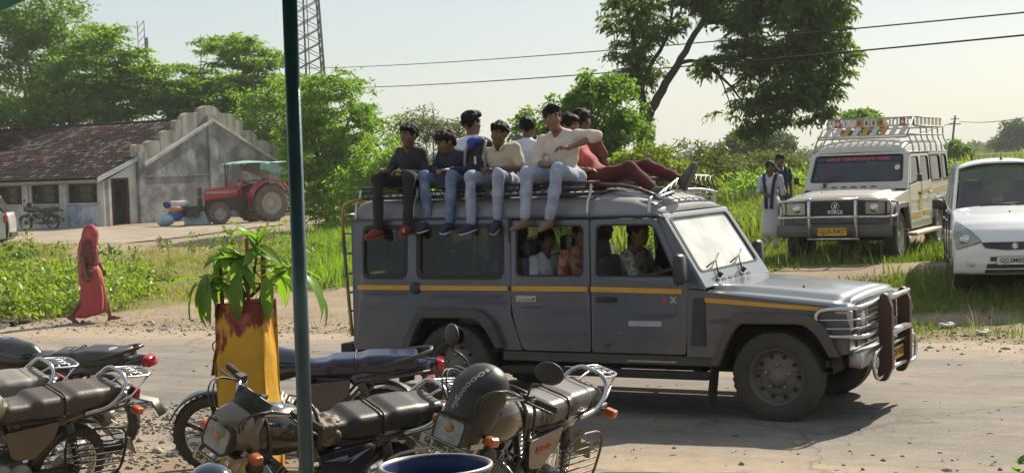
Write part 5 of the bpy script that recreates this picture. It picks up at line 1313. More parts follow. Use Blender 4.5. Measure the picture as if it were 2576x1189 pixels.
    for s in (-1, 1):
        m = MB(); m.box((-4.16, s * .72, .90), (.03, .12, .26)); m.build('tail_lamp', RED_LENS, root, .01)
    mb = MB(); mb.box((-2.4, 0, .52), (3.4, 1.54, .04)); mb.box((-1.9, .4, .42), (4.4, .10, .14)); mb.box((-1.9, -.4, .42), (4.4, .10, .14)); mb.cyl((0, -.68, .36), (0, .68, .36), .05); mb.cyl((-3.05, -.68, .36), (-3.05, .68, .36), .06); mb.ell((-3.05, 0, .36), (.16, .16, .15)); mb.box((-.1, 0, .62), (1.0, 1.2, .25)); mb.box((-3.2, 0, .45), (.8, .6, .2)); mb.box((-.72, 0, .82), (.04, 1.56, .56)); mb.cyl((-1.2, 0, .42), (-2.9, 0, .38), .04)
    mb.build('chassis', CHASSIS, root)
    mb = MB(); mb.box((-4.23, 0, .50), (.14, 1.66, .10)); mb.build('rear_bumper', CHASSIS, root, .012)
    # seats, dashboard, wheel
    for i, x in enumerate((-1.45, -2.15, -2.85, -3.55)):
        for y in ((-.38, .38) if i < 2 else (-.42, .42)):
            m = MB(); m.box((x, y, .80), (.46, .55, .14)); m.box((x - .24, y, 1.06), (.10, .55, .55), (0, radians(-10), 0)); se = m.build('seat', SEATV, root, .03)
            m = MB(); m.box((x - .30, y, 1.40), (.07, .26, .14)); m.build('headrest', SEATV, se, .03)
    m = MB(); m.box((-.86, 0, 1.04), (.26, 1.5, .20)); m.build('dashboard', BLACK_PL, root, .04)
    m = MB(); c0 = Vector((-1.05, -.38, 1.13)); ax = Vector((-.75, 0, .66)).normalized(); u, w = frame_of(ax)
    m.tube([c0 + (u * cos(2 * pi * k / 24) + w * sin(2 * pi * k / 24)) * .19 for k in range(24)], .014, 6, closed=True); m.tube([c0 - u * .18, c0 + u * .18], .012, 6); m.tube([c0, c0 - ax * .3], .02, 6); m.build('steering_wheel', BLACK_PL, root)
    m = MB(); m.cyl((-2.93, -.62, 1.0), (-2.93, -.62, 1.65), .013, seg=8); m.cyl((-3.12, -.2, .9), (-3.12, -.2, 1.65), .013, seg=8); m.build('grab_pole', STEEL, root)

def plate_text(root, parent, org, xd, yd, w, h, txt, bg, fg, size=None, name='number_plate'):
    m = MB(); m.plate(rrect(-w / 2, -h / 2, w / 2, h / 2, min(w, h) * .12), t=.006); o = m.build(name, bg, parent); place(o, org, xd, yd)
    tm = text_mesh(txt, size or h * .78, fg, 'lettering', .001, h * .012); t = obj('lettering', tm, o); t.location = (0, 0, .0055)
    bw = max((v.co.x for v in tm.vertices), default=1) - min((v.co.x for v in tm.vertices), default=0)
    if bw > w * .92: t.scale = (w * .92 / bw, 1, 1)
    m = MB(); m.plate(rrect(-w / 2, -h / 2, w / 2, h / 2, min(w, h) * .12), [rrect(-w / 2 + h * .05, -h / 2 + h * .05, w / 2 - h * .05, h / 2 - h * .05, min(w, h) * .1)], t=.009); m.build('plate_rim', fg, o)
    return o
# ------------------------------------------------------------------ the grey jeep crossing the road
GREY = mat('dusty_grey_paint', (0.068, 0.086, 0.12), 0.3, 0.25, var=0.10, scale=2, dust=0.15, dustcol=(0.24, 0.235, 0.235), coat=0.35, bump=.10, bscale=2.2, mud=(.5, 1.05, .55))
GREY_B = mat('pale_grey_paint', (0.24, 0.265, 0.295), 0.25, 0.3, var=0.06, scale=2, dust=0.10, coat=0.6)  # lighter grey than the sides, for bonnet and windscreen frame
ROOFG = mat('dusty_roof_paint', (0.20, 0.22, 0.26), 0.4, 0.15, var=0.1, dust=0.35, coat=0.3)
JX, JY, JA = 2.52, 13.25, radians(-28.0)
jp = thing('passenger_jeep', 'dusty grey long passenger jeep with people on its roof rack, crossing the road', 'jeep', (JX, JY, 0.012), JA)
JM = Matrix.Translation((JX, JY, 0.012)) @ Matrix.Rotation(JA, 4, 'Z')
jeep(jp, dict(paint=GREY, bonnet=GREY_B, roofpaint=ROOFG, trim=mat('charcoal_trim', (0.035, 0.037, 0.044), .55, dust=.2), front_glass=False, rear_glass=False, rim=mat('rim_dark', (0.10, 0.10, 0.105), .5, .5, dust=.35), wipers=((-.45, -.05), (.15, .5))))
for x0, x1, z0, z1 in ((-4.06, -3.46, 1.09, 1.09), (-3.40, -2.46, 1.09, 1.09), (-2.42, -1.675, 1.09, 1.09), (-1.645, -.80, 1.09, 1.075)):
    for s in (-1, 1): m = MB(); m.plate([(x0, z0 - .022), (x1, z1 - .022), (x1, z1 + .022), (x0, z0 + .022)], t=.006, fn=side_fn(s, .027)); m.build('side_stripe', YELLOW, jp)
for s in (-1, 1): m = MB(); m.plate([(-.60, .985), (.42, .925), (.42, .955), (-.60, 1.025)], t=.006, fn=side_fn(s, .021)); m.build('side_stripe', YELLOW, jp)
DEC = mat('decal_dark_blue', (0.03, 0.04, 0.115), .5, dust=.15); DEC2 = mat('decal_pale', (0.38, 0.42, 0.46), .5, dust=.1); DECR = mat('decal_red', (.4, .06, .04), .5)
for (x0, x1, z, h) in ((-3.30, -2.50, 1.015, .03), (-2.95, -2.46, .965, .028), (-2.35, -2.1, .92, .03), (-1.22, -.85, .86, .03), (-1.05, -.82, .885, .02), (-.58, -.30, .83, .035), (-4.0, -3.5, 1.03, .018), (-3.45, -3.0, .86, .02)):
    m = MB(); m.plate([(x0, z - h / 2), (x1 - .06, z - h / 2), (x1, z + h / 2), (x0 + .06, z + h / 2)], t=.004, fn=side_fn(-1, .0235)); m.build('swoosh_decal', DEC, jp)
m = MB(); m.plate(rrect(-1.30, .775, -.99, .82, .015), t=.004, fn=side_fn(-1, .0245)); m.build('pale_sticker', DEC2, jp)
tm = text_mesh('X', .07, DEC2, 'lettering', .002, .004); o = obj('lettering', tm, jp); place(o, (-.88, -(HW + .0245), 1.0), (1, 0, 0), (0, 0, 1))
m = MB(); m.plate(rrect(-.975, .975, -.935, 1.02, .01), t=.004, fn=side_fn(-1, .0245)); m.build('red_sticker', DECR, jp)
tm = text_mesh('TRAX', .05, DEC2, 'lettering', .002, .002); o = obj('lettering', tm, jp); place(o, (-.665, .62, 1.185), (0, 1, 0), (-.56, 0, .83))
m = MB(); m.plate([(-.735, .62), (-.60, .62), (-.60, 1.02), (-.70, 1.02)], t=.012, fn=side_fn(-1, .022)); m.build('dark_side_band', BLACK_PL, jp)  # dark upright band between front wing and door
m = MB(); m.box((-1.06, -.93, .487), (.45, .012, .012)); m.build('step_strip', STEEL, jp)
m = MB(); m.lathe([(.055, 0), (.055, .02), (.045, .035), (.001, .038)], (-3.43, -(HW + .015), 1.085), (0, -1, 0), 18); m.build('fuel_cap', BLACK_PL, jp)
# ladder at the tail
m = MB()
for y in (-.80, -.50): m.tube(smooth_path([(-4.18, y, .62), (-4.22, y, 1.2), (-4.24, y, 1.72), (-4.17, y, 1.86), (-4.02, y, 1.90)], 4), .017, 7)
ld = m.build('ladder', mat('ladder_paint', (0.05, 0.055, 0.045), .5, col2=(0.55, 0.38, 0.03), scale=1.2, dust=.15), jp)
for k in range(7):
    m = MB(); m.cyl((-4.215, -.80, .68 + k * .175), (-4.215, -.50, .68 + k * .175), .011, seg=7); m.build('rung', STEEL, ld)
# the grey jeep stands a little taller above the belt line
for o_ in list(jp.children_recursive):
    if o_.type == 'MESH' and o_.matrix_local.translation.length < 1e-6 and o_.parent and not o_.get('zdone'):
        me_ = o_.data; n_ = len(me_.vertices); a_ = np.empty(n_ * 3, np.float32); me_.vertices.foreach_get('co', a_); a_ = a_.reshape(-1, 3)
        a_[:, 2] = np.interp(a_[:, 2], [-1, 1.14, 1.665, 1.914, 3], [-1, 1.14, 1.712, 1.926, 3.0]); me_.vertices.foreach_set('co', a_.ravel()); me_.update()
# bumper and bull bar
m = MB(); m.loft([[(.66, y * .92, .47), (.78, y, .47), (.80, y, .53), (.78, y, .60), (.66, y * .92, .60)] for y in (-.88, -.86, .86, .88)]); m.build('front_bumper', STEEL, jp, .01)
bu = None
BBP = mat('bull_bar_paint', (0.06, 0.022, 0.018), .4, .3, dust=.12)
for y in (-.31, .31):
    bb = MB(); bb.plate(rpoly([(.77, .30), (.84, .30), (.895, .42), (.90, .92), (.86, 1.02), (.82, 1.03), (.79, .98), (.79, .55), (.77, .5)], .02, 3), t=.075, fn=lambda a, b, c, y=y: (a, y + c, b)); bu = bb.build('bull_bar', BBP, jp, .012)
m = MB()
m.tube([(.86, -.31, .985), (.86, .31, .985)], .024, 9); m.tube([(.87, -.31, .70), (.87, .31, .70)], .034, 10); m.tube([(.86, -.31, .40), (.86, .31, .40)], .018, 8); m.tube([(.86, -.31, .60), (.86, .31, .60)], .014, 8)
for s in (-1, 1):
    lp = [(.80, s * .34, .98), (.79, s * .70, .965), (.70, s * .86, .95), (.47, s * .885, .93), (.42, s * .885, .85), (.47, s * .885, .735), (.70, s * .86, .725), (.79, s * .70, .72), (.80, s * .34, .735)]
    m.tube(smooth_path(lp, 4), .017, 8)
    for z in (.80, .87): m.tube(smooth_path([(.80, s * .34, z), (.78, s * .70, z - .005), (.70, s * .86, z - .01), (.43, s * .885, z - .015)], 4), .007, 6)
    lp = [(.82, s * .34, .60), (.84, s * .60, .585), (.84, s * .70, .54), (.84, s * .70, .43), (.84, s * .60, .36), (.82, s * .34, .365)]
    m.tube(smooth_path(lp, 4), .017, 8)
m.build('guard_tube', CHROME, bu)
m = MB(); m.lathe([(.05, 0), (.055, .02), (.03, .03), (.001, .03)], (.80, -.52, .48), (1, 0, 0), 16); m.lathe([(.05, 0), (.055, .02), (.03, .03), (.001, .03)], (.80, .52, .48), (1, 0, 0), 16); m.build('fog_lamp', LAMP, bu)
plate_text(jp, jp, (.785, 0, .50), (0, 1, 0), (0, 0, 1), .42, .11, 'GJ 23 U 4127', mat('plate_yellow', (.72, .42, .02), .4), mat('plate_ink', (.02, .02, .02), .5))
for o_ in [bu_ for bu_ in jp.children if bu_.name.split('.')[0] in ('bull_bar', 'front_bumper')]: o_.location.x = -.065
# roof rack
RACK = mat('rack_black', (0.022, 0.022, 0.026), .4, .3, dust=.15); SILV = mat('rack_silver', (0.55, 0.56, 0.58), .35, .9, dust=.15)
m = MB()
for s in (-1, 1):
    m.tube([(-4.10, s * .70, 1.915), (-1.66, s * .70, 1.915)], .017, 7); m.tube(smooth_path([(-4.10, s * .70, 2.01), (-1.80, s * .70, 2.01), (-1.64, s * .70, 1.995), (-1.30, s * .70, 1.96), (-1.06, s * .70, 1.875)], 3), .017, 7)
    m.tube([(-4.10, s * .70, 1.965), (-1.66, s * .70, 1.965)], .010, 6)
for x in (-4.10, -1.66): m.tube([(x, -.70, 2.01 if x < -3 else 1.915), (x, .70, 2.01 if x < -3 else 1.915)], .017, 7)
rk = m.build('roof_rack', RACK, jp)
for s in (-1, 1):
    for x in (-4.08, -3.45, -2.85, -2.3, -1.68, -1.10):
        m = MB(); top = 2.01 if x < -1.5 else 1.88
        m.tube(smooth_path([(x, s * .70, top), (x, s * .725, 1.92 if x < -1.5 else 1.87), (x, s * .79, 1.84), (x, s * .805, 1.72)], 3), .014, 7); m.build('rack_post', SILV, rk)
for k in range(9):
    y = -.62 + 1.24 * k / 8
    m = MB(); m.box((-2.86, y, 1.925), (2.42, .045, .012)); m.build('rack_slat', SILV if k % 2 else RACK, rk)
for k in range(9):
    y = -.62 + 1.24 * k / 8
    m = MB(); zz = 1.905 - .09 * (y / .7) ** 2; m.hexa([(-1.64, y - .018, zz + .02), (-1.06, y - .018, zz - .01), (-1.06, y + .018, zz - .01), (-1.64, y + .018, zz + .02), (-1.64, y - .018, zz + .032), (-1.06, y - .018, zz + .002), (-1.06, y + .018, zz + .002), (-1.64, y + .018, zz + .032)]); m.build('rack_slat', SILV, rk)
m = MB()
for s in (-1, 1):       # wire lattice in the side rail
    for k in range(30):
        x = -4.08 + k * .08; m.tube([(x, s * .70, 1.915), (x + .04, s * .70, 2.01), (x + .08, s * .70, 1.915)], .006, 4)
m.build('rail_lattice', RACK, rk)
m = MB(); top = lambda y: np.interp(y, [-.72, -.05, .60, .72], [1.875, 2.04, 2.02, 1.93]); bot = lambda y: 1.865 + .05 * (1 - (y / .72) ** 2)
ys_ = np.linspace(-.72, .72, 13)
m.tube([(-1.06 + (top(y) - 1.87) * -.15, y, top(y)) for y in ys_], .012, 6); m.tube([(-1.05, y, bot(y)) for y in ys_], .012, 6)
m.build('front_lip', SILV, rk)
m = MB()
for a, b in zip(ys_[:-1], ys_[1:]):
    m.tube([(-1.05, a, bot(a)), (-1.06, b, top(b))], .007, 5); m.tube([(-1.06, a, top(a)), (-1.05, b, bot(b))], .007, 5)
m.build('lip_lattice', RACK, rk)

# ------------------------------------------------------------------ the cream jeep parked on the verge
CREAM = mat('cream_white_paint', (0.56, 0.545, 0.50), 0.3, 0.0, var=0.05, scale=2, dust=0.24, dustcol=(.42, .35, .26), coat=0.5)
CX, CY = 5.27, 24.15
CA = radians(-90 - 26.5)
hx, hy = cos(CA), sin(CA)
c0 = (CX, CY); cz = gz(CX, CY)
cj = thing('passenger_jeep', 'cream white long jeep with painted roof rack panels parked on the verge', 'jeep', (CX, CY, cz + .0), CA)
CHR = CHROME
DARKF = mat('grey_front_trim', (0.07, 0.075, 0.08), .5, dust=.2)
jeep(cj, dict(paint=CREAM, trim=mat('grey_flare', (0.12, 0.12, 0.125), .55, dust=.2), front=DARKF, rim=mat('rim_pale', (0.42, 0.42, 0.42), .4, .6, dust=.25), front_glass=True, rear_glass=True, board=mat('board_alloy', (.42, .36, .29), .5, .3, dust=.3), sill=CREAM, small_mirror=.5, wipers=((-.50, -.20),), wscreen=glass_mat('clean_windscreen', tint=(.7, .8, .95), trans=.5, dust=.05)))
GOLD = mat('decal_gold', (.50, .30, .06), .45)
for s in (-1, 1):
    for poly in ([(-.70, .62), (-1.55, .62), (-1.4, .68), (-.75, .68)], [(-1.72, .64), (-2.35, .64), (-2.2, .70), (-1.72, .70)], [(-1.5, .72), (-1.30, .80), (-1.62, 1.02), (-1.64, .96)], [(-1.7, 1.0), (-2.38, 1.06), (-2.38, 1.09), (-1.7, 1.04)], [(-2.5, 1.0), (-3.9, 1.06), (-3.9, 1.08), (-2.5, 1.03)], [(-2.9, .93), (-3.9, .99), (-3.9, 1.0), (-2.9, .95)]):
        m = MB(); m.plate(poly, t=.004, fn=side_fn(s, .0265)); m.build('swoosh_decal', GOLD, cj)
m = MB()
for s in (-1, 1):
    m.tube([(.80, s * .36, 1.0), (.84, s * .36, .95), (.84, s * .36, .42), (.78, s * .36, .38)], .028, 8)
    m.tube(smooth_path([(.82, s * .36, .985), (.80, s * .72, .97), (.72, s * .88, .95), (.50, s * .91, .93), (.46, s * .91, .84), (.50, s * .90, .735), (.72, s * .88, .715), (.80, s * .72, .715), (.84, s * .36, .72)], 4), .020, 8)
m.tube([(.83, -.40, .985), (.83, .40, .985)], .022, 8); m.tube([(.85, -.40, .72), (.85, .40, .72)], .022, 8); m.tube([(.82, -.40, .385), (.82, .40, .385)], .02, 8)
m.build('bull_bar', CHR, cj)
m = MB(); m.loft([[(.64, y * .95, .40), (.78, y, .42), (.80, y, .50), (.76, y, .60), (.64, y * .95, .60)] for y in (-.90, -.88, .88, .90)]); m.build('front_bumper', DARKF, cj, .01)
plate_text(cj, cj, (.875, 0, .50), (0, 1, 0), (0, 0, 1), .46, .13, 'GJ23U5427', mat('plate_yellow', (.72, .42, .02), .4), mat('plate_ink', (.02, .02, .02), .5))
# windscreen banner and pass sticker
wxa, wza, wxb, wzb = -.605, 1.095, -1.0, 1.675
def onscreen(y, b, off=.03):
    n = Vector((wzb - wza, 0, wxa - wxb)).normalized(); return (wxa + (wxb - wxa) * b + n.x * off, y, wza + (wzb - wza) * b + n.z * off)
sl = Vector((wxb - wxa, 0, wzb - wza)).normalized()
m = MB(); m.plate([(-.72, 0), (.72, 0), (.72, .085), (-.72, .085)], t=.003); o = m.build('windscreen_banner', mat('banner_navy', (.03, .035, .10), .4), cj); place(o, onscreen(0, .765, .012), (0, 1, 0), sl)
tm = text_mesh('JAY SHIVAM VIR', .10, mat('banner_red', (.55, .05, .05), .5), 'lettering', .001, .003); t = obj('lettering', tm, o); t.location = (0, .045, .003); t.scale = (1.45, .8, 1)
m = MB(); m.plate([(.045 * cos(2 * pi * k / 20), .05 * sin(2 * pi * k / 20)) for k in range(20)], t=.003); o = m.build('round_sticker', mat('sticker_cream', (.6, .58, .5), .5), cj); place(o, onscreen(.64, .58, .012), (0, 1, 0), sl)
# decorated rack
RSIL = mat('rack_grey', (0.42, 0.42, 0.40), .45, .5, dust=.3)
WH = mat('panel_white', (.62, .6, .56), .5, dust=.25); RD = mat('panel_red', (.42, .05, .04), .5); OR_ = mat('panel_ochre', (.5, .27, .06), .5)
m = MB()
for s in (-1, 1):
    m.tube([(-4.12, s * .74, 1.96), (-1.2, s * .74, 1.96)], .016, 6); m.tube([(-4.12, s * .74, 2.10), (-1.75, s * .74, 2.10)], .016, 6)
m.tube([(-4.12, -.74, 2.10), (-4.12, .74, 2.10)], .016, 6); m.tube([(-1.75, -.72, 2.12), (-1.75, .72, 2.12)], .016, 6); m.tube([(-1.15, -.72, 1.92), (-1.15, .72, 1.92)], .016, 6)
r2 = m.build('roof_rack', RSIL, cj)
for s in (-1, 1):
    for k in range(7):
        x = -4.10 + k * .48; m = MB(); m.tube(smooth_path([(x, s * .74, 2.10 if x < -1.7 else 1.96), (x, s * .75, 1.92), (x, s * .80, 1.80), (x, s * .81, 1.68)], 3), .013, 6); m.build('rack_post', RSIL, r2)
    m = MB(); m.tube([(-1.15, s * .72, 1.92), (-1.72, s * .72, 2.24), (-1.78, s * .72, 2.10)], .016, 6); m.build('rack_brace', RSIL, r2)
for k in range(12):
    m = MB(); m.box((-2.7, -.66 + 1.32 * k / 11, 1.965), (2.9, .04, .012)); m.build('rack_slat', RSIL, r2)
# raised front board of painted panels, sloping board in front, side letters
for k in range(12):
    y = -.66 + .12 * k; mm = (RD if k in (1, 10) else OR_ if k in (4, 7) else WH)
    m = MB(); m.plate(rrect(-.05, -.065, .05, .065, .012), [] if mm is not WH else [rrect(-.02, -.04, .02, .04, .01)], t=.012); o = m.build('board_panel', mm, r2); place(o, (-1.74, y, 2.175), (0, 1, 0), (-.15, 0, 1))
    if mm is not WH:
        m = MB(); m.plate([(0, -.05), (.04, 0), (0, .05), (-.04, 0)], t=.016); d_ = m.build('diamond', WH if mm is RD else RD, o); d_.location = (0, 0, .004)
m = MB(); m.tube([(-1.75, -.72, 2.25), (-1.75, .72, 2.25)], .014, 6); m.build('rack_rail', RSIL, r2)
for k in range(9):
    y = -.62 + .155 * k; mm = (OR_ if k in (2, 4, 6) else WH)
    m = MB(); m.plate([(-.07, -.10), (.02, -.10), (.07, .10), (-.02, .10)], t=.01); o = m.build('board_panel', mm, r2); place(o, (-1.40, y, 2.03), (0, 1, 0), (-.62, 0, .55))
for s in (-1, 1):
    for k in range(7):
        m = MB(); m.plate(rrect(-.085, -.065, .085, .065, .012), [rrect(-.06, -.04, -.01, .04, .01), rrect(.01, -.04, .06, .04, .01)], t=.012); o = m.build('board_panel', WH, r2); place(o, (-1.95 - .32 * k, s * .74, 2.18), (1, 0, 0), (0, 0, 1))
    m = MB(); m.tube([(-1.75, s * .74, 2.25), (-4.0, s * .74, 2.25)], .012, 6); m.build('rack_rail', RSIL, r2)
# ------------------------------------------------------------------ people on the roof of the grey jeep
def on_jeep(x, y, z): p = JM @ Vector((x, y, z)); return tuple(p)
OUT = JA - pi / 2; BACK = JA + pi / 2; FORE = JA
BLK = mat('cloth_black', (0.02, 0.021, 0.025), .85, var=.3, bump=.55, bscale=13); NAVY = mat('cloth_navy', (0.022, 0.025, 0.055), .85, var=.3, bump=.55, bscale=13)
BEIGE = mat('cloth_beige', (0.50, 0.43, 0.32), .85, var=.12, bump=.55, bscale=13); CREAMC = mat('cloth_cream', (0.60, 0.52, 0.45), .85, var=.12, bump=.55, bscale=13)
WHITEC = mat('cloth_white', (0.66, 0.69, 0.76), .85, var=.08, bump=.55, bscale=13); DENIM = mat('denim_blue', (0.10, 0.15, 0.26), .9, col2=(0.20, 0.27, 0.40), scale=9, bump=.5, bscale=14)
DENIM_P = mat('denim_pale', (0.26, 0.31, 0.42), .9, col2=(0.38, 0.43, 0.55), scale=9, bump=.5, bscale=14); DKTR = mat('trouser_dark', (0.025, 0.022, 0.022), .9, var=.3, bump=.25)
REDC = mat('cloth_red', (0.36, 0.07, 0.075), .85, var=.2, bump=.55, bscale=13); MAROON = mat('cloth_maroon', (0.10, 0.018, 0.022), .9, var=.25, bump=.55, bscale=13)
SH_RED = mat('sandal_red', (0.20, 0.04, 0.028), .75); SH_NAVY = mat('shoe_navy', (0.02, 0.025, 0.07), .7); SOLEW = mat('sole_white', (0.6, 0.6, 0.58), .6); SOLER = mat('sole_red', (.34, .06, .03), .7); SH_BR = mat('sandal_brown', (.09, .06, .045), .7); SH_GR = mat('sock_grey', (.12, .115, .10), .9)
GR_ROOF = 'people riding on the roof of the grey jeep'
slouch = dict(sho_l=(.03, .165, .45), sho_r=(.03, -.165, .45), neck=(.075, 0, .52), head=(.115, 0, .645), upv=(.1, 0, 1), ank_l=(.44, .12, -.34), ank_r=(.44, -.12, -.34), toe_l=(.60, .15, -.40), toe_r=(.60, -.15, -.40))
make_person('boy in black T-shirt and red sandals, rearmost on the roof edge', on_jeep(-3.62, -.50, 1.945), OUT,
            sit_pose(**{**slouch, 'sho_l': (.06, .155, .44), 'sho_r': (-.01, -.165, .465), 'head': (.11, .03, .64), 'face': (1, -.25, -.12), 'kne_l': (.42, .20, .20), 'kne_r': (.43, -.19, .19), 'ank_l': (.44, .17, -.34), 'ank_r': (.43, -.21, -.37), 'toe_l': (.62, .20, -.40), 'toe_r': (.58, -.25, -.43), 'wri_l': (.30, .06, .25), 'wri_r': (.33, -.15, .27), 'elb_l': (.08, .24, .22), 'elb_r': (.10, -.25, .22)}),
            .86, SKIN, HAIR, BLK, DKTR, (SH_RED, SOLER), sleeve='elbow', group=GR_ROOF, hairstyle='short')
def chest_bag(t, j, s, g): pass
make_person('boy in navy shirt looking down beside the backpack on the roof of the grey jeep', on_jeep(-3.17, -.47, 1.945), OUT,
            sit_pose(**{**slouch, 'sho_l': (.06, .15, .41), 'sho_r': (.02, -.17, .455), 'neck': (.09, -.015, .50), 'head': (.145, -.04, .575), 'face': (.8, -.45, -.35), 'kne_l': (.40, .17, .20), 'kne_r': (.38, -.20, .20), 'wri_l': (.33, .10, .26), 'wri_r': (.31, -.05, .25), 'ank_l': (.42, .13, -.33), 'ank_r': (.36, -.18, -.32), 'toe_r': (.50, -.22, -.39)}),
            .82, SKIN, HAIR_B, NAVY, DENIM, (SH_NAVY, SOLEW), sleeve='long', group=GR_ROOF, hairstyle='mop')
make_person('boy in short sleeved beige shirt between the backpack and the smiling man', on_jeep(-2.67, -.47, 1.945), OUT,
            sit_pose(**{**slouch, 'face': (1, -.1, -.15), 'sho_l': (-.01, .16, .475), 'sho_r': (.06, -.15, .44), 'head': (.10, .02, .645), 'upv': (.1, .12, 1), 'wri_l': (.30, .04, .26), 'wri_r': (.30, -.06, .25), 'kne_l': (.42, .16, .20), 'kne_r': (.42, -.19, .19), 'ank_l': (.40, .12, -.30), 'ank_r': (.44, -.19, -.34), 'toe_l': (.55, .14, -.41), 'toe_r': (.58, -.24, -.41)}),
            .82, SKIN, HAIR, BEIGE, DENIM_P, (SH_NAVY, SOLEW), sleeve='short', sleeve_f=.75, collar=BEIGE, group=GR_ROOF, hairstyle='short')
make_person('smiling young man in cream shirt with one elbow raised on the jeep roof', on_jeep(-2.02, -.46, 1.945), OUT,
            sit_pose(head=(.09, -.10, .68), face=(.80, .55, .02), neck=(.03, -.07, .555), sho_l=(.02, .12, .51), sho_r=(.02, -.235, .48), upv=(0, -.1, 1), elb_l=(.05, .345, .50), wri_l=(.20, .13, .40), hd_l=(.3, -.9, .1), elb_r=(.12, -.27, .27), wri_r=(.28, -.06, .24), hd_r=(.4, .9, .1),
                     kne_l=(.42, .10, .20), kne_r=(.42, -.22, .18), ank_l=(.46, .01, -.29), ank_r=(.47, -.24, -.28), toe_l=(.62, -.01, -.35), toe_r=(.62, -.30, -.34), hip_l=(.02, .085, .10), hip_r=(.02, -.085, .10)),
            .94, SKIN_L, HAIR, CREAMC, DENIM_P, None, sleeve='elbow', collar=CREAMC, group=GR_ROOF, hairstyle='quiff', trouser_len=.93)
make_person('boy in red top and maroon trousers reclining with legs stretched towards the windscreen', on_jeep(-1.84, -.18, 1.93), FORE,
            dict(hip_l=(0, .085, .11), hip_r=(0, -.085, .11), sho_l=(-.30, .17, .42), sho_r=(-.30, -.17, .42), neck=(-.33, 0, .49), head=(-.31, 0, .62), upv=(-.1, 0, 1), face=(1, 0, -.15), kne_l=(.44, .10, .22), kne_r=(.38, -.13, .20), ank_l=(.82, .06, .07), ank_r=(.64, -.20, -.01),
                 toe_l=(.94, .05, .20), toe_r=(.80, -.22, -.02), elb_l=(-.36, .28, .20), elb_r=(-.22, -.26, .22), wri_l=(-.42, .26, .0), wri_r=(-.06, -.19, .20), pnl=(0, 0, -1), pnr=(0, 0, -1)),
            .95, SKIN, HAIR, REDC, MAROON, (SH_GR, SH_GR), sleeve='short', group=GR_ROOF, trouser_len=.95)
bk = dict(slouch); 
make_person('man in white shirt with neat black hair sitting with his back to the road', on_jeep(-3.34, .12, 1.93), BACK + radians(-6),
            sit_pose(face=(.92, -.38, 0), head=(.03, 0, .71)), .94, SKIN, HAIR, WHITEC, DKTR, None, sleeve='short', group=GR_ROOF, hairstyle='quiff', collar=WHITEC)
make_person('boy in white shirt with his back turned, next to the smiling man on the roof', on_jeep(-2.78, .22, 1.93), BACK,
            sit_pose(face=(1, .1, -.1)), .86, SKIN, HAIR, WHITEC, DKTR, None, sleeve='short', group=GR_ROOF)
make_person('small child almost hidden behind the beige and white shirts on the jeep roof', on_jeep(-3.05, .58, 1.93), BACK,
            sit_pose(face=(1, .3, -.1)), .64, SKIN, mat('hair_dusty', (.10, .09, .085), .7), WHITEC, DKTR, None, sleeve='short', group=GR_ROOF)
make_person('dark haired rider facing away, half hidden behind the smiling man', on_jeep(-2.30, .42, 1.93), BACK,
            sit_pose(face=(1, -.2, 0)), .93, SKIN, HAIR_B, mat('cloth_brown', (.16, .06, .05), .9), DKTR, None, sleeve='short', group=GR_ROOF)
# backpack
bp = thing('backpack', 'black and maroon backpack with blue top leaning between two boys on the jeep roof', 'backpack', on_jeep(-2.90, -.46, 2.02), OUT)
obj('pack_body', sdf_mesh('pack_body', [ell((.0, 0, .20), (.10, .155, .22)), ell((.09, 0, .14), (.06, .12, .12)), ell((-.02, 0, .33), (.08, .13, .10))], .012, .04, material=mat('pack_cloth', (.03, .02, .028), .85, var=.3, bump=.3), wob=.004, wfreq=30), bp)
obj('blue_flap', sdf_mesh('blue_flap', [ell((.03, -.03, .40), (.07, .09, .045)), ell((.08, -.06, .37), (.03, .05, .05))], .01, .03, material=mat('pack_blue', (.03, .05, .30), .7, var=.2), wob=.004, wfreq=40), bp)
m = MB()
for s in (-1, 1): m.tube(smooth_path([(.05, s * .08, .40), (.12, s * .10, .30), (.12, s * .11, .12), (.06, s * .12, .03)], 4), .014, 6)
m.build('strap', mat('strap_grey', (.25, .25, .27), .8), bp)
m = MB(); m.box((.155, .02, .22), (.01, .02, .07)); m.build('tag', mat('tag_white', (.6, .6, .6), .6), bp)

# ------------------------------------------------------------------ people inside
CHECK = mat('cloth_check', (0.30, 0.28, 0.24), .85, col2=(0.06, .055, .05), scale=22); SCARF = mat('cloth_rust', (.20, .045, .03), .85, col2=(.42, .26, .16), scale=10)
seatp = lambda **k: sit_pose(**{**dict(ank_l=(.50, .13, -.25), ank_r=(.50, -.13, -.25), toe_l=(.62, .14, -.31), toe_r=(.62, -.14, -.31)), **k})
GI = 'passengers inside the grey jeep'
make_person('driver in checked shirt holding the wheel behind the open front window', on_jeep(-1.42, -.40, .87), FORE, seatp(wri_l=(.36, .15, .36), wri_r=(.36, -.15, .36), elb_l=(.14, .26, .28), elb_r=(.14, -.27, .28), face=(1, -.2, 0)), .97, SKIN, HAIR, CHECK, DKTR, None, sleeve='elbow', group=GI, vox=.014)
make_person('woman with rust coloured scarf at the rear door window of the grey jeep', on_jeep(-1.93, -.46, .90), FORE + radians(-30), seatp(face=(1, -.3, -.1)), .92, SKIN, HAIR, SCARF, DKTR, None, sleeve='long', group=GI, vox=.014, hairstyle='long')
make_person('girl in white and blue school dress inside by the rear door pillar', on_jeep(-2.33, -.38, .88), FORE + radians(-15), seatp(face=(1, -.5, -.2)), .86, SKIN, HAIR, WHITEC, DENIM, None, sleeve='short', group=GI, vox=.014, hairstyle='long')
make_person('front passenger in dark shirt beyond the driver', on_jeep(-1.42, .40, .87), FORE, seatp(face=(1, .1, 0)), .95, SKIN, HAIR, NAVY, DKTR, None, sleeve='short', group=GI, vox=.015)
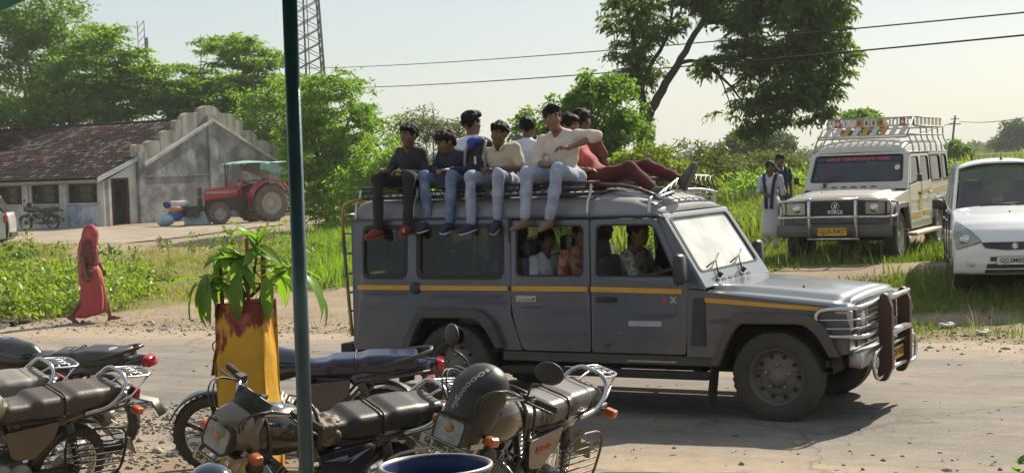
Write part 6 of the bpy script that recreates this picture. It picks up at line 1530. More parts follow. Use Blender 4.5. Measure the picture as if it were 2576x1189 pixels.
make_person('passenger in dark clothes on the middle seat behind the driver', on_jeep(-2.12, .38, .89), FORE, seatp(face=(1, .1, 0)), .95, SKIN, HAIR, mat('cloth_grey', (.1, .09, .09), .9), DKTR, None, sleeve='short', group=GI, vox=.015)
make_person('passenger in brown shirt at the rearmost side window', on_jeep(-3.62, -.36, .88), FORE + .4, seatp(face=(1, -.4, 0)), .9, SKIN, HAIR, mat('cloth_brown', (.16, .06, .05), .9), DKTR, None, sleeve='short', group=GI, vox=.015)
make_person('passenger in pale shirt low behind the long side window', on_jeep(-2.74, -.40, .84), FORE + .2, seatp(face=(1, -.5, -.2)), .88, SKIN, HAIR, BEIGE, DKTR, None, sleeve='short', group=GI, vox=.015)
m_ = make_person('passenger in dull blue near the pole on the rear seat', on_jeep(-2.98, .30, .88), FORE, seatp(face=(1, -.2, 0)), .95, SKIN, HAIR, mat('cloth_dull_blue', (.07, .08, .13), .9), DKTR, None, sleeve='long', group=GI, vox=.015)

# ------------------------------------------------------------------ woman walking past
SARI = mat('sari_red', (0.42, 0.062, 0.068), .8, col2=(0.30, 0.045, 0.06), scale=5, bump=.3, bscale=20); VEIL = mat('veil_crimson', (0.36, 0.035, 0.05), .75, col2=(.40, .13, .10), scale=9, bump=.3, bscale=25)
BLOUSE = mat('blouse_brown', (.12, .05, .04), .85)
wx, wy = -6.50, 23.55
def sari(t, j, s, g):
    # flared pleated skirt to the ankles, parted by the stride
    secs = []; n = 36
    for h, rx, ry, cx_ in ((.99, .15, .12, 0), (.90, .185, .15, 0), (.75, .20, .16, .02), (.58, .215, .17, .04), (.40, .235, .18, .035), (.25, .265, .19, .0), (.15, .285, .20, -.03), (.10, .29, .20, -.035)):
        ring = []
        for k in range(n):
            a = 2 * pi * k / n; pl = 1 + (.99 - h) * .09 * sin(a * 9 + h * 5) + .02 * sin(a * 4 + h * 11)
            fw = max(0, cos(a)); ring.append((s * (cx_ + rx * cos(a) * pl), s * ry * sin(a) * pl, s * (h + (.10 * fw if h < .5 else .03 * fw) * (1 if h < .3 else .5))))
        secs.append(ring)
    m = MB(); m.loft(secs, caps=False); sk = m.build('skirt', SARI, t); md = sk.modifiers.new('s', 'SOLIDIFY'); md.thickness = .006
    H = g['H']
    P_ = lambda *p: tuple(v3(*p) * s)
    obj('veil', sdf_mesh('veil', [ell(tuple(H + v3(-.012, 0, .025)), (.115, .098, .125)), ell(tuple(H + v3(.05, 0, -.05)), (.06, .075, .11)), cap(tuple(H + v3(-.06, 0, -.05)), P_(-.10, 0, 1.25), .09, .10), cap(P_(-.10, .03, 1.25), P_(-.14, .03, .70), .10, .075), cap(P_(-.07, -.10, 1.30), P_(-.11, -.13, .85), .06, .045), cap(P_(.09, -.02, 1.40), P_(.12, .0, 1.05), .05, .03), cap(P_(.12, 0, 1.05), P_(.10, -.1, .92), .03, .025)], .011, .04, material=VEIL, wob=.006, wfreq=24), t)
    m = MB(); m.tube(smooth_path([P_(.16, -.10, .99), P_(.20, -.06, .70), P_(.25, -.12, .45), P_(.24, -.14, .22)], 4), [.012] * 12 + [.006], 6); m.build('sari_border', mat('border_gold', (.55, .30, .14), .6), t)
make_person('woman in red sari with covered head walking along the dirt verge', (wx, wy, gz(wx, wy)), radians(-6),
            stand_pose(kne_l=(.20, .08, .50), kne_r=(-.10, -.08, .46), ank_l=(.30, .08, .09), ank_r=(-.36, -.08, .12), toe_l=(.46, .09, .07), toe_r=(-.24, -.09, .02), elb_r=(-.06, -.22, 1.10), wri_r=(.0, -.21, .86), elb_l=(.05, .22, 1.12), wri_l=(.16, .18, .92), head=(.05, 0, 1.56), face=(1, 0, -.15)),
            .875, SKIN, HAIR, BLOUSE, None, None, sleeve='short', hairstyle='none', extra=sari, vox=.013)
# ------------------------------------------------------------------ two schoolgirls beside the cream jeep
UNI = mat('uniform_pale', (0.52, 0.52, 0.58), .85, var=.08, bump=.2); UNIN = mat('uniform_navy', (.025, .03, .075), .85)
def tunic(sash):
    def fn(t, j, s, g):
        secs = []; n = 24
        for h, rx, ry in ((1.02, .13, .15), (.85, .15, .17), (.6, .17, .19), (.40, .19, .205), (.28, .20, .21)):
            secs.append([((rx * cos(2 * pi * k / n) * (1 + .05 * sin(k * 2.6) * (1.1 - h))) * s, ry * sin(2 * pi * k / n) * s, h * s) for k in range(n)])
        m = MB(); m.loft(secs, caps=False); o = m.build('tunic', UNI, t); md = o.modifiers.new('s', 'SOLIDIFY'); md.thickness = .006
        m = MB()
        for sg in (-1, 1): m.tube(smooth_path([tuple(v3(-.10, .10 * sg, 1.34) * s), tuple(v3(.0, .12 * sg, 1.45) * s), tuple(v3(.10, .10 * sg, 1.33) * s), tuple(v3(.13, .07 * sg, 1.1) * s), tuple(v3(.16, .05 * sg, .80) * s)], 4), .035 * s, 6)
        m.build('sash', UNIN, t)
    return fn
g1 = (4.62, 27.2); g2 = (5.02, 28.6)
make_person('schoolgirl in pale tunic with navy sash standing left of the cream jeep', (*g1, gz(*g1)), radians(-120), stand_pose(head=(.04, .01, 1.575), face=(.8, .4, -.2), elb_r=(.02, -.24, 1.13), wri_r=(.16, -.08, 1.08)), .93, SKIN, HAIR, UNI, UNI, None, sleeve='elbow', hairstyle='long', extra=tunic(1), vox=.014, group='schoolgirls by the cream jeep')
make_person('schoolgirl in navy pinafore and white collar, farther back and half hidden by the cream jeep', (*g2, gz(*g2)), radians(-75), stand_pose(face=(1, -.3, 0)), .98, SKIN, HAIR_B, UNIN, UNIN, None, sleeve='short', hairstyle='mop', extra=tunic(0), collar=UNI, vox=.014, group='schoolgirls by the cream jeep')
# ================================================================== HATCHBACKS
def patch(mb, fn, us, vs, smooth=True):
    V = [fn(u, v) for u in us for v in vs]; n = len(vs)
    F = [(i * n + j, (i + 1) * n + j, (i + 1) * n + j + 1, i * n + j + 1) for i in range(len(us) - 1) for j in range(n - 1)]
    return mb.add(V, F, smooth)
def hatchback(root, P):
    paint = P['paint']; W = P.get('W', .74); k = P.get('kz', 1.0); Lr = P.get('Lr', -2.95)      # Lr: rear end
    prof = [(.60, .19), (.72, .22), (.765, .34), (.77, .46), (.75, .58), (.715, .66), (.64, .735), (.48, .82), (.2, .905), (-.12, .97), (-.30, 1.0)]
    acc = [0]
    for a, b in zip(prof[:-1], prof[1:]): acc.append(acc[-1] + hypot(b[0] - a[0], b[1] - a[1]))
    acc = [a / acc[-1] for a in acc]
    def pf(v): return float(np.interp(v, acc, [p[0] for p in prof])), float(np.interp(v, acc, [p[1] for p in prof]))
    def v_of_z(z): return float(np.interp(z, [p[1] for p in prof], acc))
    def F0(y, v):
        x, z = pf(v); t = abs(y) / W
        return Vector((x - .24 * t ** 2.6 * min(1, max(0, 1.25 - v)) , y * (1 - .03 * max(0, z - .7)), (z - .075 * t ** 3 * max(0, z - .3)) * k))
    def F(y, v, off=0.0):
        p = F0(y, v)
        if off:
            e = .004; n = (F0(y + e, v) - F0(y - e, v)).cross(F0(y, min(1, v + e)) - F0(y, max(0, v - e))).normalized()
            p = p + n * off
        return tuple(p)
    m = MB(); patch(m, lambda y, v: F(y, v), np.linspace(-W, W, 33), np.linspace(0, 1, 46)); bo = m.build('front_body', paint, root); md = bo.modifiers.new('s', 'SOLIDIFY'); md.thickness = .012
    def dress(name, poly, matr, off=.008, t=.012, par=bo, holes=()):
        m = MB(); m.skin(poly, lambda a, b, c: F(a, b, c), 3 if len(poly) < 16 else 2, off + t); return m.build(name, matr, par)
    def sub(poly, n=3):
        out = []
        for i in range(len(poly)):
            a, b = poly[i], poly[(i + 1) % len(poly)]
            for q in range(n): out.append((a[0] + (b[0] - a[0]) * q / n, a[1] + (b[1] - a[1]) * q / n))
        return out
    z = v_of_z
    if P.get('detail', True):
        for s in (-1, 1):
            hl = sub(rpoly([(s * .70, z(.52)), (s * .40, z(.60)), (s * .47, z(.68)), (s * .60, z(.79)), (s * .69, z(.86)), (s * .73, z(.70))][::s], .02, 3), 3)
            dress('headlight_seam', [(s * .58 + (p[0] - s * .58) * 1.05, z(.68) + (p[1] - z(.68)) * 1.05) for p in hl], SEAL, .0, .006); h = dress('headlight', hl, mat('lamp_milky', (.26, .29, .26), .10, .25, var=.35, scale=9, coat=1.0), .004, .012)
            m = MB(); c = Vector(F(s * .585, z(.635), .008)); m.ell(c, (.03, .085, .06), 12, 8); m.build('lamp_bowl', CHROME, h)
            m = MB(); m.lathe([(.055, 0), (.06, .012), (.05, .02), (.001, .022)], F(s * .53, z(.36), .0), (1, 0, 0), 18); m.build('fog_lamp', mat('fog_glass', (.6, .6, .62), .15, .3), bo)
        dress('grille', sub(rpoly([(-.40, z(.59)), (.40, z(.59)), (.36, z(.525)), (.12, z(.50)), (-.12, z(.50)), (-.36, z(.525))][::-1], .01, 2), 4), BLACK_PL, .004, .01)
        for a, b, w0, w1 in ((.37, .42, .30, .30), (.285, .335, .35, .34), (.225, .265, .37, .36)): dress('air_slot', sub([(-w0, z(a)), (w0, z(a)), (w1, z(b)), (-w1, z(b))], 5), BLACK_PL, .003, .008)
        c = Vector(F(0, z(.545), .016)); m = MB()      # stylised S badge
        S = [(-.04, -.012), (.0, -.042), (.042, -.012), (.018, .006), (.042, .018), (.0, .045), (-.042, .014), (-.018, -.004)]
        m.plate(S, t=.010); o = m.build('emblem', CHROME, bo); place(o, c, (0, 1, 0), (-.1, 0, 1))
        plate_text(root, bo, F(0, z(.375), .03), (0, 1, 0), (-.05, 0, 1), .46, .105, P['plate'], mat('plate_white', (.62, .62, .60), .4), mat('plate_ink', (.02, .02, .02), .5))
        m = MB(); m.cyl(F(-.0, z(.93), 0), F(0, z(.93), .012), .012, seg=8); m.build('washer_jet', BLACK_PL, bo)
    # flanks with wheel arches
    xr = Lr
    for s in (-1, 1):
        def fs(a, b, c, s=s): return (a, s * (W + c - .06 * max(0, (b - .62) / .4) ** 2 - .05 * max(0, (.5 - b) / .3) ** 2 - .10 * max(0, (-a + Lr + .5) / .5) ** 2), b * k)
        ar = lambda cx, r=.325: [(cx + r * cos(radians(a)), .28 + r * sin(radians(a))) for a in range(165, 14, -10)]
        out = [(xr, .25), (-2.36 - .36, .22)] + [(-2.36 + .325 * cos(radians(a)), .28 + .325 * sin(radians(a))) for a in range(190, -11, -10)] + [(-2.0, .20), (-.36, .20)] + [(.325 * cos(radians(a)), .28 + .325 * sin(radians(a))) for a in range(190, -11, -10)] + [(.38, .22), (.50, .30), (.525, .45), (.50, .58), (.46, .66), (.39, .72), (.24, .78), (-.04, .84), (-.33, .935), (-2.2, .98), (xr, 1.0)]
        m = MB(); m.plate(out, t=.025, fn=fs); fl = m.build('flank', paint, root, .004)
        for x in (-.42, -1.25, -2.05): m = MB(); m.box((x, s * (W + .006), .62 * k), (.008, .03, .6)); m.build('door_gap', SEAL, fl)
        m = MB(); m.box((-1.12, s * (W + .012), .80 * k), (.15, .03, .03)); m.box((-1.92, s * (W + .012), .80 * k), (.15, .03, .03)); m.build('handle', paint, fl, .008)
        for cx in (0, -2.36):
            wheel(root, (cx, s * (W - .09), .275 * k), s, r=.275 * k, w=.16, rimcol=P.get('rim'))
            m = MB(); m.lathe([(.33, 0), (.33, -.2)], (cx, s * (W - .01), .28 * k), (0, s, 0), 18); m.build('wheel_well', CHASSIS, root)
        # side glass, pillars
        B = lambda x, zz: (x, s * (W - .055 - .13 * (zz - .97) / .58), zz * k)
        def gl(poly, name, matr, t=.012, off=0): m = MB(); m.plate(poly, t=t, fn=lambda a, b, c: (a, s * (W - .055 + off + c - .20 * (max(0, b - .95)) ** 1.25), b * k)); return m.build(name, matr, root)
        gl([(-.42, .96), (-1.06, 1.46), (-1.30, 1.49), (-1.30, .97)], 'side_glass', P['glass'], .006); gl([(-1.36, .97), (-1.36, 1.49), (-2.05, 1.49), (-2.15, .99)], 'side_glass', P['glass'], .006); gl([(-2.2, 1.0), (-2.12, 1.48), (-2.45, 1.45), (-2.66, 1.02)], 'side_glass', P['glass'], .006)
        for poly in ([(-.30, .95), (-.42, .955), (-1.07, 1.465), (-1.0, 1.50)], [(-1.28, .96), (-1.28, 1.5), (-1.38, 1.5), (-1.38, .96)], [(-2.04, .97), (-2.0, 1.5), (-2.10, 1.5), (-2.22, .97)], [(-2.60, 1.0), (-2.40, 1.46), (-2.6, 1.46), (-2.86, 1.0)], [(-1.0, 1.465), (-2.6, 1.46), (-2.6, 1.51), (-1.0, 1.52)]): gl(poly, 'pillar', paint, .04, .004)
        if P.get('mirror', True):
            m = MB(); m.loft([[(-.52 + dx, s * (W + .03), .98 * k + dz) for dx, dz in rrect(-.05, -.03, .05, .03, .015, 2)], [(-.50 + dx, s * (W + .10), 1.02 * k + dz) for dx, dz in rrect(-.06, -.07, .06, .07, .03, 2)], [(-.50 + dx, s * (W + .22), 1.03 * k + dz) for dx, dz in rrect(-.045, -.06, .045, .06, .03, 2)]]); m.build('mirror', BLACK_PL, root)
    # windscreen, roof, tail
    def ws(y, b): 
        t = abs(y) / .62; return (-.27 - .80 * b - .10 * t ** 2 * (1 - .2 * b), y * (1 - .17 * b), (.975 + .53 * b - .03 * t ** 3) * k)
    m = MB(); patch(m, lambda y, b: ws(y, b), np.linspace(-.655, .655, 17), np.linspace(0, 1, 9)); w = m.build('windscreen', P['glass'], root)
    m = MB(); patch(m, lambda y, b: tuple(Vector(ws(y, b)) + Vector((.006, 0, .010))), np.linspace(-.66, .66, 17), (0, .05)); patch(m, lambda y, b: tuple(Vector(ws(y, b)) + Vector((.006, 0, .010))), np.linspace(-.66, .66, 17), (.95, 1.0)); m.build('screen_band', SEAL, w)
    m = MB(); m.tube([tuple(Vector(ws(-.35, .02)) + Vector((.02, 0, .02))), tuple(Vector(ws(.15, .06)) + Vector((.02, 0, .02)))], .008, 5); m.tube([tuple(Vector(ws(.1, .02)) + Vector((.02, 0, .02))), tuple(Vector(ws(.55, .05)) + Vector((.02, 0, .02)))], .008, 5); m.build('wiper', BLACK_PL, w)
    rr = lambda y, x: (x - .06 * (abs(y) / .55) ** 2 * (x > -1.3), y, (1.505 + .075 * (1 - (y / .60) ** 2) * min(1, (-1.0 - x) / .5 + .35) - .05 * (abs(y) / .6) ** 4 - .10 * max(0, (-x - 2.2)) ** 1.5) * k)
    m = MB(); patch(m, lambda y, x: rr(y, x), np.linspace(-.585, .585, 15), (-1.03, -1.08, -1.15, -1.3, -1.6, -2.0, -2.4, -2.62)); ro = m.build('roof', paint, root); md = ro.modifiers.new('s', 'SOLIDIFY'); md.thickness = .02
    m = MB(); m.lathe([(.02, 0), (.015, .02), (.004, .03), (.003, .10)], (-1.22, 0, 1.565 * k), (-.3, 0, 1), 8); m.build('aerial', BLACK_PL, ro)
    m = MB(); patch(m, lambda y, b: (-2.62 - .30 * b - .05 * (1 - (y / .6) ** 2), y * (1 + .12 * b), (1.46 - .44 * b) * k), np.linspace(-.56, .56, 11), np.linspace(0, 1, 6)); m.build('rear_glass', P['glass'], root)
    m = MB(); patch(m, lambda y, b: (Lr - .03 - .07 * (1 - (y / .7) ** 2) - .06 * sin(b * 3), y, (1.02 - .80 * b) * k), np.linspace(-.68, .68, 11), np.linspace(0, 1, 8)); tg = m.build('tailgate', paint, root); md = tg.modifiers.new('s', 'SOLIDIFY'); md.thickness = .012
    for s in (-1, 1):
        m = MB(); m.box((Lr - .01, s * (W - .09), .84 * k), (.12, .17, .24)); m.build('tail_lamp', RED_LENS, root, .03)
    m = MB(); m.box((Lr - .10, 0, .36 * k), (.10, 1.2, .16)); m.build('rear_bumper', P.get('bumper', paint), root, .03)
    m = MB(); m.box((-1.3, 0, .24 * k), (3.3, 1.2, .10)); m.box((-1.2, 0, .55), (2.6, 1.1, .2)); m.build('underbody', CHASSIS, root)
    for x in (-1.35, -2.15):
        for y in (-.34, .34):
            m = MB(); m.box((x, y, .62), (.5, .46, .16)); m.box((x - .24, y, .92), (.12, .46, .58), (0, radians(-10), 0)); se = m.build('seat', SEATV, root, .03)
            m = MB(); m.box((x - .31, y, 1.30), (.07, .22, .15)); m.build('headrest', SEATV, se, .03)
    m = MB(); m.box((-.55, 0, .90 * k), (.4, 1.26, .12)); m.build('dashboard', BLACK_PL, root, .03)
CGL = glass_mat('tinted_glass', tint=(.7, .8, .95), trans=.36, dust=.07)
wcar = thing('hatchback', 'white hatchback parked at the right edge facing the road', 'car', (6.56, 20.2, gz(6.56, 20.2) - .01), radians(-90 - 13.5))
hatchback(wcar, dict(paint=mat('white_car_paint', (.74, .75, .77), .25, 0, var=.02, dust=.06, coat=.8), glass=CGL, plate='GJ23M8092', kz=1.07, rim=mat('rim_silver', (.5, .5, .5), .3, .7)))
scar = thing('suv', 'silver sport utility car half cut off by the left edge near the old building', 'car', (-18.75, 48.0, gz(-18, 48.0)), radians(180 + 8))
hatchback(scar, dict(paint=mat('silver_car_paint', (.55, .56, .56), .3, .3, var=.03, dust=.12, coat=.5), glass=CGL, kz=1.05, W=.86, detail=False, mirror=False, rim=mat('rim_silver', (.5, .5, .5), .3, .7), bumper=BLACK_PL))

# ================================================================== TRACTOR
TRED = mat('tractor_red', (.48, .012, .03), .3, var=.1, dust=.06, coat=.5); TDARK = mat('tractor_iron', (.03, .028, .028), .7, dust=.2)
tx, ty = -9.75, 60.0
tr = thing('tractor', 'red tractor with teal tarpaulin canopy parked against the grey gable wall', 'tractor', (tx, ty, gz(tx, ty)), radians(180 + 36)); tr.scale = (1.14, 1.14, 1.14)
TT = mat('tractor_tyre', (.05, .046, .042), .9, dust=.55, dustcol=(.30, .25, .2)); TRIM = mat('tractor_rim', (.42, .41, .38), .5, .2, dust=.25)
def twheel(c, s, r, w, name):
    g = thing(name, None, None, c); g.parent = tr
    m = MB(); m.lathe([(r * .58, -.4 * w), (r * .72, -.5 * w), (r * .93, -.48 * w), (r, -.3 * w), (r, .3 * w), (r * .93, .48 * w), (r * .72, .5 * w), (r * .58, .4 * w)], (0, 0, 0), (0, s, 0), 32)
    for k in range(18):
        a = 2 * pi * k / 18
        for sg in (-1, 1): m.box((cos(a + sg * .08) * (r + .008), sg * w * .24, sin(a + sg * .08) * (r + .008)), (.05, w * .5, .035), Euler((0, -a - sg * .08 + pi / 2, 0)).to_matrix() @ Euler((0, 0, sg * .5)).to_matrix())
    m.build('tyre', TT, g)
    m = MB(); m.lathe([(r * .58, -.38 * w), (r * .55, -.2 * w), (r * .55, .3 * w), (r * .61, .42 * w), (r * .57, .36 * w), (r * .50, .1 * w), (r * .3, .02 * w), (r * .28, .16 * w), (r * .12, .2 * w), (.001, .2 * w)], (0, 0, 0), (0, s, 0), 26); m.build('rim', TRIM, g)
for s in (-1, 1):
    twheel((0, s * .66, .64), s, .64, .34, 'rear_wheel'); twheel((1.85, s * .58, .36), s, .36, .20, 'front_wheel')
    m = MB(); pts = [(.80 * cos(radians(a)), .64 + .80 * sin(radians(a))) for a in range(15, 150, 12)]
    m.loft([[(x, s * y, z + dz) for y, dz in ((.46, 0), (.86, 0), (.88, -.06), (.46, -.04))] for x, z in pts]); m.hexa([(.70, s * .46, .5), (.74, s * .46, .5), (.74, s * .5, .5), (.70, s * .5, .5), (-.5, s * .46, 1.3), (.7, s * .46, 1.0), (.7, s * .5, 1.0), (-.5, s * .5, 1.3)]); m.build('mudguard', TRED, tr, .01)
m = MB(); m.loft([[(x, y * w, z0 + (z1 - z0) * zz) for y, zz in ((-1, 0), (-1, .75), (-.8, .96), (0, 1.0), (.8, .96), (1, .75), (1, 0))] for x, w, z0, z1 in ((.95, .26, .92, 1.26), (1.6, .25, .86, 1.23), (2.15, .24, .78, 1.18), (2.2, .23, .80, 1.14))]); bn = m.build('bonnet', TRED, tr, .01)
m = MB()
for s in (-1, 1): m.box((1.6, s * .255, 1.06), (1.1, .008, .07))
m.build('side_band', MOULD, bn)
m = MB(); m.box((2.22, 0, .92), (.06, .44, .62)); gl_ = m.build('grille', TDARK, tr, .02)
m = MB()
for s in (-1, 1): m.lathe([(.055, 0), (.06, .01), (.001, .03)], (2.25, s * .12, .92), (1, 0, 0), 12)
m.build('headlight', LAMP, gl_)
m = MB(); 
for s in (-1, 1): m.box((2.24, s * .235, .92), (.05, .03, .64))
m.build('grille_edge', MOULD, gl_)
m = MB(); m.box((1.2, 0, .66), (1.9, .34, .42)); m.box((2.25, 0, .52), (.5, .5, .10)); m.cyl((1.85, -.55, .40), (1.85, .55, .40), .05); m.cyl((0, -.6, .64), (0, .6, .64), .10); m.box((.2, 0, .75), (.8, .5, .5)); m.box((2.6, 0, .46), (.35, .55, .34)); m.box((2.75, 0, .62), (.10, .9, .06)); m.build('chassis', TDARK, tr, .015)
m = MB(); m.box((.05, 0, 1.08), (.42, .44, .10)); m.box((-.16, 0, 1.28), (.08, .44, .36), (0, radians(-8), 0)); m.build('seat', BLACK_PL, tr, .03)
m = MB(); c0 = Vector((.62, 0, 1.38)); ax = Vector((-.4, 0, .9)).normalized(); u, w = frame_of(ax); m.tube([c0 + (u * cos(2 * pi * k / 20) + w * sin(2 * pi * k / 20)) * .20 for k in range(20)], .014, 5, closed=True); m.tube([c0 - u * .2, c0 + u * .2], .012, 5); m.tube([c0, c0 - ax * .4], .02, 6); m.build('steering_wheel', BLACK_PL, tr)
m = MB(); m.cyl((1.35, .12, 1.2), (1.35, .12, 2.05), .028, seg=8); m.build('exhaust', TDARK, tr)
m = MB()
for x, y in ((1.0, -.5), (1.0, .5), (-.65, -.6), (-.65, .6)): m.tube([(x, y, .9), (x * .95, y, 1.98)], .02, 6)
for s in (-1, 1): m.tube([(1.35, s * .62, 2.0), (-.8, s * .62, 2.0)], .016, 6); m.tube([(.2, s * .62, 2.0), (-.45, s * .60, 1.45)], .012, 5)
cf = m.build('canopy_frame', TRED, tr)
m = MB(); patch(m, lambda y, x: (x, y, 2.06 - .05 * (abs(y) / .7) ** 2 + .035 * sin(x * 3.1) * (1 - abs(y)) - .10 * max(0, x - 1.0)), np.linspace(-.72, .72, 9), np.linspace(-.9, 1.45, 12))
for s in (-1, 1): patch(m, lambda x, b, s=s: (x, s * (.72 + .03 * sin(x * 9 + b)), 2.01 - b * (.34 - .1 * sin(x * 4))), np.linspace(-.9, .35, 12), np.linspace(0, 1, 4))
patch(m, lambda y, b: (-.9 - .04 * b, y, 2.01 - b * (.30 + .05 * sin(y * 8))), np.linspace(-.72, .72, 9), np.linspace(0, 1, 4))
cn = m.build('canopy', mat('tarp_teal', (.22, .42, .40), .7, var=.2, scale=3, bump=.3, bscale=8), tr); md = cn.modifiers.new('s', 'SOLIDIFY'); md.thickness = .012

# sacks, drum and sheet by the gable wall
def sack(name, label, x, y, z, r, mt, cat, grp=None, rz=0):
    o = obj(name, sdf_mesh(name, [ell((0, 0, 0), r), ell((r[0] * .6, 0, r[2] * .2), (r[0] * .5, r[1] * .7, r[2] * .7)), cap((r[0] * .8, 0, 0), (r[0] * 1.15, .02, r[2] * .3), .07, .04)], .03, .08, material=mt, wob=.012, wfreq=11)); o.location = (x, y, z); o.rotation_euler = (0, 0, rz); tag(o, label, cat, grp); return o
sx, sy = -12.75, 58.2
SB = mat('sack_blue', (.05, .14, .50), .7, var=.3); SWH = mat('sack_white', (.55, .56, .58), .75, var=.25, scale=5); SLB = mat('sack_pale_blue', (.35, .48, .58), .75, var=.25, scale=5); SOR = mat('sack_orange', (.55, .24, .12), .75, var=.2)
zz = gz(sx, sy)
sack('sack', 'pale blue woven sack on the ground at the gable wall corner of the heap', sx - .35, sy - .1, zz + .22, (.32, .26, .24), SLB, 'sack', 'sacks heaped by the gable wall')
sack('sack', 'bright blue plastic sack in the middle of the heap by the gable wall', sx + .02, sy, zz + .40, (.28, .24, .24), SB, 'sack', 'sacks heaped by the gable wall', .5)
sack('sack', 'white sack lying on top of the heap by the gable wall', sx + .10, sy + .1, zz + .80, (.38, .22, .15), SWH, 'sack', 'sacks heaped by the gable wall')
sack('sack', 'small orange bag tucked under the white sack', sx + .05, sy - .2, zz + .62, (.22, .16, .14), SOR, 'bag', 'sacks heaped by the gable wall')
sack('sack', 'small dark blue bag on top of the heap at its left', sx - .28, sy + .05, zz + .80, (.16, .14, .15), mat('sack_navy', (.03, .04, .14), .7), 'bag', 'sacks heaped by the gable wall')
m = MB(); m.hexa([(-.45, 0, 0), (.55, -.05, 0), (.55, .25, 0), (-.45, .3, 0), (-.42, .12, .62), (.28, .10, .60), (.28, .3, .60), (-.42, .32, .62)]); o = m.build('tin_trunk', mat('tin_grey_blue', (.30, .36, .42), .5, .3, var=.2, dust=.1), None, .02); o.location = (sx + .78, sy, zz); tag(o, 'grey blue sheet metal box leaning beside the sacks', 'box')
# ================================================================== MOTORCYCLES
LAMPB = mat('bike_lamp_glass', (.20, .18, .15), .12, .3, var=.45, scale=16, coat=.8); MIRR = mat('mirror_face', (.5, .52, .55), .05, 1.0); ENG = mat('engine_alloy', (.30, .29, .28), .45, .8, var=.2, dust=.3); BFRAME = mat('bike_frame', (.018, .018, .019), .45, dust=.12, coat=.3)
def bike(name, label, x, y, hd, lean, P, group=None, z0=0.0):
    r = thing(name, label, 'motorcycle', (x, y, gz(x, y) + z0), 0, group); r.rotation_euler = (-radians(lean), 0, radians(hd))
    body = P['body']; seatm = P['seat']; R = .295
    st = P.get('steer', 0)
    sa = Vector((-.42, 0, 1)).normalized()                  # steering axis
    SP = Vector((1.03, 0, .82))
    SM = Matrix.Translation(SP) @ Matrix.Rotation(radians(st), 4, sa) @ Matrix.Translation(-SP)
    def fb(mb, nm, mt, par=r, bevel=0): mb.xform(SM); return mb.build(nm, mt, par, bevel)
    def bwheel(c, nm, M=None, alloy=False):
        g = thing(nm, None, None, (0, 0, 0)); g.parent = r
        def b2(mb, n, mt):
            if M is not None: mb.xform(M)
            return mb.build(n, mt, g)
        m = MB(); m.lathe([(R - .075, -.028), (R - .055, -.042), (R - .02, -.040), (R - .004, -.022), (R, 0), (R - .004, .022), (R - .02, .040), (R - .055, .042), (R - .075, .028)], c, (0, 1, 0), 36)
        for k in range(36):
            a = 2 * pi * k / 36; m.box((c[0] + cos(a) * (R - .004), c[1], c[2] + sin(a) * (R - .004)), (.018, .055, .012), Euler((0, -a + pi / 2, 0)).to_matrix())
        b2(m, 'tyre', RUBBER)
        m = MB(); m.lathe([(R - .075, -.03), (R - .085, -.028), (R - .09, 0), (R - .085, .028), (R - .075, .03)], c, (0, 1, 0), 36); b2(m, 'rim', CHROME if not alloy else BFRAME)
        m = MB(); m.lathe([(.001, -.06), (.03, -.06), (.07, -.045), (.075, .0), (.07, .045), (.03, .06), (.001, .06)], c, (0, 1, 0), 20); b2(m, 'hub', ENG)
        m = MB()
        if alloy:
            for k in range(5):
                a = 2 * pi * k / 5 + .4; p0 = Vector((cos(a) * .06, 0, sin(a) * .06)); p1 = Vector((cos(a) * (R - .085), 0, sin(a) * (R - .085)))
                m.tube([Vector(c) + p0, Vector(c) + p1], [.022, .014], 6)
        else:
            for k in range(32):
                a = 2 * pi * k / 32; b = a + (.35 if k % 2 else -.35); sg = .035 if k % 4 < 2 else -.035
                m.tube([(c[0] + cos(a) * .068, c[1] + sg, c[2] + sin(a) * .068), (c[0] + cos(b) * (R - .085), c[1], c[2] + sin(b) * (R - .085))], .0022, 4, caps=False)
        b2(m, 'spoke', STEEL if not alloy else BFRAME)
    bwheel((0, 0, R), 'rear_wheel', None, P.get('alloy', False)); bwheel((1.25, 0, R), 'front_wheel', SM, P.get('alloy', False))
    # frame, engine, exhaust, chain case, pegs
    m = MB(); m.tube([(.98, 0, .86), (.80, 0, .55), (.72, 0, .26), (.40, 0, .24)], .020, 8); m.tube([(.98, 0, .82), (.55, 0, .72), (.40, 0, .50), (.38, 0, .28)], .020, 8)
    for s in (-1, 1): m.tube([(.45, s * .10, .70), (.0, s * .13, .70), (-.38, s * .12, .74)], .014, 7); m.tube([(.40, s * .10, .32), (.0, s * .10, R)], .018, 7); m.tube([(.40, s * .10, .36), (.10, s * .13, .68)], .012, 6)
    m.build('frame', BFRAME, r)
    m = MB(); m.ell((.52, 0, .36), (.19, .13, .13)); m.ell((.62, 0, .36), (.13, .15, .12)); m.tube([(.70, 0, .42), (.84, 0, .56)], [.085, .075], 10); en = m.build('engine', ENG, r)
    for k in range(7):
        m = MB(); p = Vector((.715, 0, .435)) + Vector((.14, 0, .14)) * (k / 6); m.box(p, (.012, .20, .17), (0, radians(-45), 0)); m.build('cooling_fin', ENG, en)
    m = MB(); m.lathe([(.115, 0), (.11, .03), (.07, .045), (.001, .05)], (.60, .125, .36), (0, 1, 0), 22); m.lathe([(.09, 0), (.085, .03), (.001, .035)], (.44, .115, .36), (0, 1, 0), 20); m.build('engine_cover', P.get('cover', ENG), en)
    m = MB(); m.tube(smooth_path([(.86, -.06, .50), (.93, -.10, .38), (.80, -.15, .22), (.40, -.16, .22), (.25, -.17, .25)], 5), .019, 8); m.tube([(.25, -.17, .25), (.20, -.17, .26), (-.30, -.18, .34), (-.34, -.18, .345)], [.02, .042, .046, .03], 12); m.build('exhaust', CHROME, r)
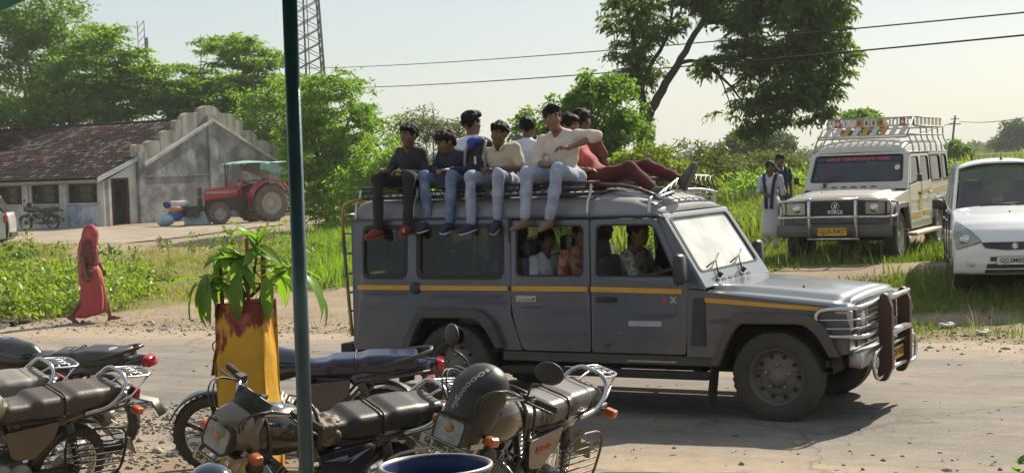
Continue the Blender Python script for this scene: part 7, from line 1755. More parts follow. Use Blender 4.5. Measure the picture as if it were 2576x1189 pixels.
    m = MB(); m.box((.21, .085, .31), (.46, .035, .09)); m.build('chain_case', P.get('chain', BFRAME), r, .02)
    for s in (-1, 1):
        m = MB(); m.cyl((.40, s * .10, .27), (.40, s * .27, .27), .014, seg=8); m.build('foot_peg', RUBBER, r)
        m = MB(); m.cyl((.08, s * .12, .36), (.08, s * .24, .37), .013, seg=8); m.build('foot_peg', RUBBER, r)
    m = MB(); m.tube([(.66, .14, .27), (.70, .20, .28), (.82, .20, .29)], .009, 6); m.build('gear_lever', RUBBER, r)
    m = MB(); m.tube([(.42, .12, .24), (.36, .20, .12), (.30, .27 , .0)], .011, 6); m.build('side_stand', BFRAME, r)
    # shock absorbers with springs
    for s in (-1, 1):
        m = MB(); a = Vector((.0, s * .135, .33)); b = Vector((.13, s * .135, .68)); m.cyl(a, b, .016, seg=8); m.cyl(b - (b - a) * .38, b, .033, seg=12); sh = m.build('shock_absorber', BFRAME, r)
        m = MB(); d = (b - a); u, w = frame_of(d); m.tube([a + d * (.08 + .55 * k / 40) + (u * cos(k * .94) + w * sin(k * .94)) * .030 for k in range(41)], .006, 5); m.build('spring', CHROME, sh)
    # tank
    obj('fuel_tank', sdf_mesh('fuel_tank', [ell((.78, 0, .82), (.24, .125, .115)), ell((.86, 0, .86), (.16, .135, .09)), cap((.62, 0, .80), (.56, 0, .77), .09, .075), ell((.80, .07, .78), (.20, .06, .09)), ell((.80, -.07, .78), (.20, .06, .09))], .013, .05, material=body), r)
    m = MB(); m.lathe([(.035, 0), (.036, .014), (.026, .02), (.001, .021)], (.82, 0, .935), (-.1, 0, 1), 16); m.build('fuel_cap', CHROME, r)
    if P.get('straps'):
        for xx in P['straps']:
            m = MB(); m.tube(smooth_path([(xx, .145, .72), (xx + .02, .13, .86), (xx + .03, .07, .935), (xx + .035, 0, .948), (xx + .03, -.07, .935), (xx + .02, -.13, .86)], 4), .011, 6); m.build('tank_strap', BFRAME, r)
    if P.get('tanktext'):
        tm = text_mesh(P['tanktext'], .055, P.get('textmat', MOULD), 'lettering', .001, .001)
        for s in (1, -1): o = obj('lettering', tm, r); place(o, (.79, s * .137, .815), (-s, 0, 0), (0, -s * .25, 1))
    if P.get('kneepad'):
        for s in (1, -1): m = MB(); m.ell((.74, s * .118, .80), (.11, .022, .065), 14, 8); m.build('knee_pad', P['kneepad'], r)
    # seat
    sw = P.get('seat_w', 1.0)
    seg_ = [rbox((.36, 0, .765), (.22, .105 * sw, .062), .045), rbox((.12, 0, .785), (.24, .130 * sw, .066), .045), rbox((-.10, 0, .800), (.20, .125 * sw, .062), .045), cap((.52, 0, .76), (.56, 0, .755), .065, .055)]
    so = obj('seat', sdf_mesh('seat', seg_, .011, .05, material=seatm), r)
    m = MB(); m.tube(smooth_path([(.52, .085, .715), (.30, .112 * sw, .712), (.10, .133 * sw, .728), (-.14, .126 * sw, .748), (-.30, .07 * sw, .755), (-.30, -.07 * sw, .755), (-.14, -.126 * sw, .748), (.10, -.133 * sw, .728), (.30, -.112 * sw, .712), (.52, -.085, .715)], 3), .006, 5); m.build('seat_piping', P.get('piping', BLACK_PL), so)
    if P.get('ribs'):
        for k in range(P['ribs']):
            xx = -.20 + .62 * k / (P['ribs'] - 1); zt = np.interp(xx, [-.25, -.12, .1, .34, .45], [.858, .863, .856, .832, .826]); wv = np.interp(xx, [-.25, -.1, .1, .4], [.115, .126, .131, .108]) * sw
            m = MB(); m.tube(smooth_path([(xx, wv + .008, zt - .085), (xx, wv, zt - .04), (xx, wv * .72, zt - .004), (xx, 0, zt), (xx, -wv * .72, zt - .004), (xx, -wv, zt - .04), (xx, -wv - .008, zt - .085)], 3), .0045, 6); m.build('seat_rib', P.get('ribmat', seatm), so)
    if P.get('seatpatch'):
        m = MB(); m.plate([(.13 * cos(2 * pi * k / 24), .075 * sin(2 * pi * k / 24)) for k in range(24)], t=.004, fn=lambda a, b, c: (a - .05, b, .868 + c - .9 * a * a * .3 - 2.2 * b * b)); m.build('seat_badge', P['seatpatch'], so)
        m = MB(); m.plate([(-.12, -.03), (-.06, -.045), (.10, -.04), (.13, .0), (.10, .04), (-.06, .045), (-.12, .03)], t=.004, fn=lambda a, b, c: (a + .32, b, .838 + c - .18 * a - 2.0 * b * b)); m.build('seat_badge', BLACK_PL, so)
        tm = text_mesh('HHH', .07, MOULD, 'lettering', .001, .003); o = obj('lettering', tm, so); place(o, (.32, 0, .846), (-1, 0, .16), (0, -1, 0))
    # side panels, tail cowl, mudguards
    for s in (-1, 1):
        m = MB(); m.plate(rpoly([(.60, .68), (.20, .71), (.22, .60), (.36, .47), (.52, .50)], .03, 3), t=.03, fn=lambda a, b, c, s=s: (a, s * (.135 + c), b)); sp = m.build('side_panel', P.get('panel', body), r, .012)
        if P.get('paneltext'):
            tm = text_mesh(P['paneltext'], .05, P.get('textmat2', MOULD), 'lettering', .001, .002); o = obj('lettering', tm, sp); place(o, (.40, s * .152, .61), (-s, 0, s * -.0 + .1 * -s * 0), (0, 0, 1))
        if P.get('flash'):
            m = MB(); m.plate([(.56, .64), (.40, .655), (.42, .62), (.24, .68), (.38, .60), (.36, .635)], t=.004, fn=lambda a, b, c, s=s: (a, s * (.153 + c), b)); m.build('flash_decal', P['flash'], sp)
    obj('tail_cowl', sdf_mesh('tail_cowl', [cap((.16, .10, .70), (-.34, .055, .76), .055, .04), cap((.16, -.10, .70), (-.34, -.055, .76), .055, .04), cap((-.25, 0, .75), (-.42, 0, .77), .055, .04)], .014, .05, material=P.get('tail', body)), r)
    m = MB(); m.loft([[(-.43, y * .075, .78 + dz) for y, dz in ((-1, -.05), (1, -.05), (1, .03), (-1, .03))], [(-.485, y * .058, .77 + dz) for y, dz in ((-1, -.05), (1, -.05), (1, .022), (-1, .022))]]); m.build('tail_lamp', RED_LENS, r, .01)
    m = MB(); pts = [(R + .045) for _ in range(1)]; pr = [((R + .05) * cos(radians(a)), R + (R + .05) * sin(radians(a))) for a in range(60, 200, 10)]
    m.loft([[(x_ - .02, y_ * .06, z_) for y_ in (-1, -.6, .6, 1)] for x_, z_ in pr[:10]] + [[(-.46, y_ * .06, .44) for y_ in (-1, -.6, .6, 1)], [(-.52, y_ * .06, .32) for y_ in (-1, -.6, .6, 1)]], closed_sec=False); rg = m.build('rear_mudguard', BFRAME, r); md = rg.modifiers.new('s', 'SOLIDIFY'); md.thickness = .006
    if P.get('rplate', False): plate_text(r, r, (-.50, 0, .56), (0, -1, 0), (.15, 0, 1), .20, .15, P.get('rtext', 'GJ20'), mat('plate_white', (.62, .62, .60), .4), mat('plate_ink', (.02, .02, .02), .5), .06)
    for s in (-1, 1):
        m = MB(); m.tube([(-.36, s * .06, .70), (-.38, s * .13, .70)], .012, 6); ib = m.build('rear_indicator', BFRAME, r)
        m = MB(); m.box((-.385, s * .165, .70), (.06, .08, .05)); m.build('lens', AMBER, ib, .014)
    m = MB(); m.lathe([(.001, 0), (.045, 0), (.05, .02), (.02, .03), (.001, .03)], (.98, .10, .66), (.6, .8, 0), 16); m.build('horn', BFRAME, r)
    m = MB(); m.tube(smooth_path([(.46, -.13, .34), (.44, -.19, .36), (.33, -.20, .47), (.30, -.22, .52)], 3), .010, 6); m.build('kick_starter', CHROME, r)
    m = MB(); m.tube(smooth_path([(.155, .134, .715), (.16, .136, .80), (.165, .10, .862), (.165, 0, .866), (.165, -.10, .862), (.16, -.136, .80), (.155, -.134, .715)], 3), .007, 5); m.build('seat_strap', BLACK_PL, so)
    m = MB(); m.box((.30, .10, .60), (.16, .05, .12)); m.build('battery_box', BFRAME, r); m = MB(); m.tube([(.52, .09, .70), (.56, .12, .58), (.62, .10, .48)], .008, 5); m.tube([(.56, .12, .58), (.66, .11, .60), (.70, .09, .52)], .006, 5); m.build('wiring', BFRAME, r)
    if P.get('cloth'): obj('torn_cover', sdf_mesh('torn_cover', [rbox((.55, .03, .835), (.055, .12, .022), .015), rbox((.55, .125, .79), (.05, .022, .06), .015), ell((.49, .128, .76), (.04, .022, .045)), ell((.47, .05, .842), (.05, .05, .016))], .008, .02, material=P['cloth'], wob=.006, wfreq=52), r)
    # grab rail and carrier
    if P.get('rack', True):
        m = MB(); m.tube(smooth_path([(.02, .15, .73), (-.16, .155, .76), (-.28, .14, .86), (-.30, .08, .925), (-.30, 0, .935), (-.30, -.08, .925), (-.28, -.14, .86), (-.16, -.155, .76), (.02, -.15, .73)], 4), .013, 8); gr = m.build('grab_rail', CHROME, r)
        m = MB(); m.tube(smooth_path([(-.29, .085, .915), (-.42, .09, .905), (-.53, .07, .90), (-.545, 0, .90), (-.53, -.07, .90), (-.42, -.09, .905), (-.29, -.085, .915)], 3), .008, 7)
        for s in (-1, 1): m.tube([(-.52, s * .07, .90), (-.36, s * .12, .79), (-.18, s * .15, .755)], .008, 6)
        for yy in (-.04, .0, .04): m.tube([(-.29, yy, .925), (-.54, yy, .90)], .006, 6)
        for xx in (-.38, -.46): m.tube([(xx, -.088, .905), (xx, .088, .905)], .006, 6)
        m.build('carrier', CHROME, r)
    else:
        m = MB(); m.tube(smooth_path([(-.02, .13, .80), (-.26, .12, .85), (-.38, .05, .875), (-.39, 0, .88), (-.38, -.05, .875), (-.26, -.12, .85), (-.02, -.13, .80)], 4), .015, 8); m.build('grab_rail', BFRAME, r)
    # saree guard on the left
    if P.get('guard', True):
        m = MB(); c = [(-.26, .19, .60), (-.30, .20, .40), (-.22, .20, .27), (.10, .19, .26), (.14, .185, .40), (.12, .18, .60)]
        m.tube(smooth_path(c, 4, closed=True), .009, 6, closed=True); gd = m.build('saree_guard', P.get('guardmat', STEEL), r)
        for k in range(7):
            z = .31 + .043 * k; m = MB(); m.tube([(-.27, .195, z), (.125, .187, z + .012)], .005, 5); m.build('guard_rod', P.get('guardmat', STEEL), gd)
    # leg guard
    if P.get('legguard', True):
        m = MB()
        for s in (-1, 1): m.tube(smooth_path([(.86, s * .05, .62), (.88, s * .22, .58), (.90, s * .29, .45), (.87, s * .25, .32), (.80, s * .05, .30)], 4), .012, 7)
        m.build('leg_guard', CHROME, r)
    # front end (turns with the handlebar)
    m = MB()
    for s in (-1, 1): m.tube([(1.25, s * .085, R), (1.15, s * .085, .53)], .026, 9); m.tube([(1.15, s * .085, .53), (.99, s * .085, .92)], .017, 8)
    m.box((1.02, 0, .88), (.10, .21, .03)); m.box((1.09, 0, .72), (.10, .21, .03)); fb(m, 'front_fork', STEEL)
    m = MB(); pr = [(1.25 + (R + .035) * cos(radians(a)), R + (R + .035) * sin(radians(a))) for a in range(20, 175, 9)]
    m.loft([[(x_, y_ * .058, z_ - (.012 if abs(y_) > .9 else 0)) for y_ in (-1, -.7, 0, .7, 1)] for x_, z_ in pr], closed_sec=False); m.xform(SM); fg = m.build('front_mudguard', P.get('fender', body), r); md = fg.modifiers.new('s', 'SOLIDIFY'); md.thickness = .006
    hb = smooth_path([(.84, .36, .995), (.88, .24, 1.01), (.97, .14, .985), (1.0, .06, .945), (1.0, -.06, .945), (.97, -.14, .985), (.88, -.24, 1.01), (.84, -.36, .995)], 4)
    m = MB(); m.tube(hb, .012, 8); fb(m, 'handlebar', CHROME)
    for s in (-1, 1):
        m = MB(); m.tube([(.832, s * .39, .993), (.868, s * .265, 1.006)], .018, 10)
        for q in range(5):
            t_ = .15 + q * .17; m.lathe([(.019, -.004), (.0215, 0), (.019, .004)], tuple(Vector((.832, s * .39, .993)).lerp(Vector((.868, s * .265, 1.006)), t_)), (.27, -s, .1), 10)
        gp = fb(m, 'grip', RUBBER)
        m = MB(); m.tube(smooth_path([(.885, s * .22, 1.01), (.925, s * .25, 1.005), (.915, s * .33, .995), (.89, s * .41, .985)], 3), .007, 6); m.box((.885, s * .225, 1.01), (.05, .045, .045)); fb(m, 'lever', BFRAME, r)
        if P.get('mirrors', False) and not (P.get('one_mirror') and s != P['one_mirror']):
            mx_, my_, mz_ = P.get('mirror_pos', (.90, .40, 1.24)); mg = MB(); mg.tube(smooth_path([(.885, s * .215, 1.02), (.92, s * .26, 1.10), (mx_ + .02, s * my_ * .95, mz_ - .07)], 4), .007, 6); mo = fb(mg, 'mirror_stem', BFRAME)
            q = MB(); q.ell((mx_, s * my_, mz_), (.022, .085, .062), 18, 10, Euler((0, 0, s * .35)).to_matrix()); fb(q, 'mirror', BLACK_PL, mo)
            q = MB(); q.lathe([(.001, 0), (1, 0)], (0, 0, 0), (1, 0, 0), 20); q.v = [(mx_ - .023, s * my_ + b * .075, mz_ + c * .053) for a, b, c in q.v]; fb(q, 'mirror_glass', MIRR, mo)
    # head lamp nacelle
    cw = P.get('cowl', 'nacelle')
    if cw == 'dome':
        C_ = [ell((1.07, 0, .88), (.13, .155, .13)), ell((1.03, 0, .99), (.14, .165, .12)), ell((1.12, 0, .79), (.085, .125, .09)), ell((.99, 0, 1.06), (.09, .13, .08))]
        me = sdf_mesh('headlamp_cowl', C_, .012, .05, material=P.get('cowlmat', body)); me.transform(SM); co = obj('headlamp_cowl', me, r)
        lc, lr = (1.205, 0, .795), (.10, .068)
        if P.get('cowltext'):
            tm = text_mesh(P['cowltext'], .055, P.get('textmat', MOULD), 'lettering', 0, .0015); bv = BVHTree.FromPolygons([v.co[:] for v in me.vertices], [p.vertices[:] for p in me.polygons])
            o0, xd, yd, dn = Vector((1.6, .02, 1.03)), Vector((0, .30, .95)).normalized(), Vector((0, .95, -.30)).normalized(), Vector((-1, 0, 0))
            for v in tm.vertices:
                h_ = bv.ray_cast(SM @ (o0 + xd * v.co.x + yd * v.co.y), SM.to_3x3() @ dn)
                if h_[0] is not None: v.co = h_[0] + h_[1] * .003
            tm.update(); obj('lettering', tm, co)
    else:
        C_ = [ell((1.08, 0, .86), (.13, .12, .12)), ell((1.02, 0, .92), (.10, .11, .08)), cap((1.10, .07, .90), (1.02, .09, .80), .05), cap((1.10, -.07, .90), (1.02, -.09, .80), .05)]
        me = sdf_mesh('headlamp_cowl', C_, .012, .05, material=P.get('cowlmat', body)); me.transform(SM); co = obj('headlamp_cowl', me, r)
        lc, lr = (1.185, 0, .84), (.09, .07)
        q = MB(); patch(q, lambda yy, b: (1.13 - .10 * b - .06 * abs(yy / .12) ** 2, yy * (1 - .25 * b), .92 + .16 * b), np.linspace(-.12, .12, 7), np.linspace(0, 1, 4)); q.xform(SM); fl = q.build('fly_screen', P.get('screen', BLACK_PL), r); md = fl.modifiers.new('s', 'SOLIDIFY'); md.thickness = .004
    q = MB(); q.plate(rrect(-lr[0], -lr[1], lr[0], lr[1], .03, 4), t=.05, fn=lambda a, b, c: (lc[0] + c - .9 * a * a - .2 * b, a, lc[2] + b)); hl = fb(q, 'headlight', LAMPB, r, .008)
    q = MB(); q.plate(rrect(-lr[0] - .012, -lr[1] - .012, lr[0] + .012, lr[1] + .012, .04, 4), [rrect(-lr[0], -lr[1], lr[0], lr[1], .03, 4)], t=.055, fn=lambda a, b, c: (lc[0] + c - .9 * a * a - .2 * b, a, lc[2] + b)); fb(q, 'headlight_rim', BLACK_PL, hl)
    q = MB(); q.ell((lc[0] + .015, 0, lc[2] + .01), (.018, .03, .025), 12, 8); fb(q, 'bulb', mat('bulb_amber', (.5, .22, .06), .3, coat=.5), hl)
    if P.get('fplate'):
        w_, h_ = P.get('fps', (.34, .055)); pt = plate_text(r, r, (0, 0, 0), (0, 1, 0), (0, 0, 1), w_, h_, P['fplate'], mat('plate_cream', (.55, .47, .34), .5), mat('plate_ink', (.02, .02, .02), .5))
        place(pt, P.get('fpp', (1.20, 0, .70)), (0, 1, 0), (-.15, 0, 1), SM)
    for s in (-1, 1):
        q = MB(); q.tube([(1.06, s * .09, .78), (1.08, s * .17, .78)], .013, 7); ib = fb(q, 'front_indicator', BFRAME)
        q = MB(); q.box((1.09, s * .20, .78), (.065, .07, .052)); q.xform(SM); q.build('lens', AMBER, ib, .016)
    q = MB()
    for s in (-1, 1): q.lathe([(.001, -.05), (.045, -.05), (.055, -.01), (.058, .02), (.05, .028), (.045, .015), (.001, .015)], (.985, s * .062, 1.02), (-.55, 0, .83), 18)
    ins = fb(q, 'instrument', BLACK_PL)
    if P.get('cables', True):
        q = MB()
        for s, d_ in ((-1, .0), (1, .0), (-1, .03), (1, .035)):
            q.tube(smooth_path([(.91, s * .21, 1.01), (1.08 + d_, s * .20, 1.06), (1.15 + d_, s * .13, .98), (1.08, s * .08, .80)], 5), .005, 5)
        fb(q, 'cable', BFRAME)
    return r
BLK_P = mat('bike_black_paint', (.012, .011, .012), .16, 0, var=.2, dust=.05, coat=1.0); BRN_P = mat('bike_bronze_paint', (.05, .036, .027), .18, .4, var=.15, dust=.08, coat=1.0); GREYP = mat('bike_grey_paint', (.20, .17, .13), .25, .5, var=.1, dust=.12, coat=.6); BLUP = mat('bike_blue_black', (.012, .016, .04), .12, .1, var=.2, dust=.05, coat=1.0)
SEATK = mat('seat_black', (.022, .022, .024), .38, var=.2, bump=.12, bscale=120, dust=.07); SEATB = mat('seat_brown_black', (.04, .034, .03), .42, var=.2, bump=.15, bscale=120, dust=.14); SEATG = mat('seat_grey_ribbed', (.17, .17, .16), .55, var=.15, bump=.1, dust=.15); SEATBL = mat('seat_blue', (.012, .018, .055), .25, var=.2, bump=.06, bscale=120, coat=.4); SEATQ = mat('seat_quilted', (.05, .05, .05), .3, var=.2, bump=.12, bscale=120, dust=.12)
DBLUE = mat('flash_blue', (.30, .38, .52), .4); REDT = mat('text_red', (.5, .05, .04), .5)
GM = 'motorcycles parked by the road'
BIKES = {}
BIKES['hero'] = bike('motorcycle', 'black motorcycle with domed headlight cowl, plate GJ 20BG 0363 and quilted seat', .045, 9.27, -120, 19,
     dict(body=BRN_P, seat=SEATQ, ribs=13, ribmat=mat('rib_grey', (.16, .155, .15), .4, dust=.1), cowl='dome', cowlmat=mat('cowl_black', (.016, .017, .02), .42, var=.2, dust=.08), cowltext='aligooooom', fplate='GJ 20BG 0363', tanktext='Hero', paneltext='Splendor', textmat2=REDT, straps=(.58, .68), steer=-14, mirrors=True, guardmat=mat('guard_brown', (.16, .11, .08), .5, .6, dust=.2), mirror_pos=(.93, .37, 1.20), fps=(.36, .062), fpp=(1.24, 0, .70), cover=ENG), GM)
BIKES['centre'] = bike('motorcycle', 'brown black motorcycle with round twin dials and plain black seat behind the blue pole', -.90, 9.05, -138, 19,
     dict(body=mat('bike_graphite', (.05, .046, .042), .2, .5, var=.15, dust=.1, coat=.9), seat=SEATK, cowlmat=mat('cowl_grey_brown', (.20, .17, .13), .3, .3, dust=.2, coat=.4), fplate='DP 2132', flash=DBLUE, straps=(.60, .92), steer=10, mirrors=False, cloth=mat('torn_vinyl', (.22, .17, .10), .6, col2=(.035, .032, .03), scale=16, bump=.4), fps=(.22, .06), fpp=(1.24, 0, .70), panel=BLUP), GM)
BIKES['blue'] = bike('motorcycle', 'blue black motorcycle with glossy blue seat and bright red tail lamp behind the pole', -1.02, 11.4, 182, 9,
     dict(body=BLUP, seat=SEATBL, rack=False, guard=False, alloy=True, legguard=False, steer=0, tail=BLUP, mirrors=True, one_mirror=-1, mirror_pos=(.90, .36, 1.18)), GM)
BIKES['A'] = bike('motorcycle', 'nearest motorcycle at the left edge with long brown black seat and chrome carrier', -3.05, 10.05, -129, 17,
     dict(body=GREYP, panel=BRN_P, seat=SEATB, steer=0, guardmat=mat('guard_dark', (.05, .04, .035), .5, .6), tail=BLK_P), GM)
BIKES['B'] = bike('motorcycle', 'motorcycle with pale ribbed seat at the left edge behind the nearest one', -3.74, 10.75, -130, 18,
     dict(body=BLK_P, seat=SEATG, ribs=12, ribmat=mat('rib_pale', (.30, .30, .28), .5, dust=.1), steer=0, guard=False), GM)
BIKES['C'] = bike('motorcycle', 'farthest left motorcycle with black and grey seat bearing an oval badge and red tail lamp', -3.3, 12.3, 164, 9,
     dict(body=BLK_P, seat=mat('seat_two_tone', (.03, .033, .04), .4, dust=.1), seatpatch=mat('badge_grey', (.42, .44, .47), .5), rack=False, guard=False, alloy=False, legguard=False, steer=0, tail=BLK_P), GM)
bike('motorcycle', 'dark motorcycle parked under the windows of the old building', -17.75, 59.5, 160, 8, dict(body=BLK_P, seat=SEATK, rack=False, guard=False, mirrors=True, cables=False), None)
# ================================================================== POLE, AWNING, PLANTER, DRUM, HELMET
m = MB(); m.cyl((-.889, 6.3, 0), (-.872, 6.3, 3.12), .031, seg=20)
pol = m.build('awning_pole', mat('pole_blue', (.025, .11, .17), .4, .2, col2=(.018, .075, .125), scale=4, bump=.15, bscale=30, coat=.3, dust=.12), None); tag(pol, 'slim blue painted steel pole holding up the awning in the foreground', 'pole')
m = MB(); patch(m, lambda x, y: (x, y, 3.06 + .02 * sin(x * 5) + .03 * sin(y * 3) - .42 * max(0, min(.5, -x - 1.94)) - .10 * max(0, y - 6.3)), np.linspace(-7, 6, 66), np.linspace(-4, 6.75, 36))  # cloth spread wide out of view to block skylight on the jeep's side
aw = m.build('awning', mat('awning_teal', (.01, .19, .15), .7, var=.2, bump=.2, bscale=10), None); md = aw.modifiers.new('s', 'SOLIDIFY'); md.thickness = .006; tag(aw, 'teal cloth awning whose corner dips into the top left of the photo', 'awning')
m = MB(); m.tube([(-7, 6.3, 3.11), (6, 6.3, 3.11)], .02, 8); m.build('awning_bar', BFRAME, aw)

# painted tin column with a potted plant
PY = mat('tin_yellow_red', (.62, .30, .015), .5, .1, col2=(.50, .20, .012), scale=3.5, bump=.3, bscale=14, dust=.12)
def tin_mat():
    m = mat('tin_painted', (.66, .36, .02), .5, .1, var=.2, scale=3, bump=.35, bscale=12, dust=.08)
    N, L = nodes_of(m); b = N['Principled BSDF']; src = b.inputs['Base Color'].links[0].from_socket
    tc = N.new('ShaderNodeTexCoord'); sp = N.new('ShaderNodeSeparateXYZ'); L.new(tc.outputs['Object'], sp.inputs[0])
    nz = N.new('ShaderNodeTexNoise'); nz.inputs['Scale'].default_value = 11; nz.inputs['Detail'].default_value = 6; mpz = N.new('ShaderNodeMapping'); mpz.inputs['Scale'].default_value = (1, 1, .3); L.new(tc.outputs['Object'], mpz.inputs[0]); L.new(mpz.outputs[0], nz.inputs['Vector'])
    a = N.new('ShaderNodeMath'); a.operation = 'MULTIPLY_ADD'; a.inputs[1].default_value = 1.1; L.new(nz.outputs['Fac'], a.inputs[0]); L.new(sp.outputs['Z'], a.inputs[2])
    mr = N.new('ShaderNodeMapRange'); mr.inputs['From Min'].default_value = 1.72; mr.inputs['From Max'].default_value = 1.80; L.new(a.outputs[0], mr.inputs[0])
    red = N.new('ShaderNodeMixRGB'); red.inputs['Color1'].default_value = (.20, .03, .022, 1); red.inputs['Color2'].default_value = (.42, .12, .09, 1)
    n2 = N.new('ShaderNodeTexNoise'); n2.inputs['Scale'].default_value = 11; L.new(tc.outputs['Object'], n2.inputs['Vector']); m2 = N.new('ShaderNodeMapRange'); m2.inputs['From Min'].default_value = .45; m2.inputs['From Max'].default_value = .6; L.new(n2.outputs['Fac'], m2.inputs[0]); L.new(m2.outputs[0], red.inputs['Fac'])
    mx = N.new('ShaderNodeMixRGB'); L.new(mr.outputs[0], mx.inputs['Fac']); L.new(src, mx.inputs['Color1']); L.new(red.outputs[0], mx.inputs['Color2']); L.new(mx.outputs[0], b.inputs['Base Color'])
    return m
PXc, PYc = -1.70, 9.7
pl = thing('planter', 'tall yellow and red painted tin column used as a planter', 'planter', (PXc, PYc, 0), radians(-8))
# local square column, crumpled sheet walls
def wall(ax, s):
    m = MB()
    def f(u, z):
        d = .150 + .008 * sin(u * 19 + z * 7 + s) + .006 * sin(z * 13 + u * 5) + .012 * sin(z * 2.2 + s)
        return (s * d, u * s, z) if ax == 0 else (-u * s, s * d, z)
    patch(m, f, np.linspace(-.156, .156, 9), np.linspace(.30, 1.40, 26), smooth=True); o = m.build('tin_wall', tin_mat(), pl); md = o.modifiers.new('s', 'SOLIDIFY'); md.thickness = .004
for ax in (0, 1):
    for s in (-1, 1): wall(ax, s)
m = MB(); m.box((0, 0, 1.32), (.29, .29, .04)); m.build('soil', mat('soil_dark', (.05, .035, .025), .95, bump=.5), pl)
WOOD = mat('stake_wood', (.22, .11, .06), .8, var=.3, streak=True, scale=14)
for dx, dy in ((-.14, -.14), (.14, -.14), (.14, .14), (-.14, .14)):
    m = MB(); m.box((dx, dy, .2), (.045, .045, .42)); m.build('leg', PY, pl)
for (dx, dy, z0, z1, w, t_) in ((.05, -.10, 1.2, 1.80, .022, .02), (.12, .0, 1.2, 1.74, .030, .03), (-.15, -.02, 1.2, 1.70, .026, -.02)):
    m = MB(); m.box((dx, dy, (z0 + z1) / 2), (w, w * .8, z1 - z0), (t_, t_ * .6, .4)); m.build('stake', WOOD, pl)
m = MB(); m.tube([(-.22, -.14, 1.46), (.05, -.12, 1.52), (.2, .08, 1.49)], .007, 6); m.tube([(.05, -.10, 1.66), (.14, -.06, 1.52), (.12, -.12, 1.38)], .005, 5); m.build('cross_stick', WOOD, pl)
pt = thing('potted_plant', 'leafy plant with long drooping pointed leaves growing out of the painted tin column', 'plant', (PXc, PYc, 1.42), 0)
BLF = leaf_mat('big_leaf', (.09, .18, .035), (.23, .36, .06), .52, tcol=(1.7, 1.9, .6))
m = MB(); stems = [[(0, 0, 0), (-.05, -.02, .15), (-.14, -.05, .30)], [(0, 0, 0), (.06, 0, .16), (.10, -.04, .36)], [(.02, .05, 0), (.14, 0, .10), (.30, -.06, .18)], [(0, -.03, 0), (-.10, -.08, .08), (-.24, -.10, .14)], [(.02, 0, 0), (.0, -.05, .18), (.01, -.10, .27)]]
for s in stems: m.tube(smooth_path(s, 4), [.012] * 5 + [.008] * 4, 6)
m.build('stem', mat('stem_green', (.09, .12, .04), .7), pt)
def leaf_mesh(L, W, droop):
    n = 8; V = []; F = []
    for i in range(n + 1):
        t = i / n; w = W * (sin(pi * min(1, t ** .8 * .98 + .02)) ** .8) * (1 - .25 * t) + .001
        x = L * t * cos(droop * t * .7); z = -L * t * sin(droop * t * .7) * .9
        for k, dz in ((-1, .16), (0, 0), (1, .16)): V.append((x, k * w / 2, z + dz * w))
    for i in range(n):
        for k in range(2): F.append((i * 3 + k, (i + 1) * 3 + k, (i + 1) * 3 + k + 1, i * 3 + k + 1))
    me = bpy.data.meshes.new('leaf'); me.from_pydata(V, [], F); me.polygons.foreach_set('use_smooth', np.ones(len(F), bool)); me.materials.append(BLF); return me
LM = [leaf_mesh(.28, .085, .7), leaf_mesh(.25, .08, .3), leaf_mesh(.30, .08, 1.0), leaf_mesh(.20, .07, .2)]
rl = random.Random(11)
for si, s in enumerate(stems):
    tip = Vector(s[-1]); mid = Vector(s[1])
    for k in range(16):
        t = .45 + .55 * rl.random(); p = mid.lerp(tip, t); az = rl.uniform(0, 6.283) if k > 4 else rl.uniform(3.0, 6.4); el_ = rl.uniform(-.75, .3) if k < 11 else rl.uniform(.3, 1.1)
        o = obj('leaf', LM[rl.randrange(4)], pt); o.location = p; o.rotation_euler = Euler((rl.uniform(-.5, .5), el_ if si != 1 else el_ - .5, az)); sc_ = rl.uniform(.6, 1.0); o.scale = (sc_, sc_, sc_)
# drooping leaves over the front and far right
for (x, y, z, az, el_, sc_) in ((-.02, -.18, .16, -1.6, 1.2, 1.15), (.16, -.16, .14, -1.4, 1.3, 1.1), (-.2, -.16, .12, -1.9, 1.15, 1.0), (.34, -.05, .16, -.3, .6, 1.1), (.42, .0, .12, -.1, 1.0, 1.15), (.30, -.1, .20, .2, .3, 1.0), (.46, -.02, .02, -.2, 1.0, .9), (-.30, -.1, .15, 3.0, .2, 1.1), (-.28, -.1, .12, 3.5, 1.0, 1.1), (-.22, -.12, .16, 4.2, 1.1, 1.1), (-.25, -.14, .10, 3.8, 1.25, 1.05)):
    o = obj('leaf', LM[0 if el_ > .5 else 1], pt); o.location = (x, y, z); o.rotation_euler = Euler((0, el_, az)); o.scale = (sc_,) * 3

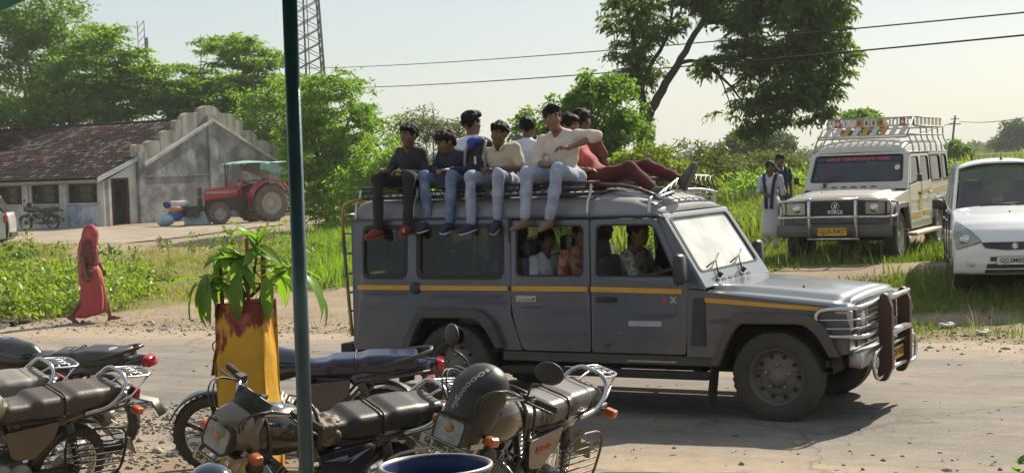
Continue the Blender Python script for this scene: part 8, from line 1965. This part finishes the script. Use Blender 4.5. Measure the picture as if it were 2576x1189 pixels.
# blue drum and helmet in the lowest foreground
m = MB(); m.lathe([(k_ * .80, h_) for k_, h_ in [(.001, .02), (.275, .02), (.285, .06), (.285, .30), (.292, .31), (.292, .34), (.285, .35), (.285, .62), (.292, .63), (.292, .66), (.285, .67), (.283, .90), (.296, .905), (.300, .92), (.296, .935), (.283, .935), (.278, .92), (.275, .60), (.001, .58)]], (0, 0, 0), (0, 0, 1), 44)
dr_ = m.build('drum', mat('drum_blue', (.012, .03, .16), .35, var=.15, dust=.12), None); dr_.location = (-.36, 6.5, .0); tag(dr_, 'open dark blue plastic drum at the bottom edge of the photo', 'drum')
m = MB(); m.tube([(.237 * cos(2 * pi * k / 44), .237 * sin(2 * pi * k / 44), .93) for k in range(44)], .010, 8, closed=True); m.build('rim', mat('drum_rim', (.35, .34, .33), .4, .3), dr_)
hm = obj('helmet', sdf_mesh('helmet', [ell((0, 0, .14), (.15, .125, .13)), ell((.05, 0, .09), (.11, .11, .10)), cap((-.08, 0, .04), (.05, 0, .03), .10)], .010, .05, material=mat('helmet_navy', (.012, .02, .05), .12, coat=1.0), holes=[((.17, 0, .10), (.11, .10, .055))])); hm.location = (-1.45, 7.15, .585); hm.rotation_euler = (0, 0, radians(-60)); tag(hm, 'glossy dark blue helmet peeking in at the bottom edge below the yellow column', 'helmet')
m = MB(); patch(m, lambda a, b: (.155 * cos(a), .128 * sin(a), .07 + .09 * b), np.linspace(-.9, .9, 11), np.linspace(0, 1, 4)); m.build('visor', mat('visor_smoke', (.02, .022, .025), .08, coat=1), hm)
st_ = MB(); st_.lathe([(.16, 0), (.16, .03), (.03, .03), (.03, .64), (.18, .645), (.18, .665), (.001, .666)], (0, 0, 0), (0, 0, 1), 20); so_ = st_.build('stool', BFRAME, None); so_.location = (-1.45, 7.15, -.08); tag(so_, 'dark round stool under the blue helmet, mostly below the frame', 'stool')

# corner twig of a green plant at the lower right
cp = thing('potted_plant', 'bright green plant tip poking in at the lower right corner', 'plant', (2.275, 6.9, .0), 0)
m = MB(); m.tube([(0, 0, 0), (.0, 0, .35), (-.02, 0, .72)], [.02, .015, .008], 6); m.build('stem', BARK, cp)
for k in range(44):
    hz_ = rl.uniform(.42, .80); o = obj('leaf', LM[3], cp); o.location = (-.02 * hz_, 0, hz_); o.rotation_euler = (rl.uniform(-.4, .4), rl.uniform(-.7, .4), rl.uniform(0, 6.28)); q_ = rl.uniform(.35, .6); o.scale = (q_, q_ * 1.3, q_)

# ================================================================== TOWERS, WIRES, DISTANT POLE
TST = mat('tower_steel', (.16, .165, .17), .6, .4)
tw = thing('lattice_tower', 'tall steel lattice mast rising behind the bushes right of the blue pole', 'tower', (-14.15, 110, gz(-14, 110)), radians(12))
def thw(z): return 1.38 - .0355 * z
m = MB()
for sx_, sy_ in ((-1, -1), (1, -1), (1, 1), (-1, 1)):
    m.tube([(sx_ * thw(0), sy_ * thw(0), 0), (sx_ * thw(26), sy_ * thw(26), 26)], .085, 6)
m.build('leg', TST, tw)
zs = np.linspace(0, 26, 27)
for (a, b) in (((-1, -1), (1, -1)), ((1, -1), (1, 1)), ((1, 1), (-1, 1)), ((-1, 1), (-1, -1))):
    m = MB()
    for z0, z1 in zip(zs[:-1], zs[1:]):
        A = lambda q, z: (q[0] * thw(z), q[1] * thw(z), z)
        m.tube([A(a, z0), A(b, z1)], .033, 4, caps=False); m.tube([A(b, z0), A(a, z1)], .033, 4, caps=False)
    m.build('bracing', TST, tw)
m = MB(); m.cyl((-.15, -.2, 0), (-.15, -.2, 26), .07, seg=8); m.cyl((.1, -.2, 0), (.1, -.2, 26), .04, seg=6); m.build('cable_run', TST, tw)
ms = thing('antenna_mast', 'thin far antenna mast seen between the tree tops', 'mast', (-37.7, 160, gz(-37, 160)), 0)
m = MB()
for dx in (-.35, .35): m.cyl((dx, 0, 0), (dx, 0, 18), .06, seg=6)
for k in range(24): m.tube([(-.35, 0, k * .75), (.35, 0, k * .75 + .75)], .035, 4)
m.build('mast_frame', TST, ms)
for z in (14.2, 15.6):
    m = MB(); m.box((.55, -.1, z), (.3, .2, 1.3)); m.build('panel_antenna', TST, ms)
CABLE = mat('wire_black', (.012, .012, .014), .7)
def wire(name, label, A, B, sag, r):
    A, B = Vector(A), Vector(B); pts = [A.lerp(B, k / 30) - Vector((0, 0, sag * 4 * (k / 30) * (1 - k / 30))) for k in range(31)]
    m = MB(); m.tube(pts, r, 5); o = m.build(name, CABLE, None); tag(o, label, 'wire', 'overhead wires'); return o
# wires run from the far left, drop behind the forked tree and leave the frame at the right
A1, B1, A2, B2 = Vector((-12.08, 95, 8.64)), Vector((10.44, 31, 5.0)), Vector((-12.13, 95, 7.42)), Vector((10.44, 31, 4.57))
wire('wire', 'upper of the two long overhead wires crossing the sky', A1 + (A1 - B1) * .08, B1 + (B1 - A1) * .12, .30, .017)
wire('wire', 'lower of the two long overhead wires crossing the sky', A2 + (A2 - B2) * .08, B2 + (B2 - A2) * .12, .36, .020)
wire('wire', 'thin far wire leading from the leaning pole out of the frame to the right', (52.5, 179, 5.4), (41.5, 118, 4.75), .35, .035)
wire('wire', 'thin far wire leading from the leaning pole to the left behind the cream jeep', (52.4, 180, 5.4), (60, 250, 3.9), .3, .04)
up_ = thing('utility_pole', 'leaning far wooden electricity pole with a crossarm on the right horizon', 'pole', (51.6, 180, gz(51, 180)), 0)
m = MB(); m.tube([(0, 0, 0), (.75, 0, 5.6)], [.16, .11], 8); m.build('pole_shaft', mat('pole_wood', (.06, .055, .05), .9), up_)
m = MB(); m.box((.62, 0, 4.6), (1.5, .1, .12)); m.box((.70, 0, 5.2), (1.0, .1, .10)); m.build('crossarm', mat('pole_wood', (.06, .055, .05), .9), up_)
# far bank, hut
m = MB(); m.loft([[(27.5, 118, .3), (27.5, 119, 1.5), (27.5, 120.5, 1.55), (27.5, 122, .3)], [(38, 117, .3), (38, 118, 1.75), (38, 119.5, 1.8), (38, 121, .3)], [(60, 112, .3), (60, 113, 1.85), (60, 114.5, 1.9), (60, 116, .3)]]); o = m.build('earth_bank', mat('bank_earth', (.17, .14, .09), .95, col2=(.14, .16, .06), scale=.6, bump=.5, bscale=3), None); tag(o, kind='structure')
hut = thing('hut', 'tiny grey flat roofed hut on the far right horizon', 'hut', (79, 250, gz(79, 250)), .2)
m = MB(); m.box((0, 0, 1.3), (1.5, 1.5, 2.6)); m.build('wall', PLASTER_W, hut); m = MB(); m.box((0, 0, 2.66), (1.8, 1.8, .12)); m.build('roof', PLASTER, hut)
# litter on the verge
for i, (x, y, c, lb) in enumerate(((5.25, 18.6, (.6, .62, .65), 'scrap of white plastic litter on the verge in front of the white car'), (5.5, 18.0, (.62, .6, .55), 'second scrap of pale paper litter nearer the road'),)):
    o = obj('litter', sdf_mesh('litter', [ell((0, 0, .02), (.09, .05, .02)), ell((.05, .03, .03), (.05, .04, .03)), ell((-.06, .01, .025), (.04, .03, .025))], .012, .02, material=mat('litter_%d' % i, c, .7), wob=.006, wfreq=45)); o.location = (x, y, gz(x, y) + .01); tag(o, lb, 'litter')
# ================================================================== AIR
hm_ = bpy.data.materials.new('haze'); hm_.use_nodes = True
N, L = nodes_of(hm_); N.remove(N['Principled BSDF'])
pv = N.new('ShaderNodeVolumePrincipled'); pv.inputs['Color'].default_value = (.86, .90, .93, 1); pv.inputs['Density'].default_value = 0.00055; pv.inputs['Anisotropy'].default_value = 0.0
L.new(pv.outputs[0], N['Material Output'].inputs['Volume'])
m = MB(); m.box((0, 2380 / 2 - 40, 14), (1500, 2400, 30)); hz = m.build('haze', hm_, None); tag(hz, 'pale dusty summer air over the road and the fields', 'haze', kind='stuff')
scene.cycles.volume_bounces = 1
scene.cycles.volume_step_rate = 8
